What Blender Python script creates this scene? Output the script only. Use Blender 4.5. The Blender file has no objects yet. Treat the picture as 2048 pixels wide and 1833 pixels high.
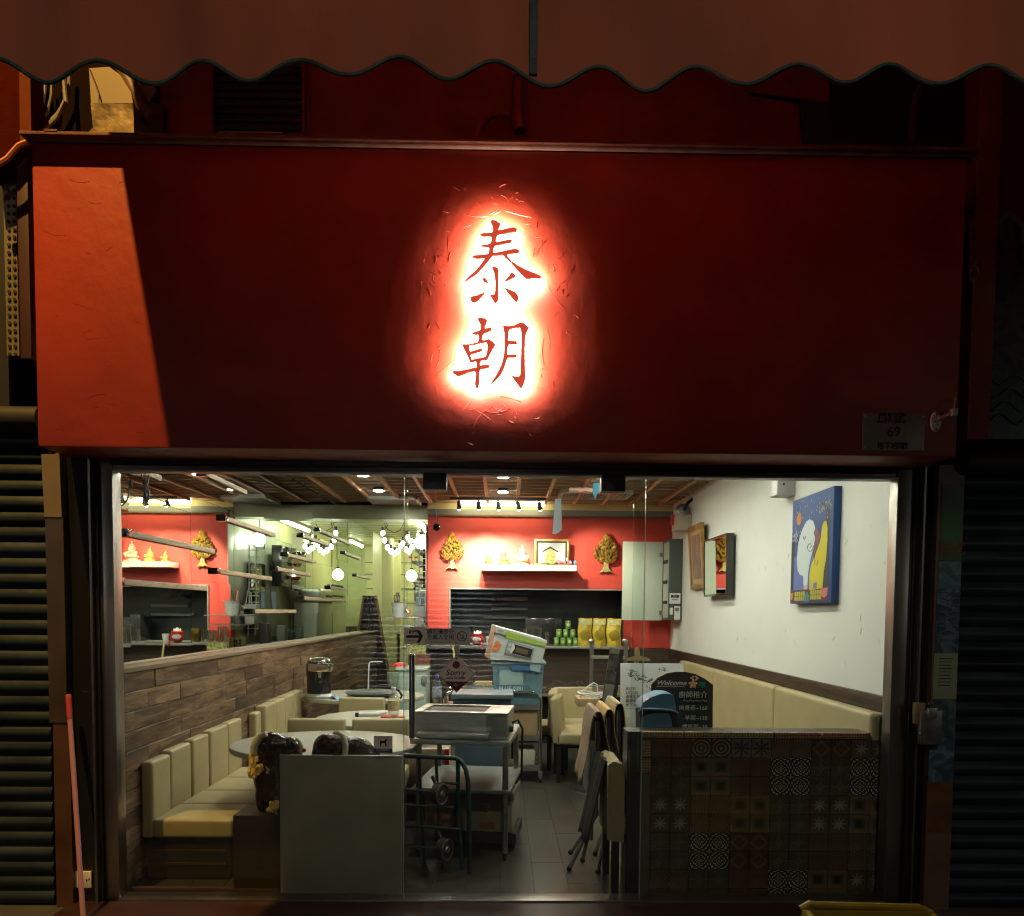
import bpy, bmesh, math, random
from mathutils import Vector, Matrix, Euler
R = math.radians
random.seed(7)
scene = bpy.context.scene
col = scene.collection

# ------------------------------------------------------------------ camera
FPX, YAW, PITCH, ROLL = 1500.0, R(.78), R(2.8), R(.5)
CAM = Vector((0, -4.09, 1.6)); PCX, PCY = 1024.0, 1297.0
Fv = Vector((math.sin(YAW)*math.cos(PITCH), math.cos(YAW)*math.cos(PITCH), -math.sin(PITCH)))
R0 = Vector((math.cos(YAW), -math.sin(YAW), 0)); U0 = R0.cross(Fv)
Rv = R0*math.cos(ROLL)+U0*math.sin(ROLL); Uv = U0*math.cos(ROLL)-R0*math.sin(ROLL)
cd = bpy.data.cameras.new('camera'); cam = bpy.data.objects.new('camera', cd); col.objects.link(cam)
cd.sensor_fit = 'HORIZONTAL'; cd.sensor_width = 36; cd.lens = FPX/2048*36
cd.shift_y = (PCY-916.5)/2048; cd.clip_start = .05; cd.clip_end = 200
m = Matrix((Rv, Uv, -Fv)).transposed().to_4x4(); m.translation = CAM; cam.matrix_world = m
scene.camera = cam

# ------------------------------------------------------------------ night sky, street lamp, added fill lights, exposure
w = bpy.data.worlds.new("World"); scene.world = w; w.use_nodes = True
wn = w.node_tree; bg = wn.nodes['Background']
sky = wn.nodes.new('ShaderNodeTexSky'); sky.sky_type = 'NISHITA'; sky.sun_disc = False
sky.sun_elevation = R(-6.0); sky.sun_rotation = R(160)
wn.links.new(sky.outputs[0], bg.inputs[0]); bg.inputs[1].default_value = .10
def lamp(name, loc, energy, color, radius=.06, kind='POINT', target=None, size=60, blend=.3):
    l = bpy.data.lights.new(name, kind); l.energy = energy; l.color = color; l.shadow_soft_size = radius
    if kind == 'SPOT': l.spot_size = R(size); l.spot_blend = blend
    o = bpy.data.objects.new(name, l); col.objects.link(o); o.location = loc
    if target is not None: o.rotation_euler = (Vector(target)-Vector(loc)).to_track_quat('-Z', 'Y').to_euler()
    return o
lamp('street_lamp_light', (-3.07, -3.0, 9.0), 3500, (1, .56, .13), .05, 'SPOT', (-2.15, -.3, 3.38), 28, .3)
lamp('left_fill_light', (-7.6, -6.6, 3.0), 42, (.95, .90, .84), .3)  # unseen low fill added at left to lift the signboard
lamp('right_fill_light', (7.8, -6.4, 3.0), 32, (.85, .90, .80), .3)  # unseen cool fill added at right, no known source
lamp('awning_fill_light', (.9, -8.0, 7.5), 350, (1, .80, .62), .25)  # unseen light added to brighten awning, tiles and stickers
for lx in (-.9, -2.35): lamp('slat_streak_light', (lx, -7.3, 3.6), 650, (.95, .97, 1), .05, 'SPOT', (lx, -9.4, 1.5), 60)  # unseen spots added to draw highlight streaks on the slats opposite
scene.view_settings.view_transform = 'Standard'; scene.view_settings.look = 'None'
scene.view_settings.gamma = 1; scene.view_settings.exposure = 0
cy = scene.cycles; cy.filter_width = 1.15; cy.use_denoising = True; cy.max_bounces = 9; cy.glossy_bounces = 5; cy.diffuse_bounces = 4
cy.transparent_max_bounces = 16; cy.transmission_bounces = 6; cy.sample_clamp_indirect = 6; cy.caustics_reflective = False; cy.caustics_refractive = False

# ------------------------------------------------------------------ helpers
def P(px, py, x=None, y=None, z=None):
    """the point of the place that the photograph shows at pixel (px, py), on the plane x=, y= or z="""
    d = Fv + Rv*((px-PCX)/FPX) - Uv*((py-PCY)/FPX)
    if x is not None: t = (x-CAM.x)/d.x
    elif y is not None: t = (y-CAM.y)/d.y
    else: t = (z-CAM.z)/d.z
    return CAM + d*t
def X(px, y, py=1224): return P(px, py, y=y).x
def Z(py, y, px=1000): return P(px, py, y=y).z

class B:
    def __init__(s): s.bm = bmesh.new()
    def box(s, c, d, rot=None, bev=0, seg=2):
        M = Matrix.Translation(c)
        if rot is not None: M = M @ (rot.to_4x4() if isinstance(rot, Matrix) else Euler(rot).to_matrix().to_4x4())
        M = M @ Matrix.Diagonal((*d, 1))
        g = bmesh.ops.create_cube(s.bm, size=1, matrix=M)
        if bev:
            es = {e for v in g['verts'] for e in v.link_edges}
            bmesh.ops.bevel(s.bm, geom=list(es), offset=bev, segments=seg, affect='EDGES', profile=.6)
        return s
    def bx(s, x0, x1, y0, y1, z0, z1, bev=0, seg=2):
        return s.box(((x0+x1)/2, (y0+y1)/2, (z0+z1)/2), (abs(x1-x0), abs(y1-y0), abs(z1-z0)), None, bev, seg)
    def cyl(s, a, b, r, r2=None, seg=12, cap=True):
        a, b = Vector(a), Vector(b); d = b-a
        q = d.to_track_quat('Z', 'Y').to_matrix().to_4x4()
        bmesh.ops.create_cone(s.bm, cap_ends=cap, segments=seg, radius1=r, radius2=r if r2 is None else r2, depth=d.length, matrix=Matrix.Translation((a+b)/2) @ q)
        return s
    def tube(s, pts, r, seg=7, closed=False):
        pts = [Vector(p) for p in pts]; n = len(pts); rings = []; up = Vector((.13, .31, .94))
        for i, p in enumerate(pts):
            if closed: t = pts[(i+1) % n]-pts[i-1]
            else: t = pts[min(i+1, n-1)]-pts[max(i-1, 0)]
            t.normalize(); a = t.cross(up)
            if a.length < .05: a = t.cross(Vector((1, 0, 0)))
            a.normalize(); b = t.cross(a)
            rr = r[i] if isinstance(r, (list, tuple)) else r
            rings.append([s.bm.verts.new(p+a*(rr*math.cos(k*6.2832/seg))+b*(rr*math.sin(k*6.2832/seg))) for k in range(seg)])
        for i in range(n if closed else n-1):
            q0, q1 = rings[i], rings[(i+1) % n]
            for k in range(seg): s.bm.faces.new((q0[k], q0[(k+1) % seg], q1[(k+1) % seg], q1[k]))
        if not closed: s.bm.faces.new(rings[0][::-1]); s.bm.faces.new(rings[-1])
        return s
    def lathe(s, prof, c, seg=16, ax='z', sx=1, sy=1):
        c = Vector(c); rings = []
        for r, h in prof:
            ring = []
            for k in range(seg):
                a = k*2*math.pi/seg; u, v = r*math.cos(a)*sx, r*math.sin(a)*sy
                ring.append(s.bm.verts.new(c+(Vector((u, v, h)) if ax == 'z' else Vector((u, h, v)) if ax == 'y' else Vector((h, u, v)))))
            rings.append(ring)
        for q0, q1 in zip(rings, rings[1:]):
            for k in range(seg): s.bm.faces.new((q0[k], q0[(k+1) % seg], q1[(k+1) % seg], q1[k]))
        for q, pr in ((rings[0], prof[0]), (rings[-1], prof[-1])):
            if pr[0] > 1e-5: s.bm.faces.new(q)
        bmesh.ops.remove_doubles(s.bm, verts=rings[0]+rings[-1], dist=1e-6) if min(prof[0][0], prof[-1][0]) < 1e-5 else None
        return s
    def prism(s, pts, ext):
        """closed outline of 3D points pushed by the vector ext"""
        ext = Vector(ext); a = [s.bm.verts.new(Vector(p)) for p in pts]; b = [s.bm.verts.new(Vector(p)+ext) for p in pts]
        s.bm.faces.new(a); s.bm.faces.new(b[::-1]); n = len(a)
        for i in range(n): s.bm.faces.new((a[i], b[i], b[(i+1) % n], a[(i+1) % n]))
        return s
    def ell(s, c, r, rot=(0, 0, 0), seg=14):
        r = (r, r, r) if not isinstance(r, (tuple, list)) else r
        M = Matrix.Translation(c) @ Euler(rot).to_matrix().to_4x4() @ Matrix.Diagonal((*r, 1))
        bmesh.ops.create_uvsphere(s.bm, u_segments=seg, v_segments=max(5, seg*2//3), radius=1, matrix=M); return s
    def grid(s, fn, nu, nv):
        vs = [[s.bm.verts.new(fn(i/nu, j/nv)) for j in range(nv+1)] for i in range(nu+1)]
        for i in range(nu):
            for j in range(nv): s.bm.faces.new((vs[i][j], vs[i+1][j], vs[i+1][j+1], vs[i][j+1]))
        return s
    def mesh(s, name, off=None, smooth=True, ang=38):
        bmesh.ops.recalc_face_normals(s.bm, faces=s.bm.faces)
        if off is not None: bmesh.ops.translate(s.bm, verts=s.bm.verts, vec=-Vector(off))
        me = bpy.data.meshes.new(name); s.bm.to_mesh(me); s.bm.free()
        if smooth: me.shade_smooth(); me.set_sharp_from_angle(angle=R(ang))
        return me
OFF = {}
def tag(o, label=None, cat=None, group=None, kind=None):
    for k, v in (('label', label), ('category', cat), ('group', group), ('kind', kind)):
        if v: o[k] = v
    return o
def thing(name, label, cat, loc=(0, 0, 0), group=None, rz=0):
    o = bpy.data.objects.new(name, None); o.empty_display_size = .1; col.objects.link(o); o.location = loc; o.rotation_euler[2] = rz
    OFF[o] = Vector(loc) if not rz else Vector((0, 0, 0)); return tag(o, label, cat, group)
def part(name, b, mat, parent, label=None, kind=None, smooth=True, local=False, ang=38):
    me = b.mesh(name, None if local else OFF[parent], smooth, ang) if isinstance(b, B) else b
    o = bpy.data.objects.new(name, me); col.objects.link(o); o.parent = parent
    if mat is not None and not len(me.materials): me.materials.append(mat)
    OFF[o] = OFF[parent]; tag(o, label, kind=kind); return o
def inst(name, me, parent, loc, rot=None, scale=None):
    """a piece that shares its mesh with its twins; loc is in the place's coordinates"""
    o = bpy.data.objects.new(name, me); col.objects.link(o); o.parent = parent; o.location = Vector(loc)-OFF[parent]
    if rot is not None: o.rotation_euler = rot
    if scale is not None: o.scale = scale
    OFF[o] = Vector(loc); return o
def single(name, b, mat, label, cat, group=None, kind=None, smooth=True, base=None):
    vs = [v.co for v in b.bm.verts]
    base = base or (sum(v.x for v in vs)/len(vs), sum(v.y for v in vs)/len(vs), min(v.z for v in vs))
    me = b.mesh(name, base, smooth); me.materials.append(mat)
    o = bpy.data.objects.new(name, me); col.objects.link(o); o.location = base; OFF[o] = Vector(base)
    return tag(o, label, cat, group, kind)
def struct(name, b, mat, smooth=False):
    me = b.mesh(name, None, smooth); me.materials.append(mat); o = bpy.data.objects.new(name, me); col.objects.link(o)
    OFF[o] = Vector((0, 0, 0)); o['kind'] = 'structure'; return o
def clone(root, loc, rz=None, label=None, group=None):
    def cp(o, par):
        c = o.copy(); col.objects.link(c)
        if par is not None: c.parent = par; c.matrix_parent_inverse = o.matrix_parent_inverse
        for ch in [k for k in o.children]: cp(ch, c)
        return c
    r = cp(root, None); r.location = loc
    if rz is not None: r.rotation_euler[2] = rz
    if label: r['label'] = label
    if group: r['group'] = group
    return r
FRONT = Matrix(((1, 0, 0), (0, 0, -1), (0, 1, 0)))       # text facing the street
def text(name, body, size, mat, parent, pos, M=FRONT, ext=.0006, shear=0, sx=1, bold=0, align='CENTER', label=None):
    c = bpy.data.curves.new(name, 'FONT'); c.body = body; c.size = size; c.extrude = ext; c.align_x = align; c.align_y = 'CENTER'; c.shear = shear; c.offset = bold; c.resolution_u = 3
    t = bpy.data.objects.new(name, c); col.objects.link(t)
    bpy.context.view_layer.update()
    me = bpy.data.meshes.new_from_object(t.evaluated_get(bpy.context.evaluated_depsgraph_get()))
    bpy.data.objects.remove(t); bpy.data.curves.remove(c)
    T = Matrix.Translation(Vector(pos)-OFF[parent]) @ M.to_4x4() @ Matrix.Diagonal((sx, 1, 1, 1)); me.transform(T)
    me.materials.clear(); me.materials.append(mat)
    o = bpy.data.objects.new(name, me); col.objects.link(o); o.parent = parent; OFF[o] = OFF[parent]; tag(o, label); return o

# ------------------------------------------------------------------ materials
def mat(name, c, rough=.55, metal=0, var=0, vs=6, bump=0, bs=40, c2=None, coat=0, emit=None, es=0, spec=.5, rvar=0, stretch=None, alpha=None, trans=0, detail=4, ovar=0):
    m = bpy.data.materials.new(name); m.use_nodes = True; n = m.node_tree; L = n.links; p = n.nodes['Principled BSDF']
    p.inputs['Base Color'].default_value = (*c, 1); p.inputs['Roughness'].default_value = rough; p.inputs['Metallic'].default_value = metal
    p.inputs['Specular IOR Level'].default_value = spec; p.inputs['Coat Weight'].default_value = coat
    p.inputs['Transmission Weight'].default_value = trans
    if emit: p.inputs['Emission Color'].default_value = (*emit, 1); p.inputs['Emission Strength'].default_value = es
    tc = n.nodes.new('ShaderNodeTexCoord'); src = tc.outputs['Object']
    if ovar or stretch:
        mp = n.nodes.new('ShaderNodeMapping'); L.new(src, mp.inputs[0]); src = mp.outputs[0]
        if stretch: mp.inputs['Scale'].default_value = stretch
        if ovar:
            oi = n.nodes.new('ShaderNodeObjectInfo'); mu = n.nodes.new('ShaderNodeVectorMath'); mu.operation = 'SCALE'; mu.inputs['Scale'].default_value = 37
            cb = n.nodes.new('ShaderNodeCombineXYZ')
            for i in range(3): L.new(oi.outputs['Random'], cb.inputs[i])
            L.new(cb.outputs[0], mu.inputs[0]); L.new(mu.outputs[0], mp.inputs['Location'])
    if var or c2 or rvar:
        no = n.nodes.new('ShaderNodeTexNoise'); no.inputs['Scale'].default_value = vs; no.inputs['Detail'].default_value = detail; L.new(src, no.inputs[0])
        ra = n.nodes.new('ShaderNodeValToRGB'); L.new(no.outputs[0], ra.inputs[0]); ra.color_ramp.elements[0].position = .32; ra.color_ramp.elements[1].position = .68
        d = c2 or tuple(x*(1-var) for x in c); ra.color_ramp.elements[0].color = (*d, 1); ra.color_ramp.elements[1].color = (*(c if c2 else tuple(min(1, x*(1+var)) for x in c)), 1)
        out = ra.outputs[0]
        if ovar:
            hs = n.nodes.new('ShaderNodeHueSaturation'); L.new(out, hs.inputs['Color']); oi2 = n.nodes.new('ShaderNodeObjectInfo'); mr = n.nodes.new('ShaderNodeMapRange')
            L.new(oi2.outputs['Random'], mr.inputs[0]); mr.inputs['To Min'].default_value = 1-ovar; mr.inputs['To Max'].default_value = 1+ovar; L.new(mr.outputs[0], hs.inputs['Value']); out = hs.outputs[0]
        L.new(out, p.inputs['Base Color'])
        if rvar:
            mr = n.nodes.new('ShaderNodeMapRange'); L.new(no.outputs[0], mr.inputs[0]); mr.inputs['From Min'].default_value = .3; mr.inputs['From Max'].default_value = .7
            mr.inputs['To Min'].default_value = max(0, rough-rvar); mr.inputs['To Max'].default_value = min(1, rough+rvar); L.new(mr.outputs[0], p.inputs['Roughness'])
    if bump:
        nb = n.nodes.new('ShaderNodeTexNoise'); nb.inputs['Scale'].default_value = bs; nb.inputs['Detail'].default_value = 6; L.new(src, nb.inputs[0])
        bn = n.nodes.new('ShaderNodeBump'); bn.inputs['Strength'].default_value = bump; bn.inputs['Distance'].default_value = .01; L.new(nb.outputs[0], bn.inputs['Height']); L.new(bn.outputs[0], p.inputs['Normal'])
    return m
def emi(name, c, s):
    m = bpy.data.materials.new(name); m.use_nodes = True; p = m.node_tree.nodes['Principled BSDF']
    p.inputs['Base Color'].default_value = (.8, .8, .8, 1); p.inputs['Emission Color'].default_value = (*c, 1); p.inputs['Emission Strength'].default_value = s; return m
def glass(name, tint=(.93, .97, .95), f0=.034, k=.9, rough=0):
    m = bpy.data.materials.new(name); m.use_nodes = True; n = m.node_tree; L = n.links; n.nodes.remove(n.nodes['Principled BSDF']); o = n.nodes['Material Output']
    t = n.nodes.new('ShaderNodeBsdfTransparent'); t.inputs[0].default_value = (*tint, 1); g = n.nodes.new('ShaderNodeBsdfGlossy'); g.inputs['Roughness'].default_value = rough; g.inputs[0].default_value = (1, 1, 1, 1)
    lw = n.nodes.new('ShaderNodeLayerWeight'); lw.inputs[0].default_value = .5
    pw = n.nodes.new('ShaderNodeMath'); pw.operation = 'POWER'; L.new(lw.outputs['Facing'], pw.inputs[0]); pw.inputs[1].default_value = 4
    ma = n.nodes.new('ShaderNodeMath'); ma.operation = 'MULTIPLY_ADD'; L.new(pw.outputs[0], ma.inputs[0]); ma.inputs[1].default_value = k; ma.inputs[2].default_value = f0
    mx = n.nodes.new('ShaderNodeMixShader'); L.new(ma.outputs[0], mx.inputs[0]); L.new(t.outputs[0], mx.inputs[1]); L.new(g.outputs[0], mx.inputs[2]); L.new(mx.outputs[0], o.inputs[0]); return m
def woodmat(name, c, c2, scale=(1, 1, 1), rough=.5, ovar=.2, ring=6, bump=.5, dist=7):
    """long grain along the object's stretched axis"""
    m = bpy.data.materials.new(name); m.use_nodes = True; n = m.node_tree; L = n.links; p = n.nodes['Principled BSDF']; p.inputs['Roughness'].default_value = rough
    tc = n.nodes.new('ShaderNodeTexCoord'); mp = n.nodes.new('ShaderNodeMapping'); mp.inputs['Scale'].default_value = scale; L.new(tc.outputs['Object'], mp.inputs[0])
    oi = n.nodes.new('ShaderNodeObjectInfo'); mu = n.nodes.new('ShaderNodeMath'); mu.operation = 'MULTIPLY'; mu.inputs[1].default_value = 53; L.new(oi.outputs['Random'], mu.inputs[0])
    cb = n.nodes.new('ShaderNodeCombineXYZ')
    for i in range(3): L.new(mu.outputs[0], cb.inputs[i])
    L.new(cb.outputs[0], mp.inputs['Location'])
    wv = n.nodes.new('ShaderNodeTexNoise'); wv.inputs['Scale'].default_value = ring; wv.inputs['Detail'].default_value = 5; wv.inputs['Distortion'].default_value = 1.2; L.new(mp.outputs[0], wv.inputs[0])
    sn = n.nodes.new('ShaderNodeMath'); sn.operation = 'MULTIPLY'; L.new(wv.outputs[0], sn.inputs[0]); sn.inputs[1].default_value = dist*6
    sp = n.nodes.new('ShaderNodeMath'); sp.operation = 'SINE'; L.new(sn.outputs[0], sp.inputs[0])
    ra = n.nodes.new('ShaderNodeValToRGB'); mr = n.nodes.new('ShaderNodeMapRange'); mr.inputs['From Min'].default_value = -1; L.new(sp.outputs[0], mr.inputs[0]); L.new(mr.outputs[0], ra.inputs[0])
    ra.color_ramp.elements[0].position = .03; ra.color_ramp.elements[1].position = .42; ra.color_ramp.elements[0].color = (*c2, 1); ra.color_ramp.elements[1].color = (*c, 1)
    hs = n.nodes.new('ShaderNodeHueSaturation'); L.new(ra.outputs[0], hs.inputs['Color']); mr2 = n.nodes.new('ShaderNodeMapRange'); L.new(oi.outputs['Random'], mr2.inputs[0]); mr2.inputs['To Min'].default_value = 1-ovar; mr2.inputs['To Max'].default_value = 1+ovar
    L.new(mr2.outputs[0], hs.inputs['Value']); L.new(hs.outputs[0], p.inputs['Base Color'])
    bn = n.nodes.new('ShaderNodeBump'); bn.inputs['Strength'].default_value = bump; bn.inputs['Distance'].default_value = .003; L.new(mr.outputs[0], bn.inputs['Height']); L.new(bn.outputs[0], p.inputs['Normal']); return m

def grainwood(name, c, c2, sc=20, rough=.5, ovar=.2, bump=.35):
    """fine streaky grain with a few dark knots, running along y"""
    m = bpy.data.materials.new(name); m.use_nodes = True; n = m.node_tree; L = n.links; p = n.nodes['Principled BSDF']; p.inputs['Roughness'].default_value = rough
    tc = n.nodes.new('ShaderNodeTexCoord'); mp = n.nodes.new('ShaderNodeMapping'); mp.inputs['Scale'].default_value = (1, .13, 1); L.new(tc.outputs['Object'], mp.inputs[0])
    oi = n.nodes.new('ShaderNodeObjectInfo'); mu = n.nodes.new('ShaderNodeMath'); mu.operation = 'MULTIPLY'; mu.inputs[1].default_value = 31; L.new(oi.outputs['Random'], mu.inputs[0])
    cb = n.nodes.new('ShaderNodeCombineXYZ')
    for i in range(3): L.new(mu.outputs[0], cb.inputs[i])
    L.new(cb.outputs[0], mp.inputs['Location'])
    def noise(s_, d, rg): 
        k = n.nodes.new('ShaderNodeTexNoise'); k.inputs['Scale'].default_value = s_; k.inputs['Detail'].default_value = d; k.inputs['Roughness'].default_value = rg; k.inputs['Distortion'].default_value = .9; L.new(mp.outputs[0], k.inputs[0]); return k
    a, b_ = noise(sc, 8, .72), noise(sc*.28, 3, .5)
    def ramp(src, p0, p1, c0, c1):
        r = n.nodes.new('ShaderNodeValToRGB'); L.new(src, r.inputs[0]); e = r.color_ramp.elements; e[0].position = p0; e[1].position = p1; e[0].color = (*c0, 1); e[1].color = (*c1, 1); return r.outputs[0]
    mx = n.nodes.new('ShaderNodeMix'); mx.data_type = 'RGBA'; mx.blend_type = 'MULTIPLY'; mx.inputs['Factor'].default_value = .85
    L.new(ramp(a.outputs[0], .38, .60, c2, c), mx.inputs['A']); L.new(ramp(b_.outputs[0], .36, .5, (.35, .32, .3), (1, 1, 1)), mx.inputs['B'])
    hs = n.nodes.new('ShaderNodeHueSaturation'); L.new(mx.outputs['Result'], hs.inputs['Color']); mr2 = n.nodes.new('ShaderNodeMapRange'); L.new(oi.outputs['Random'], mr2.inputs[0]); mr2.inputs['To Min'].default_value = 1-ovar; mr2.inputs['To Max'].default_value = 1+ovar
    L.new(mr2.outputs[0], hs.inputs['Value']); L.new(hs.outputs[0], p.inputs['Base Color'])
    bn = n.nodes.new('ShaderNodeBump'); bn.inputs['Strength'].default_value = bump; bn.inputs['Distance'].default_value = .004; L.new(a.outputs[0], bn.inputs['Height']); L.new(bn.outputs[0], p.inputs['Normal']); return m
def translucent(name, c):
    m = bpy.data.materials.new(name); m.use_nodes = True; n = m.node_tree; L = n.links; p = n.nodes['Principled BSDF']; p.inputs['Base Color'].default_value = (*c, 1)
    t = n.nodes.new('ShaderNodeBsdfTranslucent'); t.inputs[0].default_value = (*c, 1); mx = n.nodes.new('ShaderNodeMixShader'); mx.inputs[0].default_value = .65
    L.new(p.outputs[0], mx.inputs[1]); L.new(t.outputs[0], mx.inputs[2]); L.new(mx.outputs[0], n.nodes['Material Output'].inputs[0]); return m

M_red = mat('red_paint', (.52, .028, .012), .55, var=.10, vs=3, bump=.25, bs=30)
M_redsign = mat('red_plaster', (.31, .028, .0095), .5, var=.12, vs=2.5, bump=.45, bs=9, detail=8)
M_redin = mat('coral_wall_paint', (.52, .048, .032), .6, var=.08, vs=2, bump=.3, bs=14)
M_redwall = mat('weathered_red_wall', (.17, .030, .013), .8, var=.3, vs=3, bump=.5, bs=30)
M_white = mat('white_plaster', (.74, .75, .68), .7, var=.03, vs=2, bump=.22, bs=7)
M_cream = mat('cream_leather', (.40, .33, .175), .42, var=.06, vs=5, bump=.12, bs=70)
M_creamseam = mat('cream_piping', (.34, .28, .16), .5)
M_black = mat('black_matt', (.012, .012, .012), .6)
M_blackgl = mat('black_gloss', (.012, .012, .013), .15, coat=.5)
M_dwood = mat('dark_wood', (.016, .009, .006), .45, var=.35, vs=5, bump=.2, bs=30, stretch=(1, 8, 1))
M_dwood2 = mat('dark_wood_panel', (.045, .026, .016), .4, var=.4, vs=4, bump=.2, bs=30, stretch=(1, 1, 9))
M_steel = mat('brushed_steel', (.50, .50, .47), .38, 1, var=.12, vs=8, stretch=(1, 12, 12), bump=.05, bs=60)
M_steeld = mat('dull_steel', (.34, .33, .30), .42, 1, var=.2, vs=9, rvar=.12)
M_alu = mat('aluminium_frame', (.34, .31, .28), .34, 1, var=.12, vs=3)
M_chrome = mat('chrome', (.8, .8, .78), .16, 1)
M_mirror = mat('mirror_glass', (.80, .84, .78), .012, 1)
M_glass = glass('window_glass')
M_glass2 = glass('clear_glass', (.90, .94, .93), .17, .85)
M_edge = mat('glass_edge', (.35, .5, .45), .2, emit=None, spec=.9)
M_gold = mat('gold_leaf', (.95, .68, .26), .34, 1, var=.25, vs=18, bump=.3, bs=60)
M_goldw = mat('gilt_frame', (.42, .26, .08), .35, .8, var=.25, vs=14, bump=.4, bs=50)
M_whitep = mat('white_plastic', (.72, .72, .68), .4)
M_offw = mat('off_white', (.55, .55, .5), .5)
M_grey = mat('grey_paint', (.19, .185, .17), .5, var=.06, vs=3)
M_tabletop = mat('grey_laminate', (.24, .24, .18), .32, var=.08, vs=9)
M_tedge = mat('table_edge', (.42, .40, .32), .35)
M_shut = mat('shutter_steel', (.022, .034, .043), .45, .45, var=.35, vs=2.2, rvar=.1, ovar=.25, bump=.1, bs=20)
M_woodp = grainwood('rustic_plank', (.27, .165, .09), (.06, .034, .019), 20)
M_rail = woodmat('pale_oak_rail', (.42, .32, .21), (.30, .22, .14), (8, 1, 8), .5, .1, 2, .2)
M_ledge = mat('ledge_laminate', (.25, .17, .115), .4, var=.08, vs=4)
M_beam = woodmat('pine_beam', (.55, .31, .16), (.40, .20, .10), (8, 1, 8), .55, .12, 2, .2)
M_cplank = woodmat('ceiling_plank_wood', (.13, .085, .055), (.07, .045, .03), (1, 9, 9), .55, .3, 1.5, .4)
M_ftile = mat('grey_floor_tile', (.046, .046, .036), .30, var=.05, vs=3, ovar=.14, rvar=.03)
M_grout = mat('dark_grout', (.028, .028, .024), .8)
M_passage = mat('yellow_green_wall', (.66, .63, .34), .42, var=.05, vs=3)
M_pgrey = mat('pale_panel', (.42, .44, .36), .3, var=.08, vs=3)
M_green = mat('green_enamel', (.012, .038, .034), .3, var=.3, vs=9)
M_rubber = mat('rubber', (.02, .02, .02), .7)
M_bluebin = mat('blue_grey_bin', (.085, .13, .165), .45, var=.1, vs=5)
M_bluegl = mat('blue_plastic', (.12, .24, .36), .35)
M_card = mat('cardboard', (.42, .29, .15), .75, var=.1, vs=5)
M_awn = mat('awning_canvas', (.50, .135, .06), .88, c2=(.30, .095, .05), vs=2.2, bump=.12, bs=90, stretch=(1, 1, .18), detail=5)
M_pipg = mat('green_binding', (.035, .075, .06), .7, var=.3, vs=20, bump=.4, bs=60)
M_conc = mat('dark_paving', (.045, .042, .038), .85, var=.15, vs=6, bump=.1, bs=30)
M_ink = mat('black_ink', (.012, .012, .014), .6)
M_bink = mat('blue_ink', (.015, .03, .14), .5)
M_chalk = mat('white_chalk', (.50, .52, .47), .9)
M_board = mat('blackboard', (.012, .02, .017), .55, var=.3, vs=6)
M_flower = mat('garland_petal', (.85, .50, .10), .6, c2=(.80, .68, .30), vs=30)
M_gwhite = mat('garland_white', (.62, .58, .42), .7, bump=.6, bs=120)
M_elep = mat('carved_dark_wood', (.035, .015, .008), .2, var=.5, vs=14, bump=.8, bs=34, coat=.5)
M_cloth1 = mat('salmon_cloth', (.36, .235, .15), .9, var=.2, vs=9, bump=.5, bs=90)
M_cloth2 = mat('ochre_cloth', (.50, .31, .12), .9, var=.2, vs=9, bump=.5, bs=90)
M_dcloth = mat('dark_cloth', (.03, .022, .018), .95, var=.3, vs=9, bump=.6, bs=60)
M_yel = mat('yellow_bag', (.75, .56, .05), .4, c2=(.55, .36, .04), vs=16)
M_yellow = mat('yellow_plastic', (.24, .17, .012), .45, var=.2, vs=6)
M_can = mat('green_can', (.17, .36, .06), .35)
M_redp = mat('red_plastic', (.55, .02, .015), .35)
M_plate = mat('metal_plate', (.22, .225, .19), .45, .3, var=.1, vs=5)
M_copper = mat('copper_mosaic', (.5, .25, .12), .3, .7)
# ================================================================== OUTSIDE: ground, facade, sign
struct('street', B().bx(-14, 14, -14, -3.2, -.25, -.12), mat('asphalt', (.03, .03, .03), .85, var=.2, bump=.6, bs=60))
pv = struct('pavement', B().bx(-14, 14, -3.2, .02, -.25, -.012), M_conc)
YS = -.33
# --- signboard
SX0, SX1 = X(69, YS, 600), X(1921, YS, 700); SZ0, SZ1 = Z(904, YS), Z(301, YS)
sg = thing('signboard', 'wide red plastered shop signboard with a glowing two character name', 'signboard', ((SX0+SX1)/2, YS, SZ0))
def plaster(u, v):
    return Vector((SX0+(SX1-SX0)*u, YS, SZ0+(SZ1-SZ0)*v))
b = B().bx(SX0, SX1, YS, -.015, SZ0, SZ1, bev=.012)
part('sign_board', b, M_redsign, sg)
b = B().bx(SX0-.02, SX1+.03, YS-.06, .0, SZ1+.003, SZ1+.018, bev=.003)
for x0, x1 in ((SX0+.1, SX0+.16), (SX0+.95, SX0+.99), (SX0+1.4, SX0+1.47), (SX0+2.0, SX0+2.04)):
    b.bx(x0, x1, YS-.062, YS+.02, SZ1+.017, SZ1+.026)
part('ledge', b, mat('peeling_ledge_paint', (.11, .035, .02), .85, c2=(.19, .09, .05), vs=9, bump=.4, bs=40), sg)
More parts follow.
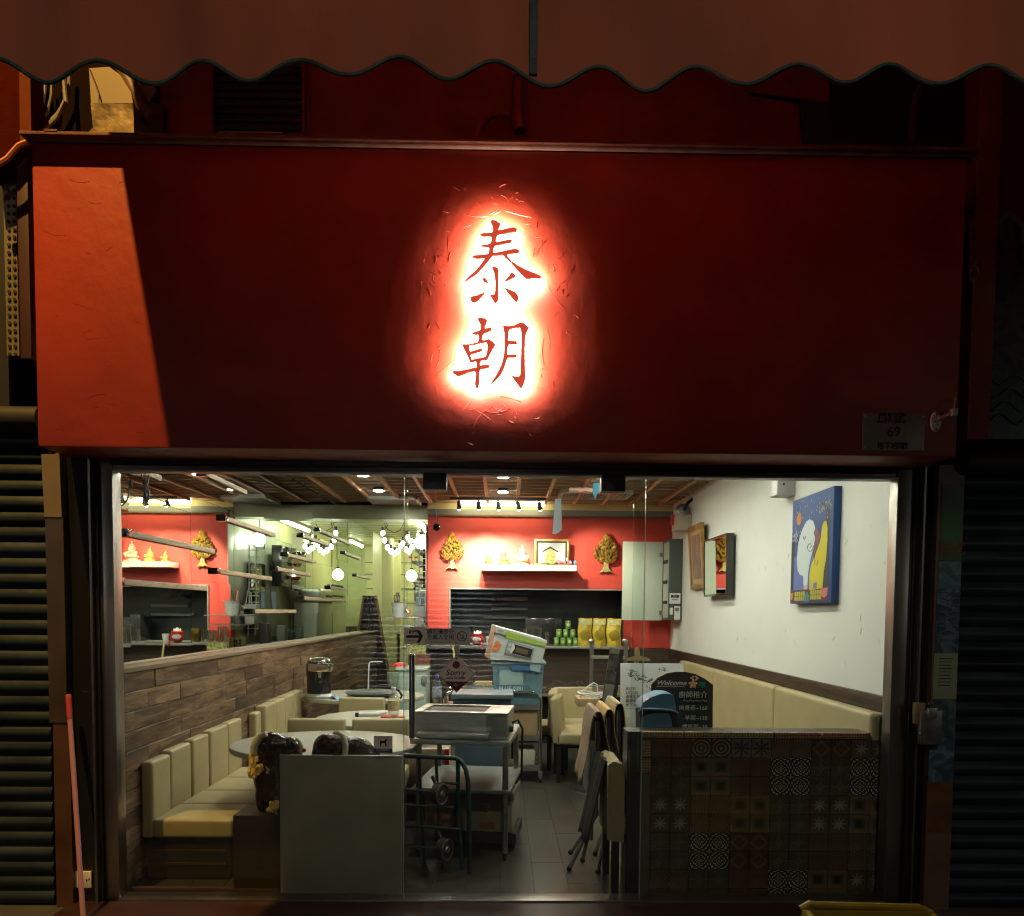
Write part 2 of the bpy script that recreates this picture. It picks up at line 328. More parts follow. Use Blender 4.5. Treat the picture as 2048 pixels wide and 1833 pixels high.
# trowel ridges in the plaster round the characters and at the left edge
b = B(); rr = random.Random(3)
cxs = X(988, YS, 600)
def ridge(px, pz, a, ln, wd, bend, h=.006):
    n = 6; top = []
    for i in range(n+1):
        t = i/n; aa = a+bend*(t-.5); top.append((px+math.cos(aa)*ln*(t-.5), pz+math.sin(aa)*ln*(t-.5)))
    for (x0, z0), (x1, z1), t in zip(top, top[1:], range(n)):
        w0 = wd*math.sin(math.pi*(t+.05)/n*.98)+.0008; w1 = wd*math.sin(math.pi*(t+1)/n*.98)+.0008
        nx, nz = -math.sin(a), math.cos(a)
        v = [b.bm.verts.new(p) for p in ((x0-nx*w0, YS+.001, z0-nz*w0), (x1-nx*w1, YS+.001, z1-nz*w1), (x1, YS-h, z1), (x0, YS-h, z0), (x0+nx*w0*.35, YS+.001, z0+nz*w0*.35), (x1+nx*w1*.35, YS+.001, z1+nz*w1*.35))]
        b.bm.faces.new((v[0], v[1], v[2], v[3])); b.bm.faces.new((v[3], v[2], v[5], v[4]))
for i in range(120):
    th = rr.uniform(0, 6.283); r = rr.uniform(.85, 1.3) if i % 3 else rr.uniform(.8, 1.05)
    px_, py_ = 990+math.cos(th)*120*r+rr.uniform(-14, 14), 625+math.sin(th)*215*r
    p = P(px_, py_, y=YS); ridge(p.x, p.z, th+1.57+rr.uniform(-.9, .9), rr.uniform(.012, .05) if i % 9 else rr.uniform(.09, .16), rr.uniform(.001, .0026), rr.uniform(-.5, .5), rr.uniform(.0007, .002))
for i in range(38):
    p = P(rr.uniform(90, 330), rr.uniform(350, 870), y=YS); ridge(p.x, p.z, rr.uniform(-.9, .6), rr.uniform(.01, .05) if i % 6 else .10, .0016, rr.uniform(-.5, .5), .0009)
part('plaster_ridges', b, M_redsign, sg, kind='stuff', smooth=False)
# --- the characters: traced brush strokes, standing off the board with light behind
A = lambda pts, ox=920, oy=430, k=9.578: [(ox+x/k, oy+y/k) for x, y in pts]
C2 = lambda pts: A(pts, 890, 620, 10.11)
tai = [A([(600,130),(640,125),(700,145),(770,190),(765,215),(735,275),(745,318),(860,298),(980,268),(1065,270),(1085,300),(1065,335),(900,368),(722,402),(700,440),(683,500),(700,545),(830,515),(960,488),(995,508),(975,548),(820,580),(668,608),(640,670),(632,715),(655,750),(800,722),(960,685),(1080,676),(1132,700),(1118,742),(1000,760),(893,775),(925,840),(980,900),(1100,985),(1250,1065),(1400,1130),(1520,1175),(1550,1200),(1535,1222),(1400,1222),(1275,1235),(1180,1155),(1080,1040),(980,930),(890,845),(815,778),(700,790),(615,803),(540,900),(450,1010),(335,1130),(210,1215),(110,1292),(105,1270),(210,1170),(310,1080),(400,970),(445,900),(470,848),(330,852),(250,830),(243,808),(330,795),(450,785),(540,765),(556,720),(560,640),(480,630),(415,618),(412,600),(520,588),(580,570),(606,520),(603,430),(500,428),(420,420),(392,396),(410,382),(520,370),(620,350),(636,310),(630,230),(600,165)]),
       A([(612,1010),(660,1012),(720,1040),(740,1080),(735,1280),(733,1480),(730,1630),(700,1690),(672,1722),(640,1640),(568,1538),(620,1555),(660,1545),(675,1490),(680,1280),(665,1150),(640,1070)]),
       A([(440,1225),(470,1222),(510,1260),(536,1310),(525,1325),(470,1295),(440,1255)]),
       A([(990,1118),(1040,1150),(1065,1195),(980,1235),(900,1275),(845,1305),(905,1235),(950,1175)]),
       A([(215,1600),(240,1580),(320,1568),(400,1530),(495,1478),(430,1560),(350,1650),(290,1690),(245,1680),(212,1640)]),
       A([(850,1408),(960,1460),(1060,1505),(1110,1570),(1118,1620),(1095,1675),(1055,1665),(1000,1600),(920,1500)])]
chao = [C2([(675,185),(720,178),(800,195),(850,230),(835,280),(808,345),(808,392),(870,378),(930,376),(942,402),(920,430),(850,468),(775,495),(752,560),(748,628),(800,628),(878,608),(950,650),(1015,715),(1010,745),(960,800),(930,870),(880,965),(830,1042),(790,1022),(735,1035),(708,1080),(703,1140),(760,1130),(840,1120),(905,1145),(900,1172),(830,1190),(720,1212),(700,1250),(690,1350),(690,1480),(670,1580),(650,1605),(625,1575),(612,1500),(620,1400),(628,1290),(600,1248),(500,1265),(400,1305),(310,1338),(265,1348),(215,1320),(160,1268),(175,1255),(300,1252),(450,1222),(560,1195),(635,1180),(645,1120),(635,1070),(608,1050),(522,1078),(505,1040),(440,900),(365,745),(365,718),(440,720),(560,700),(665,668),(685,620),(690,550),(672,512),(600,515),(540,492),(620,465),(710,430),(722,380),(715,290),(672,210)]),
        C2([(1175,335),(1230,345),(1290,352),(1400,335),(1470,300),(1535,272),(1600,295),(1692,380),(1660,440),(1632,500),(1615,600),(1610,800),(1610,1100),(1618,1280),(1620,1400),(1590,1510),(1535,1612),(1500,1550),(1420,1440),(1355,1345),(1420,1365),(1490,1368),(1520,1320),(1530,1200),(1540,900),(1550,600),(1545,450),(1520,370),(1480,368),(1300,402),(1280,480),(1272,600),(1282,650),(1360,650),(1440,652),(1455,678),(1440,705),(1290,705),(1268,760),(1255,870),(1270,925),(1380,918),(1440,922),(1455,945),(1440,970),(1270,975),(1235,1050),(1190,1200),(1120,1330),(1020,1440),(905,1532),(985,1420),(1070,1280),(1140,1130),(1190,950),(1210,750),(1212,560),(1195,430)])]
holes = [C2([(485,740),(560,722),(700,690),(835,665),(860,710),(868,780),(850,870),(820,970),(700,990),(545,1025),(520,960),(525,905),(600,895),(750,845),(755,815),(720,800),(600,840),(505,860),(485,800)])]
M_face = mat('glowing_red_letter', (.50, .05, .03), .4, emit=(1, .115, .06), es=.55)  # faint glow put into the letter faces to brighten them
M_led = emi('led_white', (1, .94, .84), 1250)
YL = YS-.040
def outline(poly, y, grow=0):
    if grow:   # widen the stroke a little on every side
        ar = sum(poly[i][0]*poly[(i+1) % len(poly)][1]-poly[(i+1) % len(poly)][0]*poly[i][1] for i in range(len(poly))); s = 1 if ar > 0 else -1; out = []
        for i in range(len(poly)):
            (ax, ay), (bx_, by_), (cx_, cy_) = poly[i-1], poly[i], poly[(i+1) % len(poly)]
            tx, ty = cx_-ax, cy_-ay; l = math.hypot(tx, ty) or 1; out.append((bx_+s*ty/l*grow, by_-s*tx/l*grow))
        poly = out
    return [P(x, yy, y=y) for x, yy in poly]
from mathutils.geometry import tessellate_polygon
def letter(name, polys, hole_sets, base, M, y0, y1, led=None, parent=None):
    """flat plates cut to the strokes, y0 front, y1 back"""
    b = B()
    for i, poly in enumerate(polys):
        g_ = .0 if led else .75
        loops = [[Vector(p) for p in outline(poly, YL, g_)]] + ([[Vector(p) for p in outline(h, YL, -g_)] for h in hole_sets] if i == 0 else [])
        tris = tessellate_polygon(loops); flat = [v for l in loops for v in l]
        for y, flip in ((y0, 0), (y1, 1)):
            if led == 'back' and not flip: continue
            vs = [b.bm.verts.new((v.x, y, v.z)) for v in flat]
            for t in tris: b.bm.faces.new([vs[k] for k in (t[::-1] if flip else t)])
            if not flip: f = vs
            else: k_ = vs
        if led != 'back':
            o = 0
            for l in loops:
                n = len(l)
                for j in range(n):
                    a, c = o+j, o+(j+1) % n; b.bm.faces.new((f[a], f[c], k_[c], k_[a]))
                o += n
    return part(name, b, M, parent, smooth=False)
for nm, polys, hs in (('sign_character', tai, []), ('sign_character', chao, holes)):
    c = letter(nm, polys, hs, None, M_face, YL-.010, YL, parent=sg)
    letter('led_backlight', polys, hs, None, M_led, YL+.003, YL+.003, led='back', parent=c)
# --- number plate
npt = thing('number_plate', 'small grey metal street number plate reading 69 at the lower right of the red board', 'plate', P(1784, 875, y=YS))
p0, p1 = P(1725, 828, y=YS), P(1847, 903, y=YS)
part('plate', B().bx(p0.x, p1.x, YS-.006, YS-.002, p1.z, p0.z, bev=.002), M_plate, npt)
cxp = (p0.x+p1.x)/2
text('lettering', '鳳翔路', .056, M_ink, npt, (cxp-.01, YS-.0075, p0.z-.026), bold=.001, sx=.9)
text('lettering', '69', .068, M_ink, npt, (cxp, YS-.0075, (p0.z+p1.z)/2), bold=.0012)
text('lettering', '地下3號舖', .038, M_ink, npt, (cxp-.005, YS-.0075, p1.z+.022), bold=.0008, sx=.9)
for x in (p0.x+.012, p1.x-.012):
    for z in (p0.z-.012, p1.z+.012): part('rivet', B().cyl((x, YS-.01, z), (x, YS-.005, z), .004, seg=8), M_steel, npt)
# --- white bracket with lamp stub
bp = P(1870, 845, y=YS)
br = thing('wall_bracket', 'small white oval wall bracket with a pink cable stub beside the number plate', 'bracket', bp)
b = B()
for k in (0,): b.lathe([(0, -.012), (.045, -.012), (.05, -.006), (.05, 0)], bp, 18, 'y', .56, 1)
part('base_plate', b, M_whitep, br)
for dz in (.038, -.038, 0): part('screw', B().cyl(bp+Vector((-.008 if dz == 0 else .0, -.016, dz)), bp+Vector((0, -.01, dz)), .004, seg=8), M_ink, br)
part('arm', B().tube([bp+Vector((.008, -.01, .012)), bp+Vector((.03, -.035, .02)), bp+Vector((.052, -.05, .03))], .011), mat('pink_plastic', (.62, .30, .26), .5), br)
part('plug', B().bx(bp.x+.046, bp.x+.074, YS-.07, YS-.04, bp.z+.015, bp.z+.052, bev=.004), M_whitep, br)
q = bp+Vector((.06, -.055, .05))
part('wire', B().tube([q, q+Vector((.002, 0, .03)), q+Vector((.012, .01, .058)), q+Vector((.022, .04, .066))], .0022, 5), M_whitep, br)

# --- wall and fittings above the signboard
ZW = Z(300, 0)
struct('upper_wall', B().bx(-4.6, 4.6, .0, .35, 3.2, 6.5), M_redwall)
def abox(x0, x1, y0, y1, px=None): pass
b = B(); x0, x1 = X(66, -.02, 220), X(180, -.02, 220)
single('wall_recess', B().bx(x0, X(318, -.02, 220), -.012, -.004, 3.7, 4.6), mat('recess_shade', (.012, .007, .005), 1, spec=0), 'dark recess behind the cables above the left end of the sign', 'recess')  # flat dark sheet, the recess's shade put into its colour
single('corner_post', B().bx(X(60, -.1, 200), X(69, -.1, 200), -.10, -.02, 3.75, 4.7), M_pipg, 'thin green metal post beside the cable bundle at upper left', 'post')
cb_ = thing('cable_bundle', 'bundle of thick grey cables curving down above the left end of the sign', 'cables', P(85, 268, y=-.06))
for i, pts in enumerate([[(140,140),(138,185),(120,225),(95,250),(80,268)], [(105,140),(103,190),(95,225),(84,245)], [(92,140),(90,185),(82,235)], [(128,150),(131,205),(112,236),(86,262)], [(74,150),(76,200),(80,240)]]):
    part('cable', B().tube([P(x, y, y=-.055-.012*i) for x, y in pts], .011 if i in (0, 3) else .007), M_grey, cb_)
du = thing('duct', 'beige sheet metal duct stained at its foot above the sign', 'duct', P(222, 268, y=-.1))
def quad(pts, y, dep): return B().prism([P(x, yy, y=y) for x, yy in pts], (0, dep, 0))
M_duct = mat('beige_duct', (.22, .17, .095), .5, var=.08, vs=3)
part('duct_body', quad([(178,137),(218,134),(240,150),(262,185),(266,207),(182,207)], -.11, .1), M_duct, du)
part('duct_foot', quad([(181,206),(267,209),(268,273),(172,270),(186,255)], -.14, .13), mat('stained_duct', (.30, .22, .11), .4, .3, c2=(.09, .06, .03), vs=11, bump=.6, bs=14), du)
part('wire', B().tube([P(180, 140, y=-.12), P(190, 165, y=-.12), P(198, 190, y=-.125), P(197, 208, y=-.13)], .004, 5), M_ink, du)
dp = thing('diagonal_pipe', 'brown pipe slanting down behind the beige duct', 'pipe', P(300, 255, y=-.07))
part('pipe', B().tube([P(240, 128, y=-.07), P(262, 170, y=-.07), P(285, 215, y=-.07), P(305, 240, y=-.07)], .035, 12), mat('brown_pipe', (.12, .06, .03), .5), dp)
part('box', quad([(272,205),(327,208),(325,270),(272,268)], -.06, .05), mat('rust', (.06, .03, .02), .8, var=.4), dp)
part('flange', quad([(280,165),(305,162),(312,185),(298,205),(283,190)], -.05, .04), M_duct, dp)
av = thing('air_vent', 'black louvred ventilation opening in the red wall above the sign', 'vent', P(518, 270, y=-.03))
v0, v1 = P(428, 150, y=-.03), P(606, 272, y=-.03)
part('opening', B().bx(v0.x, v1.x, -.012, -.002, v1.z, 4.55), M_black, av)
part('frame', B().bx(v0.x-.012, v0.x, -.05, -.003, v1.z, 4.55).bx(v1.x, v1.x+.012, -.05, -.003, v1.z, 4.55).bx(v0.x, v1.x, -.05, -.003, v1.z-.012, v1.z), M_redwall, av)
lm = B().bx(v0.x+.004, v1.x-.004, -.03, -.012, 0, .006).mesh('louvre', (0, 0, 0)); lm.materials.append(M_black)
for i in range(9): inst('louvre', lm, av, (0, 0, v1.z+.03+i*.04))
part('bolt_row', B().bx(v0.x+.03, v1.x-.1, -.055, -.05, v1.z-.004, v1.z+.002), M_steeld, av)
vp = thing('bent_pipe', 'dark painted drain pipe with a hooked bend above the glowing characters', 'pipe', P(1034, 258, y=-.07))
part('pipe', B().tube([P(1036, 148, y=-.06), P(1035, 225, y=-.06)], .026, 12).tube([P(1040, 262, y=-.08), P(1036, 245, y=-.08), P(1033, 225, y=-.08)], .034, 12), M_redwall, vp)
part('hook', B().tube([P(1025, 232, y=-.07), P(998, 228, y=-.07), P(975, 235, y=-.07), P(960, 255, y=-.07), P(953, 280, y=-.07)], .018, 10), M_redwall, vp)
part('clip', B().bx(P(1026,145,y=-.09).x, P(1045,145,y=-.09).x, -.10, -.06, Z(150,-.09), Z(144,-.09)), M_duct, vp)
single('dark_hoarding', quad([(1500,185),(1662,205),(1662,120),(1930,120),(1930,300),(1610,298),(1600,200)], -.03, .025), mat('navy_board', (.012, .014, .03), .7), 'dark navy boarding in the shade above the right end of the sign', 'board')
single('grey_conduit', B().tube([P(1843, 160, y=-.05), P(1830, 200, y=-.05), P(1820, 290, y=-.05)], .022, 10), mat('dull_conduit', (.08, .07, .06), .7), 'dull grey conduit running down the dark boarding', 'pipe')
# pillars beside the signboard
pl = thing('left_pillar', 'red painted pillar edge left of the signboard with a swept orange top', 'pillar', (-2.55, -.1, 2.7))
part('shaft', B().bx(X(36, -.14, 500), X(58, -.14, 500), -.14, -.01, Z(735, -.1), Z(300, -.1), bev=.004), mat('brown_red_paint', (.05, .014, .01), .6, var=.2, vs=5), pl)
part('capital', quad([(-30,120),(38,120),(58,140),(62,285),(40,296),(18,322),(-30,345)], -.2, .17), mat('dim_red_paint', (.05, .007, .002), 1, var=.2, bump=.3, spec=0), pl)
part('lit_edge', quad([(38,118),(60,142),(63,284),(40,290)], -.205, .004), mat('lit_edge_orange', (.13, .028, .008), .9, var=.2, spec=.1), pl)  # lamplight along the pillar edge put into a brighter colour
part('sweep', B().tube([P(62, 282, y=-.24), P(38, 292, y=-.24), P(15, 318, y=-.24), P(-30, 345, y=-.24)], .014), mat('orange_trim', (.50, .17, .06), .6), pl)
ps = thing('perforated_strip', 'beige perforated steel channel left of the red signboard', 'channel', P(22, 725, y=-.08))
part('channel', B().bx(X(9, -.08, 500), X(34, -.08, 500), -.08, -.03, Z(725, -.08), Z(336, -.08)), mat('beige_steel', (.16, .13, .08), .5, var=.15), ps)
part('dark_filler_panel', B().bx(-4.4, X(9, -.08, 500), -.07, -.03, 2.6, Z(336, -.08)), M_black, ps)  # black panel added so the wall beside the channel stays dark
hm = B().cyl((0, -.004, 0), (0, .004, 0), .0085, seg=8).mesh('slot', (0, 0, 0)); hm.materials.append(M_black)
for i in range(24):
    yy = 350+i*15.6
    for px in (17, 28): inst('slot', hm, ps, P(px+i*.12, yy, y=-.082))
rp = thing('right_pillar', 'dark red square pillar to the right of the signboard', 'pillar', (2.3, -.1, 2.5))
rx0, rx1 = X(1946, -.16, 600), X(1990, -.16, 600)
part('shaft', B().bx(rx0, rx1, -.16, -.01, Z(868, -.16), 4.75, bev=.005), mat('dull_red_paint', (.26, .055, .03), .65, var=.2, vs=5, bump=.3, bs=30), rp)
part('corner_bead', B().bx(rx0-.006, rx0, -.165, -.155, Z(868, -.16), 4.7), mat('worn_edge', (.30, .17, .08), .6, var=.4, vs=30), rp)
part('scraped_patch', quad([(1937,432),(1948,430),(1955,520),(1950,565),(1938,560)], -.17, .004), mat('scraped_plaster', (.35, .24, .20), .9, c2=(.20, .08, .06), vs=30), rp)
part('hook', B().tube([P(1941, 545, y=-.19), P(1946, 532, y=-.19), P(1953, 535, y=-.19), P(1956, 548, y=-.19)], .006), M_steeld, rp)
# patterned banner high on the right
def pattern_mat(name, ca, cbb, cc, sc):
    m = bpy.data.materials.new(name); m.use_nodes = True; n = m.node_tree; L = n.links; p = n.nodes['Principled BSDF']; p.inputs['Roughness'].default_value = .35
    tc = n.nodes.new('ShaderNodeTexCoord'); no = n.nodes.new('ShaderNodeTexNoise'); no.inputs['Scale'].default_value = sc; no.inputs['Distortion'].default_value = 1.5; no.inputs['Detail'].default_value = 3; L.new(tc.outputs['Object'], no.inputs[0])
    ra = n.nodes.new('ShaderNodeValToRGB'); e = ra.color_ramp.elements; e[0].position = .42; e[0].color = (*ca, 1); e[1].position = .58; e[1].color = (*cc, 1); x = e.new(.5); x.color = (*cbb, 1)
    L.new(no.outputs[0], ra.inputs[0]); L.new(ra.outputs[0], p.inputs['Base Color']); return m
ub = thing('upper_banner', 'dim blue green printed banner panel high at the right edge', 'banner', P(2030, 866, y=-.05))
part('panel', B().bx(X(1984, -.05, 700), 3.6, -.05, -.01, Z(866, -.05), Z(430, -.05)), pattern_mat('banner_print', (.02, .05, .06), (.05, .12, .10), (.05, .05, .015), 5), ub)
part('arch', B().tube([P(1987, 470, y=-.06)]+[P(2018-30*math.cos(t), 470-38*math.sin(t), y=-.06) for t in (0, .5, 1, 1.57, 2.1, 2.7)]+[P(2050, 520, y=-.06)], .02), mat('banner_blue', (.13, .25, .28), .5), ub)
for k in range(4): part('swirl', B().tube([P(1985+8*j, 760+k*26+10*math.sin(j*.8+k), y=-.056) for j in range(9)], .005), mat('banner_line', (.09, .18, .17), .5), ub)
part('edge_strip', B().bx(X(1981, -.06, 700), X(1985, -.06, 700), -.062, -.01, Z(866, -.06), Z(430, -.06)), M_steeld, ub)

# --- roller shutters on the neighbouring shops: every slat a part
def slat_mesh(x0, x1, pitch, name):
    b = B(); prof = []
    for i in range(7):
        t = i/6; prof.append((-.014*math.sin(t*math.pi)-.002, pitch*(.10+.80*t)))
    prof = [(0.004, pitch*.0), (0.0, pitch*.07)]+prof+[(.0, pitch*.93), (.004, pitch)]
    vs = [[b.bm.verts.new((x, p[0], p[1])) for p in prof] for x in (x0, x1)]
    for i in range(len(prof)-1): b.bm.faces.new((vs[0][i], vs[1][i], vs[1][i+1], vs[0][i+1]))
    me = b.mesh(name, (0, 0, 0), True, 50); me.materials.append(M_shut); return me
def shutter(name, label, px0, px1, ytop, y, n, pitch, hoodz):
    t = thing(name, label, 'shutter', ((px0+px1)/2, y, 0))
    me = slat_mesh(px0, px1, pitch, 'shutter_slat')
    for i in range(n): inst('slat', me, t, (0, y+random.uniform(-.0015, .0015), i*pitch-.01), (random.uniform(-.02, .02), 0, 0))
    b = B().cyl((px0, y-.02, hoodz), (px1, y-.02, hoodz), .07, seg=24).bx(px0, px1, y+.02, y+.06, -.01, hoodz)
    part('roller', b, M_black, t); return t
zt = Z(790, -.06)
lsx = X(96, -.06, 1300)
shutter('roller_shutter', 'closed dark slatted steel shutter left of the restaurant', -4.4, X(100, -.06, 1300), 0, -.06, 31, .0815, 31*.0815+.05)
shutter('roller_shutter', 'closed dark slatted steel shutter right of the restaurant', X(1905, -.06, 1300), 4.4, 0, -.06, 29, .0815, 29*.0815+.05)

# --- left jamb
jx0, jx1 = X(93, -.07, 905), X(125, -.07, 905)
jb = thing('left_jamb', 'tall left door jamb, brown, its lamplit top painted beige', 'door jamb', ((jx0+jx1)/2, -.05, 0))
zj = Z(1045, -.07); zk = Z(1450, -.07)
part('lit_cladding', B().prism([(jx0, -.10, zj), (jx1+.006, -.10, zj), (jx1, -.10, Z(915, -.1)), (jx1-.03, -.10, 2.4), (jx0-.01, -.10, 2.4)], (0, .12, 0)), mat('lamplit_beige', (.19, .15, .11), .5, var=.12), jb)  # lamplight on the jamb top put into a paler colour
part('middle_cladding', B().bx(jx0+.0, jx1+.01, -.095, .0, zk, zj), mat('brown_marble', (.05, .038, .027), .35, var=.3, vs=6), jb)
part('lower_cladding', B().bx(jx0+.015, jx1+.02, -.09, .0, -.01, zk), mat('rust_marble', (.075, .034, .019), .4, var=.35, vs=4), jb)
# dark side walls of the opening
fx0, fx1 = X(208, 0, 1300), X(236, 0, 1300)
gx0, gx1 = X(1779, 0, 1300), X(1812, 0, 1300)
struct('left_return', B().bx(jx1+.01, fx0-.002, -.05, .1, -.01, 2.42), M_blackgl)
struct('right_return', B().bx(gx1+.002, X(1862, -.04, 1300), -.05, .1, -.01, 2.42), M_blackgl)
for i, x in enumerate((fx0-.03, )): single('door_track', B().bx(x, x+.012, -.075, -.05, 0, 2.4), M_alu, 'slim metal track strip left of the glass front', 'track')
single('door_track', B().bx(gx1+.03, gx1+.04, -.075, -.05, 0, 2.4), M_alu, 'slim metal track strip right of the glass front', 'track')
# --- shop front frame, sill
zf = Z(951, 0)
sf = thing('shop_front_frame', 'brown metal frame of the shop front with its two fixed glass panes', 'window frame', (0, 0, 0))
part('left_post', B().bx(fx0, fx1, -.03, .06, 0, 2.4, bev=.003), M_alu, sf)
part('right_post', B().bx(gx0, gx1, -.03, .06, 0, 2.4, bev=.003), M_alu, sf)
part('head', B().bx(fx1, gx0, -.02, .07, zf, 2.43, bev=.003).bx(fx1, gx0, -.06, -.021, zf+.03, 2.43), mat('dark_bronze', (.05, .035, .03), .35, .6), sf)
part('glazing_bead', B().bx(fx1, gx0, -.034, -.022, zf-.006, zf+.002), M_alu, sf)
part('sill', B().bx(fx1, gx0, -.05, .06, -.005, .018, bev=.003), M_alu, sf)
struct('threshold', B().bx(jx1, gx1+.1, -.32, -.052, -.012, .006), mat('dark_red_tile', (.03, .013, .01), .35, var=.3, vs=9))

# --- glass: a fixed pane on each side and the sliding door
yd = -.004
gl1 = part('glass_pane', B().bx(fx1, X(815, 0), yd, yd+.008, .018, zf), M_glass, sf)
gl2 = part('glass_pane', B().bx(X(1264, .02), gx0, yd+.02, yd+.028, .018, zf), M_glass, sf)
dr = thing('sliding_door', 'middle sliding glass door with a chrome pull handle and hanger boxes', 'door', (X(1040, -.035), -.035, .02))
part('door_glass', B().bx(X(808, -.035), X(1288, -.035), -.04, -.032, .02, zf), M_glass, dr)
for px in (808, 1288): part('glass_edge', B().bx(X(px, -.035)-.0015, X(px, -.035)+.0015, -.0415, -.0305, .02, zf), M_edge, dr)
for a_, c_ in ((846, 893), (1202, 1250)):
    hb = part('hanger_box', B().bx(X(a_, -.03, 970), X(c_, -.03, 970), -.05, .03, Z(981, -.04), zf, bev=.004), mat('hanger_grey', (.05, .048, .045), .4, .4), dr)
    part('clip', B().box((X((a_+c_)/2, -.055, 970), -.055, Z(963, -.05)), (.035, .01, .008)), M_black, hb)
xh = X(824, -.09, 1400); zh0, zh1 = Z(1478, -.09), Z(1312, -.09)
part('handle', B().cyl((xh, -.09, zh0), (xh, -.09, zh1), .0165, seg=20), M_chrome, dr)
for z in (zh0+.05, zh1-.02): part('handle_mount', B().cyl((xh, -.10, z), (xh, -.041, z), .012, seg=14), M_chrome, dr)
part('handle_cap', B().ell((xh, -.09, zh1), (.0175, .0175, .008)), M_chrome, dr)
# stickers on the glass
M_stk = mat('silver_sticker', (.80, .78, .72), .6, 0, var=.06, vs=30)
s1 = thing('door_sticker', 'silver sticker with 趟門 and a black arrow pointing right', 'sticker', P(829, 1289, y=-.043))
def rect(p0, p1, y, th, bev=0): a_, c_ = P(*p0, y=y), P(*p1, y=y); return B().bx(a_.x, c_.x, y-th, y, c_.z, a_.z, bev)
part('backing', rect((808, 1257), (850.5, 1288), -.0405, .0012), M_stk, s1)
text('lettering', '趟門', .022, M_ink, s1, P(826, 1265, y=-.0425), bold=.0006)
b = B().prism([P(x, y, y=-.0422) for x, y in ((812,1271),(838,1271),(833,1261),(839,1261),(846,1273),(839,1286),(833,1286),(838,1276),(812,1276))], (0, .0006, 0))
part('arrow', b, M_ink, s1, smooth=False)
text('lettering', 'SLIDING', .009, M_ink, s1, P(823, 1281, y=-.0425))
s2 = thing('notice_sticker', 'silver sticker asking guests not to bring outside food, with a struck out circle', 'sticker', P(895, 1290, y=-.043))
part('backing', rect((851.5, 1257), (940, 1290), -.0405, .0012), mat('blue_silver_sticker', (.60, .64, .64), .6), s2)
text('lettering', '請勿攜帶外', .031, M_ink, s2, P(881, 1264, y=-.0425), bold=.0003, sx=.95)
text('lettering', '食進入食用', .031, M_ink, s2, P(881, 1275, y=-.0425), bold=.0003, sx=.95)
text('lettering', 'No Outside Food & Drink', .0105, M_bink, s2, P(881, 1284.5, y=-.0425))
pc = P(924, 1273, y=-.0425)
part('circle', B().tube([pc+Vector((.0255*math.cos(k*.2856), 0, .0255*math.sin(k*.2856))) for k in range(22)], .0022, 5, True), M_ink, s2)
part('bar', B().tube([pc+Vector((-.018, 0, .018)), pc+Vector((.018, 0, -.018))], .002, 5), M_ink, s2)
part('border', B().tube([P(x, y, y=-.0425) for x, y in ((911,1259),(937,1259),(937,1287),(911,1287))], .0007, 4, True), M_ink, s2)
part('cup_symbol', B().tube([pc+Vector(v) for v in ((-.012, 0, -.004), (-.008, 0, -.012), (.004, 0, -.012), (.010, 0, -.003), (.008, 0, .012), (.004, 0, .0))], .0016, 5), M_ink, s2)
s3 = thing('closed_sign', 'diamond shaped hanging sign reading Sorry with a dark red face', 'sign', P(913, 1386, y=-.05))
dia = [(914,1311),(951,1348.5),(913,1386),(875,1347)]
part('panel', B().prism([P(x, y, y=-.052) for x, y in dia], (0, .004, 0)), mat('sign_silver', (.85, .82, .76), .6), s3)
part('border', B().tube([P(914+(x-914)*.93, 1348.5+(y-1348.5)*.93, y=-.0535) for x, y in dia], .0012, 4, True), M_ink, s3)
part('red_corner', B().prism([P(x, y, y=-.0545) for x, y in ((888,1363),(936,1364),(913,1384.5))], (0, .001, 0)), mat('dark_red_print', (.09, .006, .006), .5), s3)
part('face_disc', B().cyl(P(912.5, 1330, y=-.0545), P(912.5, 1330, y=-.0545)+Vector((0, .001, 0)), .0195, seg=24), mat('maroon_print', (.10, .006, .008), .5), s3)
for dx in (-3.5, 3): part('eye', B().ell(P(912.5+dx, 1328.5, y=-.056), (.0022, .001, .0022)), M_chalk, s3)
part('mouth', B().tube([P(x, y, y=-.056) for x, y in ((909,1333),(912,1334),(916,1333))], .0009, 4), M_chalk, s3)
part('hanging_hole', B().cyl(P(913.5, 1317, y=-.0545), P(913.5, 1317, y=-.0545)+Vector((0, .001, 0)), .004, seg=12), M_ink, s3)
text('lettering', 'Sorry', .046, M_ink, s3, P(911, 1346, y=-.054), shear=.2, sx=1.05)
text('lettering', "we're CLOSED", .0165, M_ink, s3, P(911.5, 1356.5, y=-.054), bold=.0004)
text('lettering', 'ปิด', .022, M_chalk, s3, P(912, 1370, y=-.0555))
part('suction_hook', B().bx(X(910, -.045), X(920, -.045), -.047, -.041, Z(1309, -.045), Z(1292, -.045), bev=.002), mat('clear_hook', (.45, .46, .40), .3), s3)
part('chain', B().tube([P(913.5, 1306, y=-.05), P(914, 1313, y=-.05)], .0012, 4), M_chrome, s3)
s4 = thing('no_dogs_sticker', 'white and blue no dogs sticker on the left glass pane', 'sticker', P(766, 1508, y=-.006))
part('backing', rect((747.5, 1472), (785, 1497), -.0055, .001), mat('sticker_white', (.78, .80, .76), .5), s4)
part('blue_band', rect((747.5, 1497), (785, 1507.5), -.0055, .001), mat('sticker_blue', (.03, .06, .22), .5), s4)
part('border', B().tube([P(x, y, y=-.0072) for x, y in ((757,1475),(777,1475),(777,1494),(757,1494))], .0008, 4, True), M_ink, s4)
part('dog_symbol', B().prism([P(x, y, y=-.0075) for x, y in ((760,1493),(760,1484),(758.5,1481),(761,1482),(769,1482),(771,1478),(775,1480),(772.5,1483),(773,1493),(770.5,1493),(770,1487),(763,1487),(762.5,1493))], (0, .0006, 0)), M_ink, s4, smooth=False)
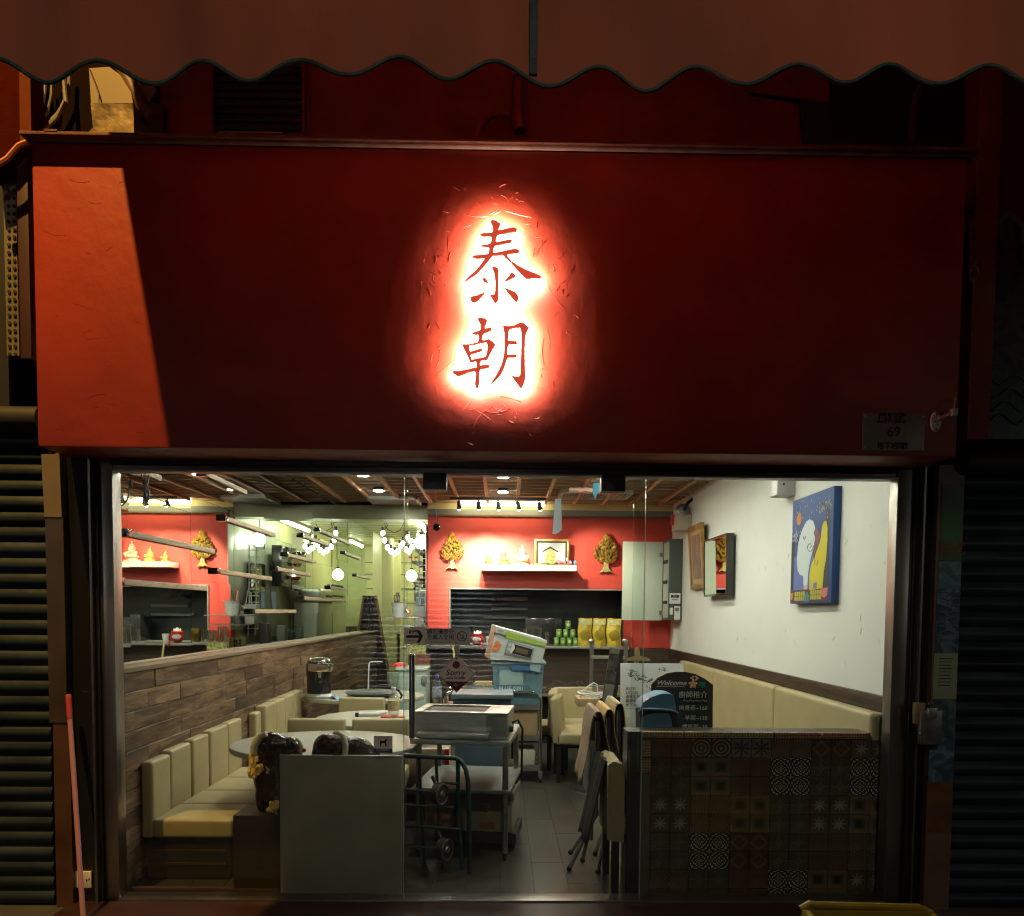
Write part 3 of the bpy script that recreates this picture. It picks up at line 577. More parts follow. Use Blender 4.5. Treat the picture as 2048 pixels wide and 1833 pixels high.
part('bar', B().tube([P(757, 1475, y=-.008), P(777, 1494, y=-.008)], .0008, 4), M_ink, s4)
text('lettering', '禁止攜帶寵物', .0125, M_chalk, s4, P(766, 1500.5, y=-.0075))
text('lettering', 'No Pets Allowed', .007, M_chalk, s4, P(766, 1505, y=-.0075))

# --- poster strip, lock box on the right
px0, px1 = X(1868, -.07, 1300), X(1912, -.07, 1300)
po = thing('poster_column', 'narrow printed column of green and blue posters between frame and right shutter', 'poster', ((px0+px1)/2, -.08, 0))
part('column', B().bx(px0-.02, px1, -.09, -.0, -.01, 2.4), mat('column_tile', (.13, .085, .06), .4, var=.2), po)
zs = [Z(v, -.09) for v in (965, 1115, 1170, 1300, 1392, 1470, 1560, 1660)]
cols = [pattern_mat('poster_green', (.02, .085, .012), (.025, .10, .015), (.03, .07, .02), 5), pattern_mat('poster_sky', (.05, .13, .17), (.09, .2, .24), (.04, .1, .1), 6), pattern_mat('poster_sea', (.02, .05, .09), (.04, .09, .13), (.10, .16, .20), 9), None, pattern_mat('poster_wave', (.03, .07, .09), (.05, .1, .12), (.10, .14, .15), 8), pattern_mat('poster_wave_low', (.03, .08, .10), (.04, .1, .12), (.11, .2, .24), 7), pattern_mat('poster_sand', (.14, .07, .03), (.12, .06, .03), (.09, .05, .03), 4)]
cols[3] = mat('paper_notice', (.22, .30, .20), .7)
for i, cm in enumerate(cols): part('poster', B().bx(px0+.0-i*.004, px1-.003, -.0935, -.0905, zs[i+1]+.001, zs[i]), cm, po)
for k in range(7): part('wave_line', B().tube([(px0+.004+(px1-px0-.01)*j/6, -.095, zs[2]-.02-k*.035+.006*math.sin(j*1.3+k*.7)) for j in range(7)], .0035, 5), mat('wave_blue', (.10, .17, .22), .5), po)
for k in range(9): part('print_line', B().bx(px0+.016, px1-.03-.004*(k % 3), -.0945, -.0935, zs[3]-.03-k*.018, zs[3]-.026-k*.018), M_ink, po)
text('lettering', '泰式', .075, mat('poster_red', (.2, .03, .02), .6), po, ((px0+px1)/2+.0, -.0945, zs[0]-.33))
lb = thing('lock_box', 'grey metal lock box with a padlock on the right side of the frame', 'lock', P(1852, 1490, y=-.12))
part('box', rect((1836, 1420), (1876, 1488), -.11, .03, .004), M_steeld, lb)
part('hasp', rect((1825, 1405), (1844, 1447), -.09, .03, .003), mat('hasp_brass', (.35, .27, .16), .45, .6), lb)
part('padlock', rect((1853, 1416), (1871, 1437), -.14, .02, .004), M_steel, lb)
pk = P(1862, 1416, y=-.15); part('shackle', B().tube([pk+Vector((-.014, 0, 0)), pk+Vector((-.014, 0, .018)), pk+Vector((0, 0, .03)), pk+Vector((.014, 0, .018)), pk+Vector((.014, 0, 0))], .004, 6), M_chrome, lb)
# --- broom stick, socket, crate
bs_ = thing('broom', 'pink broom stick with a red grip leaning on the left jamb', 'broom', P(167, 1830, y=-.3))
q0, q1 = P(137, 1392, y=-.13), P(168, 1860, y=-.34)
part('stick', B().cyl(q0+(q1-q0)*.09, q1, .0125, seg=14), mat('pink_enamel', (.42, .20, .23), .45), bs_)
part('grip', B().cyl(q0, q0+(q1-q0)*.1, .0155, .0145, seg=14).ell(q0, (.0155, .0155, .008)), mat('red_grip', (.42, .05, .055), .45), bs_)
so = thing('socket', 'white twin power socket low on the left return', 'socket', P(168, 1756, y=-.06))
part('plate', rect((150, 1742), (185, 1775), -.052, .012, .003), M_whitep, so)
for x in (158, 162, 172, 177): part('socket_hole', rect((x, 1757+(x % 3)*2), (x+2.5, 1761+(x % 3)*2), -.0645, .001), M_ink, so)
cr = thing('crate', 'yellow plastic crate on the pavement at the lower right', 'crate', (X(1735, -.8, 1806), -.8, 0))
cx0, cx1 = P(1606, 1812, y=-.85), P(1860, 1826, y=-.85)
zt_ = cx0.z+.006; fy, by = -1.22, -.86
b = B().bx(cx0.x, cx1.x, fy, fy+.02, 0, zt_-.05, bev=.004).bx(cx0.x, cx1.x, by-.02, by, 0, zt_-.05, bev=.004).bx(cx0.x, cx0.x+.02, fy+.02, by-.02, 0, zt_-.05, bev=.004).bx(cx1.x-.02, cx1.x, fy+.02, by-.02, 0, zt_-.05, bev=.004)
b.bx(cx0.x+.02, cx1.x-.02, fy+.02, by-.02, 0, .02)
part('crate_body', b, M_yellow, cr)
b = B().tube([(cx0.x-.01, by+.01, zt_-.02), (cx0.x+.03, by+.01, zt_+.004), (cx0.x+.06, by+.01, zt_-.002), (cx1.x-.05, by+.01, zt_-.012), (cx1.x+.01, by+.01, zt_-.04)], .016, 8).bx(cx0.x-.005, cx1.x+.005, by-.012, by+.02, zt_-.075, zt_-.02, bev=.008)
b.bx(cx0.x-.01, cx0.x+.02, fy, by, zt_-.05, zt_-.015, bev=.008).bx(cx1.x-.02, cx1.x+.01, fy, by, zt_-.07, zt_-.03, bev=.008).bx(cx0.x, cx1.x, fy-.02, fy+.02, zt_-.06, zt_-.02, bev=.008)
part('rim', b, M_yellow, cr)

# --- awning
aw = thing('awning', 'brown red canvas awning with a wavy valance across the whole front', 'awning', (.5, -1.75, 3.2))
YA = -1.75; AX0, AX1 = -2.05, 5.2
pxw = (P(302, 160, y=YA).x); lam = P(502, 160, y=YA).x-pxw
zb = lambda x: P(1000, 147, y=YA).z + .0175*x - .030*math.cos((x-pxw)/lam*2*math.pi)
wob = lambda x, z: YA+.018*math.sin(x*2.3)+.014*math.sin(x*5.1+z*3)+.006*math.sin(x*17+z*2)+.004*math.sin(x*31+1)
b = B().grid(lambda u, v: (lambda x: Vector((x, wob(x, v), zb(x)+(3.62-zb(x))*v)))(AX0+(AX1-AX0)*u), 360, 6)
part('valance', b, M_awn, aw)
part('binding', B().tube([(x, wob(x, 0)-.002, zb(x)) for x in [AX0+(AX1-AX0)*i/420 for i in range(421)]], .0065, 6), M_pipg, aw)
b = B().prism([(AX0, YA, 3.62), (AX0, YA, 3.612), (AX0, .0, 5.29), (AX0, .0, 5.3)], (AX1-AX0, 0, 0))
part('canopy', b, M_awn, aw)
xs_ = P(1067, 100, y=YA).x
part('seam', B().bx(xs_-.0125, xs_+.0125, wob(xs_, .5)-.012, wob(xs_, .5)+.004, zb(xs_)+.02, 3.62, bev=.003), M_pipg, aw)
# --- shops across the street (seen in the glass as a faint reflection)
ob = thing('opposite_shop', 'closed shop across the street with a steel shutter, seen only in reflections', 'shop', (0, -13, 0))
me = slat_mesh(-2.6, 2.6, .1, 'opposite_slat'); me.materials.clear(); me.materials.append(mat('opposite_shutter', (.3, .34, .34), .2, 1))
for i in range(26): inst('slat', me, ob, (-.6, -9.4, .05+i*.1), (0, 0, math.pi))
part('wall', B().bx(-8, 8, -10.2, -9.5, 0, 6), mat('opposite_wall', (.03, .028, .025), .8), ob)
# ================================================================== INSIDE: room shell
XW, XL, XM, YB, ZC = 2.2, -2.11, -2.23, 5.67, 2.95
XR = X(855, YB, 1150)        # left end of the coral wall
XRr = X(1338, YB, 1150)
struct('floor', B().bx(-2.3, 2.4, .06, 12.2, -.06, -.006), M_grout)
fl = bpy.data.objects['floor']
fm = {}
for i in range(22):
    x0 = -2.1+i*.2; oy = (i*.37) % 1.0
    for k in range(8):
        y0, y1 = max(.065, .065+k-oy), min(.065+k+1-oy, 6.6)
        if y1-y0 < .08: continue
        ln = round(y1-y0, 3)
        if ln not in fm:
            fm[ln] = B().bx(-.098, .098, 0.0015, ln-.0015, -.004, 0).mesh('floor_tile', (0, 0, 0)); fm[ln].materials.append(M_ftile)
        inst('floor_tile', fm[ln], fl, (x0, y0, 0))
struct('right_wall', B().bx(XW, XW+.1, .06, YB+.3, -.01, 3.3), M_white)
b = B(); rr = random.Random(5)
for i in range(46):
    y, z, a, ln = rr.uniform(.2, 3.4), rr.uniform(1.2, 2.2), rr.uniform(.6, 2.4), rr.uniform(.02, .07)
    dy, dz = math.cos(a)*ln, math.sin(a)*ln
    b.bm.faces.new([b.bm.verts.new(p) for p in ((XW-.0004, y, z), (XW-.004, y+dy*.5, z+dz*.5+.002), (XW-.0004, y+dy, z+dz), (XW-.0004, y+dy*.5, z+dz*.5-.003))])
o = part('trowel_marks', b, M_white, bpy.data.objects['right_wall'], kind='stuff', smooth=False)
# dado rail on the right wall and upholstered bench back
dr_ = thing('dado_rail', 'dark brown wooden dado rail along the white right wall', 'rail', (2.15, 3, 1.0))
part('rail', B().bx(XW-.03, XW, .08, YB, 1.045, 1.135, bev=.004), M_dwood2, dr_)
part('lower_panel', B().bx(XW-.02, XW, .08, YB, .0, 1.045), M_dwood2, dr_)
rb = thing('bench', 'cream upholstered bench back and seat along the right wall behind the tiled half wall', 'bench', (1.95, 2.6, 0))
for y0, y1 in ((.10, 1.62), (1.63, 3.27), (3.28, 4.7)):
    part('back_cushion', B().bx(XW-.11, XW-.02, y0, y1, .42, 1.045, bev=.035, seg=4), M_cream, rb)
    part('seat_cushion', B().bx(XW-.50, XW-.115, y0, y1, .32, .42, bev=.03, seg=3), M_cream, rb)
part('base', B().bx(XW-.46, XW-.03, .12, 4.7, 0, .32), M_dwood, rb)
# left wall: plank wainscot, ledge, mirror
struct('left_wall', B().bx(XM-.1, XM-.012, .06, 12.2, -.01, 3.3), M_passage)
ws = thing('wainscot', 'rustic brown plank wainscot under the mirror on the left wall', 'wainscot', (XL, 4, 0))
part('backing', B().bx(XM-.01, XL-.022, .09, 8.9, 0, 1.235), M_black, ws)
pm_ = {}
rr = random.Random(11); H = 1.235/11
for r_ in range(11):
    y = .09-rr.uniform(0, .5)
    while y < 8.9:
        ln = rr.choice([.45, .6, .8, 1.0]) if y < 4 else 1.6; y0, y1 = max(.09, y), min(8.9, y+ln); y += ln
        if y1-y0 < .05: continue
        k = round(y1-y0, 2)
        if k not in pm_: pm_[k] = B().bx(-.022, 0, .001, k-.001, .0015, H-.0015, bev=.003, seg=1).mesh('plank', (0, 0, 0)); pm_[k].materials.append(M_woodp)
        inst('plank', pm_[k], ws, (XL+rr.uniform(-.004, .004), y0, r_*H))
part('ledge', B().bx(XM+.002, XL+.012, .08, 8.9, 1.236, 1.262, bev=.003), M_ledge, ws)
mi = thing('mirror_wall', 'wall of slightly misaligned mirror panels above the plank wainscot', 'mirror', (XM, 4, 1.27))
part('mirror_backing', B().bx(XM-.0098, XM-.0075, .09, 8.9, 1.264, 3.0), M_mirror, mi, smooth=False)
ys = [.09, .44, 1.33, 2.2, 3.0, 3.9, 4.8, 5.8, 6.8, 7.9, 8.9]
for i in range(len(ys)-1):
    z = 1.264; first = True
    while z < 3.0:
        h = (.30+.12*((i*7) % 3)) if first else .60; first = False
        z1 = min(3.0, z+h)
        if z1-z > .06:
            me = B().bx(-.0015, 0, -(ys[i+1]-ys[i])/2+.001, (ys[i+1]-ys[i])/2-.001, -(z1-z)/2+.001, (z1-z)/2-.001).mesh('mirror_panel', (0, 0, 0), smooth=False); me.materials.append(M_mirror)
            inst('mirror_panel', me, mi, (XM, (ys[i]+ys[i+1])/2, (z+z1)/2), (0, rr.uniform(-.4, .4)*R(1), rr.uniform(-1, 1)*R(.32)))
        z = z1
# rails mounted on the mirror
rails = [((256,1068),(426.5,1103),'rail crossing the reflected gold tree'), ((451,1038),(548.6,1071),'uppermost rail right of the reflected coral wall'), ((241.7,1163),(410.6,1178),'long low rail beside the glass front'), ((435,1143),(541,1158),'middle rail over the white jug'),
         ((552.5,1137),(620,1151.6),'rail under the little cabinet'), ((573,1108),(630,1125.6),'rail across the little cabinet'), ((605,1071),(657,1092),'rail below the bulb cluster'), ((638,1062),(700,1087),'rail beside the hanging bulbs'), ((689,1105.6),(720.6,1119),'short rail deep in the passage'),
         ((712,1151),(740.6,1158),'shortest rail at the far end of the mirror'), ((658.7,1175),(697,1181),'small rail over the steel cooker'), ((505,1222.7),(590,1223.5),'level rail near the blue bags'), ((605,1198),(690,1201),'level rail across the steel cooker'), ((283.5,944),(318.6,956),'topmost rail touching the head of the frame'), ((412,950),(491,984),'top rail under the ceiling slats')]
for i, (a_, c_, lb_) in enumerate(rails):
    xa = XM+.012; p0, p1 = P(*a_, x=xa), P(*c_, x=xa)
    zz = (p0.z+p1.z)/2
    t = thing('mirror_rail', 'pale oak '+lb_+' on the mirror wall', 'wall rail', p0, 'oak rails fixed to the mirror wall')
    part('bar', B().bx(XM+.004, xa+.015, p0.y, p1.y, zz-.018, zz+.018, bev=.002), M_rail, t)
    part('dark_end', B().bx(xa-.02, xa+.025, p0.y-.07, p0.y, zz-.024, zz+.024, bev=.002), M_blackgl, t)
    
# ceiling
struct('ceiling', B().bx(-2.4, 2.4, -.0, 6.0, 3.22, 3.3), mat('cream_ceiling', (.55, .45, .26), .8))
ce = bpy.data.objects['ceiling']
struct('transom_wall', B().bx(-2.4, 2.4, .08, .14, 2.44, 3.22), M_black)
cpm = B().bx(XM+.01, XW-.005, 0, .17, 0, .02, bev=.002, seg=1).mesh('ceiling_plank', (0, 0, 0)); cpm.materials.append(M_cplank)
for k in range(24): inst('ceiling_plank', cpm, ce, (0, .2+k*.2, 3.02))
cbm = B().bx(XM+.01, XW-.005, 0, .035, 0, .03).mesh('cross_batten', (0, 0, 0)); cbm.materials.append(mat('mid_brown_batten', (.42, .29, .18), .6))
for k in range(28): inst('cross_batten', cbm, ce, (0, .18+k*.2, 2.985))
bmm = B().bx(-.017, .017, 0, 5.3, 0, .035, bev=.002, seg=1).mesh('ceiling_beam', (0, 0, 0)); bmm.materials.append(M_beam)
for k in range(-6, 7): inst('ceiling_beam', bmm, ce, (-.19+.36*k, .18, ZC))
struct('back_beam', B().bx(XR, XW, YB-.03, YB+.25, 2.84, 2.91), M_grey)
struct('cream_soffit', B().bx(XR, XW, YB-.02, YB+.25, 2.912, 3.22).bx(XR, XW, 4.99, YB-.02, 3.035, 3.06), mat('cream_soffit_paint', (.72, .56, .28), .7))
nb = thing('scalloped_trim', 'row of small brown scallops under the grey beam on the coral wall', 'trim', (.5, YB, 2.83))
sm = B().lathe([(0, -.012), (.018, -.008), (.022, 0)], (0, 0, 0), 10, 'y').mesh('scallop', (0, 0, 0)); sm.materials.append(mat('scallop_brown', (.16, .09, .04), .5))
n_s = 84
for k in range(n_s): inst('scallop', sm, nb, (XR+.03+(XW-.06-XR)*k/(n_s-1), YB-.02, 2.835))
# coral back wall with the serving hatch
hx0, hx1, hz0, hz1 = X(899, YB, 1230), X(1250, YB, 1230), 1.165, Z(1178, YB)
bw = struct('back_wall', B().bx(XR, hx0, YB, YB+.12, 1.0, 2.9).bx(hx0, hx1, YB, YB+.12, hz1, 2.9).bx(hx1, XW, YB, YB+.12, 1.135, 2.9), M_redin)
struct('hatch_lining', B().bx(hx0, hx1, YB+.7, YB+.74, 1.0, hz1+.1).bx(hx0-.04, hx0, YB+.12, YB+.74, 1.0, hz1+.1).bx(hx1, hx1+.04, YB+.12, YB+.74, 1.0, hz1+.1).bx(hx0-.04, hx1+.04, YB+.12, YB+.74, hz1+.1, hz1+.14), mat('dark_hatch_panel', (.045, .05, .048), .25, var=.3, vs=3))
hf = thing('hatch_frame', 'steel edged serving hatch in the coral wall', 'hatch', ((hx0+hx1)/2, YB, hz0))
part('top_edge', B().bx(hx0, hx1, YB-.02, YB+.12, hz1-.01, hz1+.005), M_steel, hf)
part('side_edge', B().bx(hx0-.004, hx0+.012, YB-.02, YB+.12, hz0, hz1), M_steel, hf)
part('counter_ledge', B().bx(hx0-.3, hx1+.02, YB-.22, YB+.6, hz0-.035, hz0, bev=.003), M_steel, hf)
for x, z0, z1, w2 in ((.1, 1.75, 1.80, .5), (.1, 1.62, 1.655, .5), (.05, 1.50, 1.53, .6), (-.3, 1.9, 2.0, .35)):
    part('shelf_line', B().bx(x-w2/2, x+w2/2, YB+.60, YB+.69, z0, z1), M_grey, hf)
part('menu_triangle', B().prism([(-.22, YB+.3, hz1), (.08, YB+.3, hz1), (-.07, YB+.3, hz1-.16)], (0, .02, 0)), M_dwood, hf)
struct('counter_front', B().bx(XR-.0, XW, YB-.02, YB+.1, .0, hz0-.04), mat('counter_planks', (.055, .034, .022), .45, var=.35, vs=3, stretch=(.6, 1, 12), bump=.3, bs=30))
bf = thing('counter_bench', 'low brown bench shelf at the foot of the dark counter', 'shelf', (.6, 5.0, 0))
part('shelf_top', B().bx(-.3, XW-.5, 4.75, YB-.03, .60, .63, bev=.003), M_ledge, bf)
part('shelf_front', B().bx(-.3, XW-.5, 5.0, YB-.04, 0, .60), M_dwood, bf)
# passage at the left back
struct('passage_side_wall', B().bx(XR-.0, XR+.08, YB+.13, 7.7, 0, 3.1), M_pgrey)
struct('passage_far_wall', B().bx(XR-.0, XR+.08, 7.7, 12.1, 0, 3.1), M_passage)
struct('passage_end_wall', B().bx(XM, XR+.1, 12.0, 12.1, 0, 3.1), mat('green_panel_wall', (.50, .54, .32), .35, var=.06))
struct('passage_ceiling', B().bx(XM-.02, XR+.02, 6.0, 12.1, 2.96, 3.0), mat('metal_ceiling', (.62, .60, .36), .30, .35, var=.1, vs=2))
pce = bpy.data.objects['passage_ceiling']
sm2 = B().bx(XM, XR, 0, .012, 0, .004).mesh('panel_seam', (0, 0, 0)); sm2.materials.append(M_grey)
for k in range(16): inst('panel_seam', sm2, pce, (0, 6.2+k*.36, 2.954))
struct('passage_lower_wall', B().bx(XM, XR, 11.96, 11.99, 0, 1.25).bx(XR-.02, XR-.001, YB+.14, 12, 0, 1.2), M_dwood2)
# --- ceiling lights
M_dl = emi('downlight_glow', (1, .96, .83), 560)
ring = B().lathe([(.052, 0), (.062, -.006), (.070, 0)], (0, 0, 0), 24)
t0 = thing('downlight', 'x', 'ceiling light', (0, 0, 2.95), 'round recessed downlights in the slatted ceiling')
part('rim', ring, M_steel, t0, local=True); part('lens', B().cyl((0, 0, -.003), (0, 0, .004), .052, seg=24), M_dl, t0, local=True)
part('housing', B().cyl((0, 0, .005), (0, 0, .07), .06, seg=20), M_black, t0, local=True)
rows = [(-1.4, 'left'), (0, 'middle'), (1.42, 'right')]; ds = [(.22, 'nearest the glass front'), (1.4, 'second from the glass front'), (2.45, 'third from the glass front'), (3.5, 'fourth from the glass front'), (4.45, 'farthest from the glass front')]
first = True
for x, rn in rows:
    for y, dn in ds:
        if rn == 'right' and y > 4 or rn != 'right' and y < 1: continue
        if rn == 'right' and y < 1: x = 1.15
        lbl = f'round downlight in the {rn} row, {dn}'
        if first: t0.location = (x, y, 2.945); t0['label'] = lbl; first = False
        else: clone(t0, (x, y, 2.945), label=lbl)
# spot track and bright cove in front of the coral wall
tr = thing('track_light', 'black lighting track with five small spots before the coral wall', 'track light', (0, 4.75, 2.9))
tx0, tx1 = X(900, 4.75, 1003), X(1093, 4.75, 1003)
part('track', B().bx(tx0, tx1, 4.74, 4.77, 2.905, 2.93), M_black, tr)
for i, px in enumerate((918, 957, 996, 1036, 1078)):
    x = X(px, 4.75, 1010); s = part('spot_head', B().cyl((x, 4.75, 2.905), (x, 4.755, 2.87), .008, seg=8).cyl((x, 4.74, 2.875), (x+.004*i, 4.78, 2.80), .022, .028, seg=14), M_black, tr)
    part('spot_lens', B().cyl((x+.004*i, 4.781, 2.799), (x+.004*i, 4.786, 2.797), .02, seg=14), emi('spot_glow', (1, .85, .55), 20), s)
for x, tx, e in ((-.45, -.55, 330), (-.2, -.2, 800), (.05, .1, 420), (.3, .5, 120), (.5, 1.35, 170)): lamp('track_spot', (x, 4.82, 2.78), e, (1, .88, .62), .03, 'SPOT', (tx, 5.67, 2.1), 58, .9)
cv = thing('cove_light', 'bright warm strip light above the slats before the coral wall', 'strip light', (0, 5.3, 3.15))
part('diffuser', B().bx(X(915, 5.45, 1010), X(1090, 5.45, 1010), 5.43, 5.50, 2.93, 2.99, bev=.01), emi('cove_tube', (1, .88, .55), 16), cv)
part('tray', B().bx(X(913, 5.45, 1010), X(1092, 5.45, 1010), 5.42, 5.51, 2.991, 3.01), M_whitep, cv)
ac0 = thing('air_grille', 'grey ceiling air grille at the upper right before the coral wall', 'air vent', (.95, 4.8, 2.93))
def grille(t, x0, x1, y0, y1, z, n):
    part('frame', B().bx(x0, x1, y0, y0+.03, z-.02, z+.02).bx(x0, x1, y1-.03, y1, z-.02, z+.02).bx(x0, x0+.03, y0, y1, z-.02, z+.02).bx(x1-.03, x1, y0, y1, z-.02, z+.02), M_offw, t)
    part('back', B().bx(x0, x1, y0, y1, z+.021, z+.03), M_grey, t)
    fm_ = B().box((0, 0, 0), (.006, y1-y0-.06, .03), (0, .5, 0)).mesh('fin', (0, 0, 0)); fm_.materials.append(M_offw)
    for i in range(n): inst('fin', fm_, t, (x0+.04+(x1-x0-.08)*i/(n-1), (y0+y1)/2, z))
grille(ac0, X(1120, 4.6, 1005), X(1262, 4.6, 1005), 4.45, 4.95, 2.965, 22)
ac1 = thing('air_grille', 'slatted metal air grille over the entrance of the passage', 'air vent', (-1.3, 5.2, 2.93))
grille(ac1, X(738, 5.2, 1015), X(838, 5.2, 1015), 5.0, 5.5, 2.95, 26)
struct('passage_lintel', B().bx(XM, XR, 5.72, 5.98, 2.78, 2.96), mat('green_metal', (.34, .34, .22), .3, .3))
# globes and bulbs of the passage
M_globe = emi('globe_glow', (1, 1, .82), 14)
def pendant(px, py, d, label):
    p = P(px, py, y=d-4.09); t = thing('pendant_lamp', label, 'pendant lamp', p, 'glowing globe pendants of the passage')
    part('globe', B().lathe([(0, -.095), (.05, -.085), (.085, -.05), (.098, 0), (.085, .045), (.05, .08), (.03, .1), (0, .1)], p, 20), M_globe, t)
    part('cap', B().cyl(p+Vector((0, 0, .1)), p+Vector((0, 0, .135)), .028, seg=12), M_black, t)
    part('cord', B().cyl(p+Vector((0, 0, .13)), (p.x, p.y, 2.95), .005, seg=6), M_black, t)
pendant(823, 1152, 13.2, 'glowing globe pendant halfway down the passage')
pendant(843, 1085, 10.4, 'glowing globe pendant close to the coral wall corner')
def bulbs(pts, d, label, swing):
    t = thing('bulb_garland', label, 'string lights', P(*pts[0], y=d-4.09))
    part('cable', B().tube([P(*q, y=d-4.09) for q in swing], .006, 5), M_black, t)
    for q in pts:
        p = P(*q, y=d-4.09); s = part('socket', B().cyl(p, p+Vector((0, 0, .06)), .022, seg=10), M_black, t)
        part('bulb', B().lathe([(0, -.085), (.025, -.075), (.038, -.05), (.034, -.02), (.018, 0), (0, 0)], p, 12), emi('bulb_glow', (1, .98, .8), 7), s)
bulbs([(766,1062),(769,1076),(775,1090),(782,1098),(789,1102),(796,1098),(800,1088),(806,1082),(812,1094),(818,1098),(824,1090),(822,1078),(816,1070)], 11.8, 'cluster of small bulbs hung on a looping black cable in the passage',
      [(790,955+60),(803,1025),(808,1045),(800,1062),(786,1066),(774,1058),(768,1045),(770,1040),(775,1052),(768,1062),(770,1080),(780,1092),(792,1098),(800,1086),(808,1080),(815,1094),(824,1088),(818,1068),(806,1060)])
bulbs([(352,1060),(362,1066),(372,1070)], 9.0, 'three loose bulb sockets near the mirror', [(345,1000),(348,1045),(355,1054),(365,1060),(375,1064)]) if False else None
hc = thing('hanging_cables', 'tangle of pale hanging cables with plugs at the upper left behind the glass', 'cables', P(285, 950, y=.25))
for pts in ([(282,944),(285,955),(292,972),(289,990),(286,1008),(290,1012),(297,1000),(299,985),(294,972),(298,950)], [(258,976),(257,992),(252,1004),(244,1011),(236,1010)], [(262,977),(290,977)], [(240,985),(243,992)]):
    part('cable', B().tube([P(x, y, y=.25) for x, y in pts], .0055, 5), M_offw, hc)
for q in ((289, 965), (291, 993), (262, 967), (241, 993)): p = P(*q, y=.25); part('plug', B().cyl(p-Vector((0, 0, .02)), p+Vector((0, 0, .02)), .011, .006, seg=8), M_grey, hc)
# fluorescent light of the kitchen passage
fl_ = thing('fluorescent_tube', 'white fluorescent tube on the passage ceiling', 'strip light', (-1.2, 8, 2.9))
part('tube', B().cyl((-1.25, 6.8, 2.9), (-1.25, 8.3, 2.9), .022, seg=12), emi('fluorescent_glow', (.97, 1, .72), 95), fl_)
part('fitting', B().bx(-1.29, -1.21, 6.75, 8.35, 2.925, 2.953), M_whitep, fl_)
fl2 = thing('fluorescent_tube', 'second white fluorescent tube, deep in the passage', 'strip light', (-1.7, 11, 2.9))
part('tube', B().cyl((-1.6, 10.2, 2.9), (-1.6, 11.4, 2.9), .022, seg=12), emi('fluorescent_glow_b', (.97, 1, .72), 95), fl2)
part('fitting', B().bx(-1.64, -1.56, 10.15, 11.45, 2.925, 2.953), M_whitep, fl2)
# passage furniture
def pbox(name, label, cat, px0, px1, py0, py1, y, dep, m, bev=.004):
    a_, c_ = P(px0, py0, y=y), P(px1, py1, y=y)
    return single(name, B().bx(a_.x, c_.x, y, y+dep, c_.z, a_.z, bev), m, label, cat)
dp_ = thing('double_door', 'pale green riveted doors at the end of the passage', 'door', P(830, 1290, y=11.9))
a_, c_ = P(800, 1085, y=11.9), P(856, 1300, y=11.9)
part('leaf', B().bx(a_.x, (a_.x+c_.x)/2-.005, 11.9, 11.95, 0, a_.z), M_passage, dp_); part('leaf', B().bx((a_.x+c_.x)/2+.005, c_.x, 11.9, 11.95, 0, a_.z), M_passage, dp_)
for z in (1.45, 1.75, 2.05, 2.35, 2.6): part('band', B().bx(a_.x, c_.x, 11.88, 11.899, z, z+.02), M_grey, dp_)
for q in ((821, 1115), (833, 1115)): part('red_label', rect((q[0]-4, q[1]-1.5), (q[0]+3, q[1]+1.5), 11.87, .01), M_redp, dp_)
po_ = pbox('door_gap', 'tall dark gap between the yellow wall and the switch panel', 'opening', 776, 784, 1180, 1272, 10.9, .02, M_black)
sb = thing('switch_panel', 'yellow green panel with two framed round cornered switch boxes', 'panel', P(793, 1270, y=10.8))
part('panel', rect((783, 1085), (801, 1268), 10.85, .03), M_passage, sb)
for z in (1198, 1220): part('switch_box', rect((788, z-8), (800, z+7), 10.81, .03, .02), M_grey, sb); part('switch_face', rect((790, z-6), (798, z+5), 10.77, .02, .01), M_passage, sb)
cn = single('round_column', B().cyl(P(764, 1272, y=10.2), (P(764, 1272, y=10.2).x, 10.2, 2.95), .22, seg=32), M_passage, 'shiny yellow green round column beside the passage', 'column')
rk = thing('wire_rack', 'white wire shelf rack at the corner of the coral wall', 'rack', P(846, 1260, y=6.1))
for px in (838, 852):
    part('upright', B().cyl(P(px, 1275, y=6.1), P(px, 1095, y=6.1), .008, seg=6), M_whitep, rk)
for py in range(1105, 1270, 13): part('rung', B().cyl(P(832, py, y=6.1), P(855, py, y=6.1), .006, seg=6), M_whitep, rk)
wj = thing('plastic_jugs', 'stack of white plastic tubs on the wire shelf beside the coral wall', 'tubs', P(846, 1240, y=6.0))
part('tub', B().bx(X(829, 6, 1225), X(853, 6, 1225), 5.95, 6.1, Z(1236, 6), Z(1214, 6), bev=.01), M_whitep, wj); part('tub', B().bx(X(831, 6, 1240), X(850, 6, 1240), 5.95, 6.1, Z(1253, 6), Z(1238, 6), bev=.01), M_whitep, wj)
part('handle', B().tube([P(840, 1214, y=6.0), P(842, 1190, y=6.0), P(848, 1186, y=6.0), P(852, 1212, y=6.0)], .008), M_whitep, wj)
# tall wooden ladder leaning at the end of the mirror
ld = thing('wooden_ladder', 'tall tapering dark wooden ladder standing at the end of the mirror', 'ladder', P(760, 1400, y=8.6))
yl = 8.6
L0, L1, R0_, R1_ = P(742, 1192, y=yl), P(742, 1400, y=yl), P(751, 1192, y=yl), P(785, 1400, y=yl)
part('rail', B().cyl(L0, L1, .03, seg=6), M_dwood, ld); part('rail', B().cyl(R0_, R1_, .03, seg=6), mat('oak_brown', (.20, .10, .05), .5), ld)
for k in range(14):
    t = k/13*.95+.02; part('rung', B().cyl(L0.lerp(L1, t), R0_.lerp(R1_, t), .02, seg=6), M_dwood, ld)
part('back_panel', B().prism([L0+Vector((0, .06, 0)), R0_+Vector((0, .06, 0)), R1_+Vector((0, .06, 0)), L1+Vector((0, .06, 0))], (0, .03, 0)), mat('ladder_panel', (.13, .075, .045), .5, var=.3, vs=9), ld)
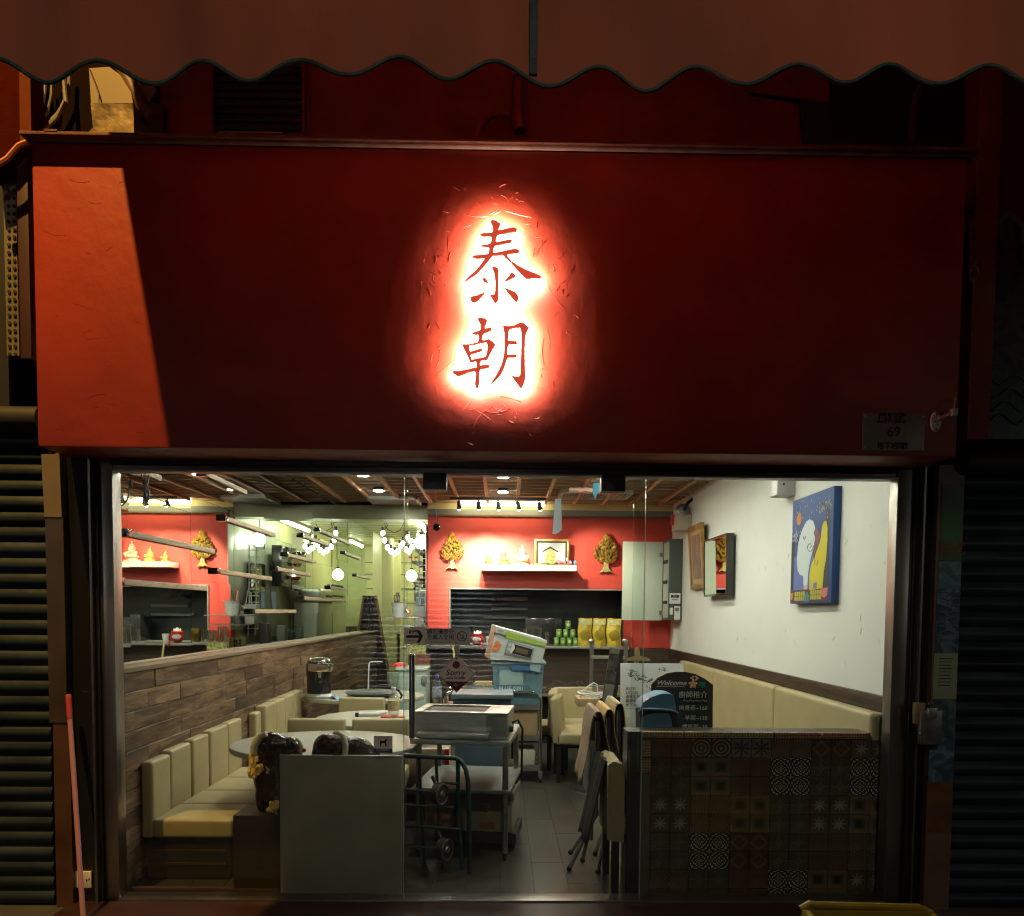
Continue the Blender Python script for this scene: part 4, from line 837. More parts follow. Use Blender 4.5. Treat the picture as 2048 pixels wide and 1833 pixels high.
# things on the passage side wall that the mirror shows
def mbox(name, label, cat, vx0, vx1, vy0, vy1, X_, dep, m, bev=.003):
    """a thing on the passage side wall (facing the mirror), sized from its mirrored image"""
    V = 2*XM-X_; a_, c_ = P(vx0, vy0, x=V), P(vx1, vy1, x=V)
    return single(name, B().bx(X_, X_+dep, a_.y, c_.y, min(a_.z, c_.z), max(a_.z, c_.z), bev), m, label, cat)
XS = XR-.02
mbox('steel_cupboard', 'bright steel cupboard behind the coral wall, seen in the mirror', 'panel', 462, 493, 1045, 1260, XS, .01, M_steel)
mbox('dark_cabinet', 'dark open cabinet on the passage side wall, seen in the mirror', 'cabinet', 500, 535, 1125, 1265, XS-.05, .06, M_blackgl)
gc = mbox('glass_cabinet', 'black framed glass cabinet with crockery, seen in the mirror', 'cabinet', 566, 617, 1092, 1180, XS-.2, .15, M_blackgl)
for k, (vx, vy, m_) in enumerate(((575, 1128, M_whitep), (588, 1105, M_whitep), (600, 1135, M_chrome), (596, 1162, M_redp), (580, 1170, M_whitep), (608, 1112, M_chrome))):
    V = 2*XM-(XS-.28); p = P(vx, vy, x=V); single('bowl', B().lathe([(0, 0), (.05, .01), (.08, .06), (.075, .06), (.04, .02), (0, .015)], (XS-.28, p.y, p.z), 14), m_, ['white bowl lowest left in the mirrored cabinet', 'white bowl at the top of the mirrored cabinet', 'chrome bowl in the middle of the mirrored cabinet', 'red bowl in the mirrored cabinet', 'white bowl at the foot of the mirrored cabinet', 'chrome bowl at the upper right of the mirrored cabinet'][k], 'bowl')
V = 2*XM-(XS-.3)
p = P(475, 1232, x=V); sh = thing('steel_shelf', 'steel shelf carrying a white jug, seen in the mirror', 'shelf', (XS-.3, p.y, p.z))
part('board', B().bx(XS-.35, XS-.01, p.y-.25, p.y+.45, p.z-.012, p.z), M_steel, sh); part('lower_board', B().bx(XS-.35, XS-.01, p.y-.1, p.y+.4, p.z-.12, p.z-.11), M_steel, sh)
jg = thing('white_jug', 'white jug holding chrome ladles on the steel shelf', 'jug', (XS-.25, p.y, p.z))
part('body', B().lathe([(0, 0), (.07, 0), (.085, .14), (.10, .17), (.09, .17), (.07, .02), (0, .02)], (XS-.25, p.y, p.z), 16), M_whitep, jg)
for k in range(3): part('ladle', B().cyl((XS-.25, p.y-.03+k*.03, p.z+.05), (XS-.27, p.y-.06+k*.07, p.z+.30), .009, seg=6), M_chrome, jg)
single('kettle', B().lathe([(0, 0), (.06, 0), (.075, .05), (.05, .10), (.015, .12), (.012, .14), (0, .14)], (XS-.22, p.y+.3, p.z), 16), M_chrome, 'small chrome kettle beside the white jug', 'kettle')
for k, vx in enumerate((525, 550)):
    V2 = 2*XM-(XS-.15); a_ = P(vx, 1218, x=V2); single('blue_bag', B().prism([(XS-.2, a_.y-.09, a_.z), (XS-.2, a_.y+.10, a_.z), (XS-.2, a_.y+.08, a_.z+.22), (XS-.2, a_.y-.06, a_.z+.24)], (.06, 0, 0)), mat('pale_blue_bag', (.30, .38, .44), .5), ['pale blue bag nearer the coral wall, seen in the mirror', 'pale blue bag farther down the passage, seen in the mirror'][k], 'bag')
yn = mbox('yellow_note', 'yellow paper with black brush writing, seen in the mirror', 'paper', 460, 492, 1278, 1308, XS-.12, .01, mat('yellow_paper', (.62, .62, .28), .7))
MX = Matrix(((0, 0, -1), (-1, 0, 0), (0, 1, 0)))
V = 2*XM-(XS-.12); p = P(476, 1290, x=V); text('lettering', '花 雕', .12, M_ink, yn, (XS-.122, p.y, p.z), M=MX, bold=.002)
ck = thing('steel_cooker', 'pale green steel cooker with a lidded pan and hood, seen in the mirror', 'cooker', (XS-.3, 8.6, 0))
V = 2*XM-(XS-.4)
a_, c_ = P(630, 1190, x=V), P(690, 1275, x=V)
part('body', B().bx(XS-.45, XS-.02, a_.y, c_.y, .2, a_.z-.12, bev=.02), M_pgrey, ck)
part('lid', B().bx(XS-.48, XS-.05, a_.y+.1, c_.y-.2, a_.z-.11, a_.z+.12, bev=.08, seg=4), M_steel, ck)
part('lid_handle', B().tube([(XS-.5, a_.y+.4, a_.z+.12), (XS-.5, a_.y+.5, a_.z+.18), (XS-.5, c_.y-.7, a_.z+.18), (XS-.5, c_.y-.5, a_.z+.12)], .02), M_black, ck)
part('slot', B().bx(XS-.49, XS-.46, a_.y+.4, c_.y-.5, a_.z-.02, a_.z+.01), M_black, ck)
M_clut = [mat('clutter_%d' % k, c, .5) for k, c in enumerate(((.05, .05, .045), (.35, .20, .10), (.30, .34, .28), (.02, .02, .02), (.12, .15, .12)))]
rr = random.Random(2); names = ['jar', 'canister', 'small_pot', 'bottle', 'packet']
for k in range(12):
    y = 6.3+k*.42; x = XS-.12-rr.uniform(0, .1); h = rr.uniform(.12, .3); z0 = 1.12
    b = B().lathe([(0, 0), (.05, 0), (.055, h*.6), (.03, h*.8), (.02, h), (0, h)], (x, y, z0), 12) if k % 2 else B().bx(x-.06, x+.06, y-.08, y+.08, z0, z0+h, bev=.008)
    single(names[k % 5], b, M_clut[k % 5], f'{["dark","brown","pale green","black","grey green"][k%5]} {names[k%5].replace("_"," ")} on the passage worktop, {["nearest to the coral wall","second along","third along","fourth along","fifth along","sixth along","seventh along","eighth along","ninth along","tenth along","eleventh along","last along"][k]}', names[k % 5].replace('_', ' '), 'kitchen ware on the passage worktop')
single('worktop', B().bx(XS-.35, XS-.001, 5.95, 11.9, 1.08, 1.12, bev=.004), M_steel, 'long steel worktop along the passage side wall', 'worktop')
# ================================================================== INSIDE: furniture and things
# --- left benches
b1 = thing('bench', 'cream upholstered bench nearest the glass on the left, on a dark wooden base', 'bench', (-1.85, 1.0, 0))
for y0, y1, zt in ((.28,.525,.705), (.53,.83,.725), (.86,1.13,.735), (1.16,1.495,.745), (1.50,1.79,.75)):
    part('back_cushion', B().bx(XL+.005, XL+.075, y0, y1, .25, zt, bev=.022, seg=4), M_cream, b1)
for y0, y1, x1 in ((.28,.65,-1.575), (.655,1.01,-1.54), (1.015,1.41,-1.56), (1.415,1.79,-1.56)):
    part('seat_cushion', B().bx(XL+.068, x1, y0, y1, .25, .365, bev=.025, seg=4), M_cream, b1)
    part('piping', B().tube([(XL+.10, y0+.004, .345), (x1-.02, y0+.004, .345), (x1-.004, y0+.03, .345), (x1-.004, y1-.03, .345)], .004, 5), M_creamseam, b1)
part('base', B().bx(XL+.03, -1.60, .30, 1.79, .0, .248), M_dwood, b1)
for z in (.17, .09): part('base_rail', B().bx(XL+.06, -1.62, .292, .30, z, z+.012), M_dwood2, b1)
b2 = thing('bench', 'cream upholstered bench farther back on the left, beside the middle round table', 'bench', (-1.85, 2.8, 0))
for y0, y1, zt, xo in ((2.13,2.27,.74,.0), (2.29,2.58,.78,.03), (2.585,2.87,.785,.03), (2.875,3.19,.79,.03), (3.195,3.5,.795,.03)):
    part('back_cushion', B().bx(XL+.005, XL+.075+xo, y0, y1, .25, zt, bev=.022, seg=4), M_cream, b2)
for y0, y1 in ((2.13,2.8), (2.81,3.5)): part('seat_cushion', B().bx(XL+.068, -1.56, y0, y1, .28, .40, bev=.03, seg=3), M_cream, b2)
part('base', B().bx(XL+.03, -1.60, 2.15, 3.48, 0, .28), M_dwood, b2)
# --- plinth with two carved elephants and their garlands, panel in front
pxa, pxb = X(466, .07, 1640), X(640, .07, 1640); zp = Z(1634, .07)
pt = single('plinth', B().bx(pxa, X(800, .07, 1640), .07, .30, .0, zp, bev=.004), M_dwood, 'low dark brown wooden plinth carrying the carved elephants', 'plinth')
struct('window_step', B().bx(fx1+.01, X(800, .05, 1700), .066, .10, 0, .035), mat('reddish_step', (.06, .03, .022), .5))
def elephant(loc, label, sx, gl, pose):
    t = thing('elephant_statue', label, 'statue', loc)
    b = B(); S = []
    if pose == 'tall':   # front end towards the street, head up, trunk to the right
        els = [((-.02,.0,.20),(.085,.062,.15)), ((-.02,.0,.33),(.075,.06,.10)), ((.0,-.005,.395),(.068,.055,.062)), ((.055,-.005,.385),(.05,.045,.05)), ((.10,.0,.375),(.052,.048,.055)), ((.135,.0,.355),(.03,.04,.05)),
               ((-.06,.0,.09),(.035,.04,.10)), ((.03,.0,.09),(.036,.04,.10)), ((-.02,.03,.12),(.07,.035,.12)), ((.145,-.01,.31),(.02,.025,.05)), ((.15,-.012,.27),(.015,.02,.04)), ((-.075,-.01,.30),(.02,.03,.07))]
    else:                # lying along the glass: head at the left, rump to the right
        els = [((.06,0,.24),(.15,.065,.13)), ((.0,0,.36),(.10,.06,.075)), ((.08,0,.365),(.10,.06,.06)), ((-.085,-.01,.36),(.075,.06,.085)), ((-.04,-.015,.385),(.06,.055,.055)), ((-.13,-.015,.31),(.035,.04,.09)), ((-.145,-.02,.23),(.024,.03,.08)),
               ((-.05,-.045,.31),(.05,.016,.07)), ((.0,.0,.10),(.042,.05,.11)), ((.15,0,.10),(.045,.05,.11)), ((.17,0,.28),(.06,.055,.10)), ((-.06,.0,.10),(.03,.04,.10))]
    for c, r in els: b.ell((c[0]*sx, c[1], c[2]), (r[0]*sx, r[1], r[2]), seg=20)
    me = b.mesh('elephant_body', (0, 0, 0)); o = bpy.data.objects.new('elephant_body', me); col.objects.link(o)
    mod = o.modifiers.new('r', 'REMESH'); mod.mode = 'VOXEL'; mod.voxel_size = .007; mod.use_smooth_shade = True
    sm_ = o.modifiers.new('s', 'SMOOTH'); sm_.iterations = 5; sm_.factor = .5
    bpy.context.view_layer.update(); me2 = bpy.data.meshes.new_from_object(o.evaluated_get(bpy.context.evaluated_depsgraph_get())); bpy.data.objects.remove(o)
    part('body', me2, None, t); me2.materials.append(M_elep); return t
e1x = X(545, .16, 1550); e1 = elephant((e1x, .165, zp), 'tall dark carved elephant statue with a yellow flower garland, left of the grey panel', 1.05, 1, 'tall')
for p in ((-.055, -.05, .345), ): pass
b = B(); 
for dx, dz, rr_ in ((.105, .36, .3), (-.035, .39, -.35)): part('ear', B().ell(Vector((e1x+dx, .108, zp+dz)), (.036, .010, .058), (0, rr_, 0)), M_elep, e1)
part('tusk', B().tube([Vector((e1x-.01, .10, zp+.235)), Vector((e1x+.0, .088, zp+.25)), Vector((e1x-.012, .08, zp+.275))], [.009, .007, .003], 8), M_gwhite, e1)
part('eye_ridge', B().ell(Vector((e1x+.05, .105, zp+.40)), (.018, .012, .008)), M_elep, e1)
e2x = X(682, .16, 1500); e2 = elephant((e2x, .165, zp+.005), 'dark carved elephant statue with a silver white garland, half hidden by the grey panel', 1.0, 1, 'side')
part('ear', B().ell(Vector((e2x+.035, .105, zp+.345)), (.062, .014, .078), (0, .3, 0)), M_elep, e2)
g1 = thing('flower_garland', 'cream and orange flower garland hanging from the left elephant', 'garland', (e1x-.10, .12, zp+.2))
part('white_strand', B().tube([P(x, y, y=.09) for x, y in ((533,1468),(522,1472),(513,1482),(508,1495),(507,1508))], [.016,.02,.022,.021,.018], 12), M_gwhite, g1)
def petals(name, cx, cy, n, rad, par, yy, m_, seed):
    q = random.Random(seed); b = B()
    for i in range(n):
        c = P(cx+q.uniform(-rad, rad), cy+q.uniform(-rad, rad), y=yy+q.uniform(-.015, .015)); b.ell(c, (q.uniform(.007, .013), .004, q.uniform(.010, .018)), (q.uniform(-1, 1), q.uniform(-1, 1), q.uniform(-1, 1)), seg=7)
    return part(name, b, m_, par, kind='stuff')
for i, (cx_, cy_, r_, n_) in enumerate(((507,1514,9,14), (505,1526,6,10), (503,1537,9,18), (512,1541,8,12), (518,1537,7,10), (505,1550,7,14))): petals('flower_cluster', cx_, cy_, n_, r_*.8, g1, .085, M_flower, i)
g2 = thing('flower_garland', 'yellow flower cluster lying on the plinth at the edge of the grey panel', 'garland', P(550, 1626, y=.1))
for i, (cx_, cy_) in enumerate(((546,1612),(553,1618),(542,1620),(557,1609))): petals('flower_cluster', cx_, cy_, 12, 6, g2, .075, M_flower, 20+i)
g3 = thing('flower_garland', 'silvery knitted garland round the neck of the right elephant', 'garland', P(687, 1470, y=.09))
part('strand', B().tube([P(x, y, y=yy) for x, y, yy in ((668,1466,.13),(678,1466,.10),(687,1474,.088),(691,1490,.085),(690,1506,.085),(688,1520,.085))], [.010,.014,.016,.017,.016,.014], 12), M_gwhite, g3)
g4 = thing('flower_garland', 'small white garland over the trunk of the left elephant', 'garland', P(604, 1500, y=.1))
part('strand', B().tube([P(x, y, y=.095) for x, y in ((592,1478),(599,1484),(603,1494),(603,1506))], .011, 10), M_gwhite, g4)
part('red_tip', B().ell(P(608, 1501, y=.09), (.012, .008, .012)), M_redp, g4)
bx0, bx1 = X(560, .05, 1660), X(804, .05, 1660)
pn = thing('display_board', 'blank grey board standing inside the left glass pane', 'board', ((bx0+bx1)/2, .05, 0))
part('board', B().bx(bx0, bx1, .045, .063, Z(1806, .05), Z(1513, .05), bev=.002), mat('scuffed_board', (.36, .32, .25), .5, var=.12, vs=3.5, bump=.15, bs=12, rvar=.12, detail=7), pn)
part('edge', B().bx(bx0-.002, bx0+.002, .043, .065, Z(1806, .05), Z(1513, .05)), M_dwood, pn)
# --- round tables
def rtable(cx, cy_, rx, ry, z, label):
    t = thing('round_table', label, 'table', (cx, cy_, 0), 'round grey topped tables along the bench')
    part('tabletop', B().lathe([(0, z), (1, z), (1.0, z-.002)], (cx, cy_, 0), 64, sx=rx, sy=ry), M_tabletop, t)
    part('rim', B().lathe([(.985, z+.001), (1.0, z-.004), (1.008, z-.018), (1.0, z-.034), (.97, z-.036), (0, z-.036)], (cx, cy_, 0), 64, sx=rx, sy=ry), M_tedge, t)
    part('column', B().cyl((cx, cy_, .03), (cx, cy_, z-.035), .045, seg=16), M_black, t); part('foot', B().lathe([(0, 0), (.26, 0), (.25, .015), (.06, .04), (0, .04)], (cx, cy_, 0), 28), M_black, t); return t
T1 = rtable(-1.155, .86, .615, .52, .72, 'round grey table nearest the glass, behind the elephants')
T2 = rtable(-.93, 2.05, .585, .50, .72, 'round grey table in the middle holding the tea bottle')
T3 = rtable(-1.44, 3.7, .635, .55, .72, 'round grey table farthest back holding the coffee machine')
# --- chairs
def chair(label, loc, rz, grp='cream leather dining chairs'):
    t = thing('dining_chair', label, 'chair', (0, 0, 0), grp)      # faces -y in its own space
    part('seat', B().bx(-.21, .21, -.23, .20, .36, .47, bev=.025, seg=3), M_cream, t)
    part('backrest', B().box((0, .20, .585), (.42, .085, .43), (-.08, 0, 0), bev=.022, seg=3), M_cream, t)
    for x in (-.17, .17):
        for y in (-.19, .17): part('leg', B().prism([(x-.02, y-.02, .36), (x+.02, y-.02, .36), (x+.02, y+.02, .36), (x-.02, y+.02, .36)], (0, 0, -.36)), M_dwood, t)
    part('seat_frame', B().bx(-.18, .18, -.20, .18, .33, .362), M_dwood, t)
    t.location = loc; t.rotation_euler[2] = rz; return t
c0 = chair('cream chair whose back shows between the first and middle tables, left of the tea bottle', (-1.36, 1.22, 0), 0)
clone(c0, (-.88, 1.24, 0), .05, 'cream chair whose back shows between the first and middle tables, near the chrome handle')
clone(c0, (-1.28, 2.58, 0), 0, 'cream chair whose back shows between the middle and farthest tables')
clone(c0, (.74, 3.02, 0), R(80), 'cream chair in the aisle seen from the side, nearest of the cluster')
clone(c0, (.73, 3.40, 0), R(84), 'cream chair tucked just behind the nearest aisle chair')
clone(c0, (.80, 3.70, 0), R(8), 'cream chair with a broad back behind the aisle cluster')
clone(c0, (.33, 3.6, 0), R(-95), 'cream chair turned away at the left of the aisle cluster')
# --- things on the tables
cm = thing('coffee_machine', 'tall black and chrome coffee machine on the farthest round table', 'coffee machine', (X(638, 3.45, 1370), 3.45, .72))
cx_, cy_ = cm.location.x, 3.45
part('body', B().lathe([(0, 0), (.125, 0), (.125, .02), (.118, .03), (.118, .2), (.125, .24), (.125, .33), (.11, .36), (.06, .375), (0, .375)], (cx_, cy_, .722), 28), M_blackgl, cm)
part('base_plate', B().lathe([(0, 0), (.155, 0), (.16, .02), (.135, .045), (0, .045)], (cx_+.01, cy_-.01, .721), 28), M_steel, cm)
part('brew_head', B().box((cx_+.04, cy_-.09, 1.03), (.22, .13, .085), (0, 0, -.2), bev=.02), M_chrome, cm)
part('top_cover', B().lathe([(.11, .0), (.115, .012), (.09, .03), (.03, .04), (0, .04)], (cx_, cy_, 1.085), 28), M_chrome, cm)
part('spout', B().cyl((cx_+.04, cy_-.14, .99), (cx_+.04, cy_-.14, .93), .02, .012, seg=12), M_steel, cm)
single('blue_cloth', B().grid(lambda u, v: Vector((X(662, 3.3, 1385)+u*.12, 3.25+v*.12, .735+.035*math.sin(u*7)*math.cos(v*6)*(1-u))), 10, 10), mat('sky_cloth', (.25, .42, .68), .8), 'crumpled light blue cloth beside the coffee machine', 'cloth')
tr_ = thing('griddle_tray', 'dark oval tray with a strap lying on the farthest round table', 'tray', (X(743, 3.55, 1385), 3.55, .72))
part('tray', B().lathe([(0, .01), (.8, .01), (1, .03), (1.03, .045), (.8, .062), (0, .07)], (X(743, 3.55, 1385), 3.55, .722), 40, sx=.255, sy=.24), mat('graphite_tray', (.045, .048, .052), .35), tr_)
part('strap', B().tube([P(x, y, y=3.35) for x, y in ((745,1376),(762,1370),(780,1372),(798,1382),(804,1392),(800,1397))], .012), M_black, tr_)
bt = thing('tea_bottle', 'clear tea bottle with a white cap and cream label on the middle table', 'bottle', (X(787, 1.78, 1440), 1.78, .72))
tx, ty = bt.location.x, 1.78
part('glass_body', B().lathe([(0, .003), (.042, 0), (.045, .01), (.045, .09), (.045, .18), (.035, .215), (.017, .235), (.016, .25), (0, .25)], (tx, ty, .722), 20), M_glass2, bt)
part('tea', B().lathe([(0, .004), (.041, .004), (.041, .03), (0, .03)], (tx, ty, .7225), 20), mat('tea', (.32, .09, .04), .2), bt)
part('label', B().lathe([(.0458, .095), (.0458, .175)], (tx, ty, .722), 20), mat('tea_label', (.62, .52, .28), .6, c2=(.42, .30, .12), vs=40), bt)
part('cap', B().cyl((tx, ty, .968), (tx, ty, 1.0), .018, seg=14), M_whitep, bt)
cu = single('white_pouch', B().tube([(X(712, 2.1, 1425), 2.10, .735), (X(730, 2.1, 1425), 2.12, .738), (X(752, 2.1, 1425), 2.12, .74), (X(765, 2.1, 1425), 2.16, .75), (X(770, 2.1, 1425), 2.2, .745)], [.013, .017, .02, .017, .01], 8), M_whitep, 'rolled white cutlery pouch on the middle table', 'pouch')
single('black_clip', B().bx(X(711, 2.08, 1425), X(717, 2.08, 1425), 2.06, 2.1, .722, .755, bev=.003), M_black, 'black clip at the end of the white pouch', 'clip')
single('red_gloves', B().ell((X(772, 2.0, 1430), 2.0, .735), (.045, .04, .018)).ell((X(784, 2.0, 1430), 2.02, .738), (.05, .035, .016)).ell((X(803, 2.0, 1430), 1.98, .733), (.035, .03, .014)), M_redp, 'crumpled red rubber gloves behind the tea bottle', 'gloves')
cb = thing('cooler_box', 'pale green cooler bin with a grey oval latch behind the tables', 'cooler', (X(820, 4.5, 1390), 4.5, 0))
a_, c_ = P(792, 1336, y=4.45), P(853, 1400, y=4.45)
part('body', B().bx(a_.x, c_.x, 4.45, 4.85, 0, a_.z-.03, bev=.02), mat('pale_mint', (.42, .50, .42), .4), cb); part('lid', B().bx(a_.x-.01, c_.x+.01, 4.43, 4.87, a_.z-.03, a_.z, bev=.012), mat('pale_mint_lid', (.48, .56, .48), .35), cb)
q = P(848, 1362, y=4.44); part('latch', B().ell(q, (.035, .015, .065)), M_grey, cb)
single('red_basin', B().lathe([(0, .05), (.06, .04), (.09, 0), (.085, 0), (.055, .03), (0, .04)], (X(798, 4.6, 1330), 4.6, a_.z+.005), 16), M_redp, 'red round basin upside down on top of the mint cooler', 'basin')
single('brown_box', B().bx(X(802, 4.3, 1325), X(849, 4.3, 1325), 4.9, 5.0, Z(1337, 4.9), Z(1311, 4.9)), mat('brown_crate', (.18, .055, .03), .6, var=.2), 'red brown wooden panel behind the chrome door handle', 'panel')
pf = thing('metal_stand', 'thin white metal stand beside the wooden ladder', 'stand', P(740, 1380, y=4.4))
part('frame', B().tube([P(736, 1385, y=4.4), P(738, 1328, y=4.4), P(741, 1324, y=4.4), P(765, 1324, y=4.4)], .008), M_whitep, pf)
part('green_pot', B().lathe([(0, -.12), (.05, -.1), (.07, 0), (.065, .07), (0, .07)], P(786, 1358, y=4.4), 14), mat('sage_pot', (.20, .26, .18), .4), pf)
yp = single('yellow_poster', rect((812, 1290), (852, 1318), 5.0, .006), mat('yellow_poster_paper', (.62, .62, .22), .7, c2=(.10, .09, .03), vs=26), 'small yellow poster behind the 趟門 sticker', 'poster')
# --- bottles on the aisle side
wb = thing('water_bottle', 'blue capped water bottle standing left of the steel cart', 'bottle', (X(874, 2.7, 1400), 2.7, .72))
wx = wb.location.x; z0 = Z(1412, 2.7)
part('glass_body', B().lathe([(0, 0), (.04, 0), (.043, .03), (.043, .19), (.025, .235), (.016, .25), (0, .25)], (wx, 2.7, z0), 18), M_glass2, wb)
part('label', B().lathe([(.0445, .08), (.0445, .16)], (wx, 2.7, z0), 18), mat('blue_label', (.06, .08, .22), .5, c2=(.6, .62, .6), vs=30), wb)
part('cap', B().cyl((wx, 2.7, z0+.25), (wx, 2.7, z0+.285), .018, seg=12), mat('blue_cap', (.06, .07, .35), .4), wb)
# --- stainless table, turned a little
st = thing('steel_table', 'stainless steel work table with an undershelf in the aisle', 'table', (X(1019, .62, 1487), .62, 0))
O = Vector((st.location.x, .62, 0)); A7 = R(-7); ex = Vector((math.cos(A7), math.sin(A7), 0)); ey = Vector((-math.sin(A7), math.cos(A7), 0))
def loc7(u, v, z): return O+ex*u+ey*v+Vector((0, 0, z))
rot7 = (0, 0, A7)
W7, D7 = .645, .74; zt7 = Z(1483, .62)
part('tabletop', B().box(loc7(-W7/2, D7/2, zt7-.018), (W7, D7, .036), rot7, bev=.005), M_steel, st)
for u, v in ((-W7+.05, .04), (-.03, .04), (-W7+.05, D7-.04), (-.03, D7-.04)):
    lg = part('leg', B().cyl(loc7(u, v, .05), loc7(u, v, zt7-.03), .019, seg=16), M_steeld, st); part('foot', B().cyl(loc7(u, v, 0), loc7(u, v, .05), .012, .016, seg=12), M_black, lg)
part('undershelf', B().box(loc7(-W7/2+.01, D7/2, .45), (W7-.0, D7, .025), rot7, bev=.003), mat('dim_shelf_steel', (.20, .20, .185), .5, .7, var=.2, vs=6), st)
ap = thing('steel_warmer', 'stainless steel food warmer with a sunken well and front tray on the steel table', 'food warmer', loc7(-W7/2, .3, zt7))
h7 = Z(1427, .66)-zt7; u0, u1 = -W7+.02, -.02
part('body', B().box(loc7((u0+u1)/2, .24, zt7+h7*.46), (u1-u0, .38, h7*.9), rot7, bev=.004), M_steel, ap)
for (a0, a1, v0_, v1_) in ((u0-.005, u1+.005, .03, .075), (u0-.005, u1+.005, .40, .44), (u0-.005, u0+.05, .075, .40), (u1-.15, u1+.005, .075, .40)):
    part('rim', B().box(loc7((a0+a1)/2, (v0_+v1_)/2, zt7+h7-.006), (a1-a0, v1_-v0_, .014), rot7, bev=.003), M_steel, ap)
part('well', B().box(loc7((u0+.05+u1-.15)/2, .235, zt7+h7*.93), (u1-u0-.2, .325, .004), rot7), M_black, ap)
part('drip_tray', B().box(loc7(-.36, -.005, zt7+.03), (.46, .10, .035), rot7, bev=.008), M_steel, ap)
part('control_panel', B().box(loc7(u1-.07, .045, zt7+h7*.46), (.13, .02, h7*.82), rot7, bev=.003), M_steeld, ap)
part('knob', B().cyl(loc7(u1+.005, .12, zt7+.06), loc7(u1+.03, .12, zt7+.06), .02, seg=14), M_black, ap)
part('cord', B().tube([loc7(u1+.02, .12, zt7+.10), loc7(u1+.06, .12, zt7+.12), loc7(u1+.09, .13, zt7+.06), loc7(u1+.085, .15, zt7-.1), loc7(u1+.08, .2, zt7-.25), loc7(u1+.04, .22, zt7-.32)], .008), M_black, ap)
# things under the table
bb = thing('storage_bin', 'tall blue grey plastic bin standing behind the steel table', 'bin', (X(963, 2.05, 1470), 2.2, 0))
a_, c_ = P(906, 1386, y=2.0), P(1022, 1560, y=2.0)
part('body', B().prism([(a_.x+.03, 2.0, c_.z), (c_.x-.05, 2.0, c_.z), (c_.x, 2.0, a_.z-.03), (a_.x, 2.0, a_.z-.03)], (0, .42, 0)), M_bluebin, bb)
part('rim', B().bx(a_.x-.015, c_.x+.015, 1.98, 2.44, a_.z-.05, a_.z-.01, bev=.01), mat('grey_rim', (.17, .21, .23), .4), bb)
part('dolly', B().bx(a_.x+.05, c_.x-.05, 2.05, 2.4, .05, c_.z), M_black, bb)
fb = thing('foam_box', 'white foam box printed with a yellow brush mark under the steel table', 'box', loc7(-.2, .4, .12))
part('box', B().box(loc7(-.19, .42, .24), (.38, .42, .22), rot7, bev=.01), mat('foam_white', (.30, .26, .20), .6, var=.12, vs=6), fb)
part('lid', B().box(loc7(-.19, .42, .375), (.40, .44, .05), rot7, bev=.01), mat('foam_lid', (.20, .17, .13), .6), fb)
part('brush_mark', B().tube([loc7(-.17+dx, .205, .24+dz) for dx, dz in ((-.02, .08), (.02, .07), (-.01, .045), (.03, .03), (-.005, .015), (.02, -.01), (.0, -.03))], .005, 5), M_yel, fb)
part('stamp', B().box(loc7(-.17, .207, .175), (.10, .004, .045), rot7), mat('orange_stamp', (.30, .13, .06), .7), fb)
part('stand', B().box(loc7(-.25, .42, .09), (.55, .42, .07), rot7), M_black, fb)
bc = single('carton', B().box(loc7(-.50, .45, .27), (.20, .40, .28), rot7, bev=.006), mat('tan_carton', (.34, .20, .12), .7, var=.15), 'tan carton left of the foam box under the steel table', 'carton')
rd = thing('red_striped_box', 'white box with a red stripe behind the hand truck', 'box', (X(860, 1.6, 1550), 1.6, .3))
a_, c_ = P(800, 1498, y=1.55), P(905, 1590, y=1.55)
part('box', B().bx(a_.x, c_.x-.03, 1.55, 1.85, c_.z, a_.z, bev=.006), mat('pinkish_box', (.42, .32, .25), .6, var=.2, vs=8), rd); part('stripe', B().bx(c_.x-.06, c_.x-.028, 1.54, 1.56, c_.z, a_.z), M_redp, rd)
part('rest', B().bx(a_.x, c_.x-.03, 1.55, 1.85, .02, c_.z-.003), M_dwood, rd)
single('dark_crate', B().bx(X(905, 1.4, 1600), X(1000, 1.4, 1600), 1.42, 1.75, .02, .30, bev=.01), M_black, 'black crate in the shadow behind the foam box', 'crate')
# --- hand truck
ht = thing('hand_truck', 'green tubular steel hand truck standing upright with two wheels showing', 'hand truck', (X(868, .47, 1740), .47, 0))
yh = .44
def tb(pts, r=.013): return B().tube([P(x, y, y=yy) for x, y, yy in pts], r, 10)
part('frame', tb([(806,1745,.5), (805,1520,.5), (808,1512,.5), (912,1517,.46), (922,1522,.46), (932,1540,.44), (936,1565,.42), (938,1640,.42), (939,1752,.42)], .015), M_green, ht)
part('frame', tb([(916,1520,.5), (916,1640,.5), (926,1752,.5)], .014), M_green, ht)
for px, p2 in ((838, 850), (872, 886)): part('upright', tb([(px,1515,.49), (px+4,1610,.49), (p2,1750,.49)], .010), M_green, ht)
for y0, y1, x0, x1 in ((1578,1584,804,866), (1566,1568,884,915), (1610,1616,806,908), (1651,1659,808,920), (1692,1697,810,872), (1742,1750,806,938)): part('cross_bar', tb([(x0,y0,.485), (x1,y1,.485)], .009), M_green, ht)
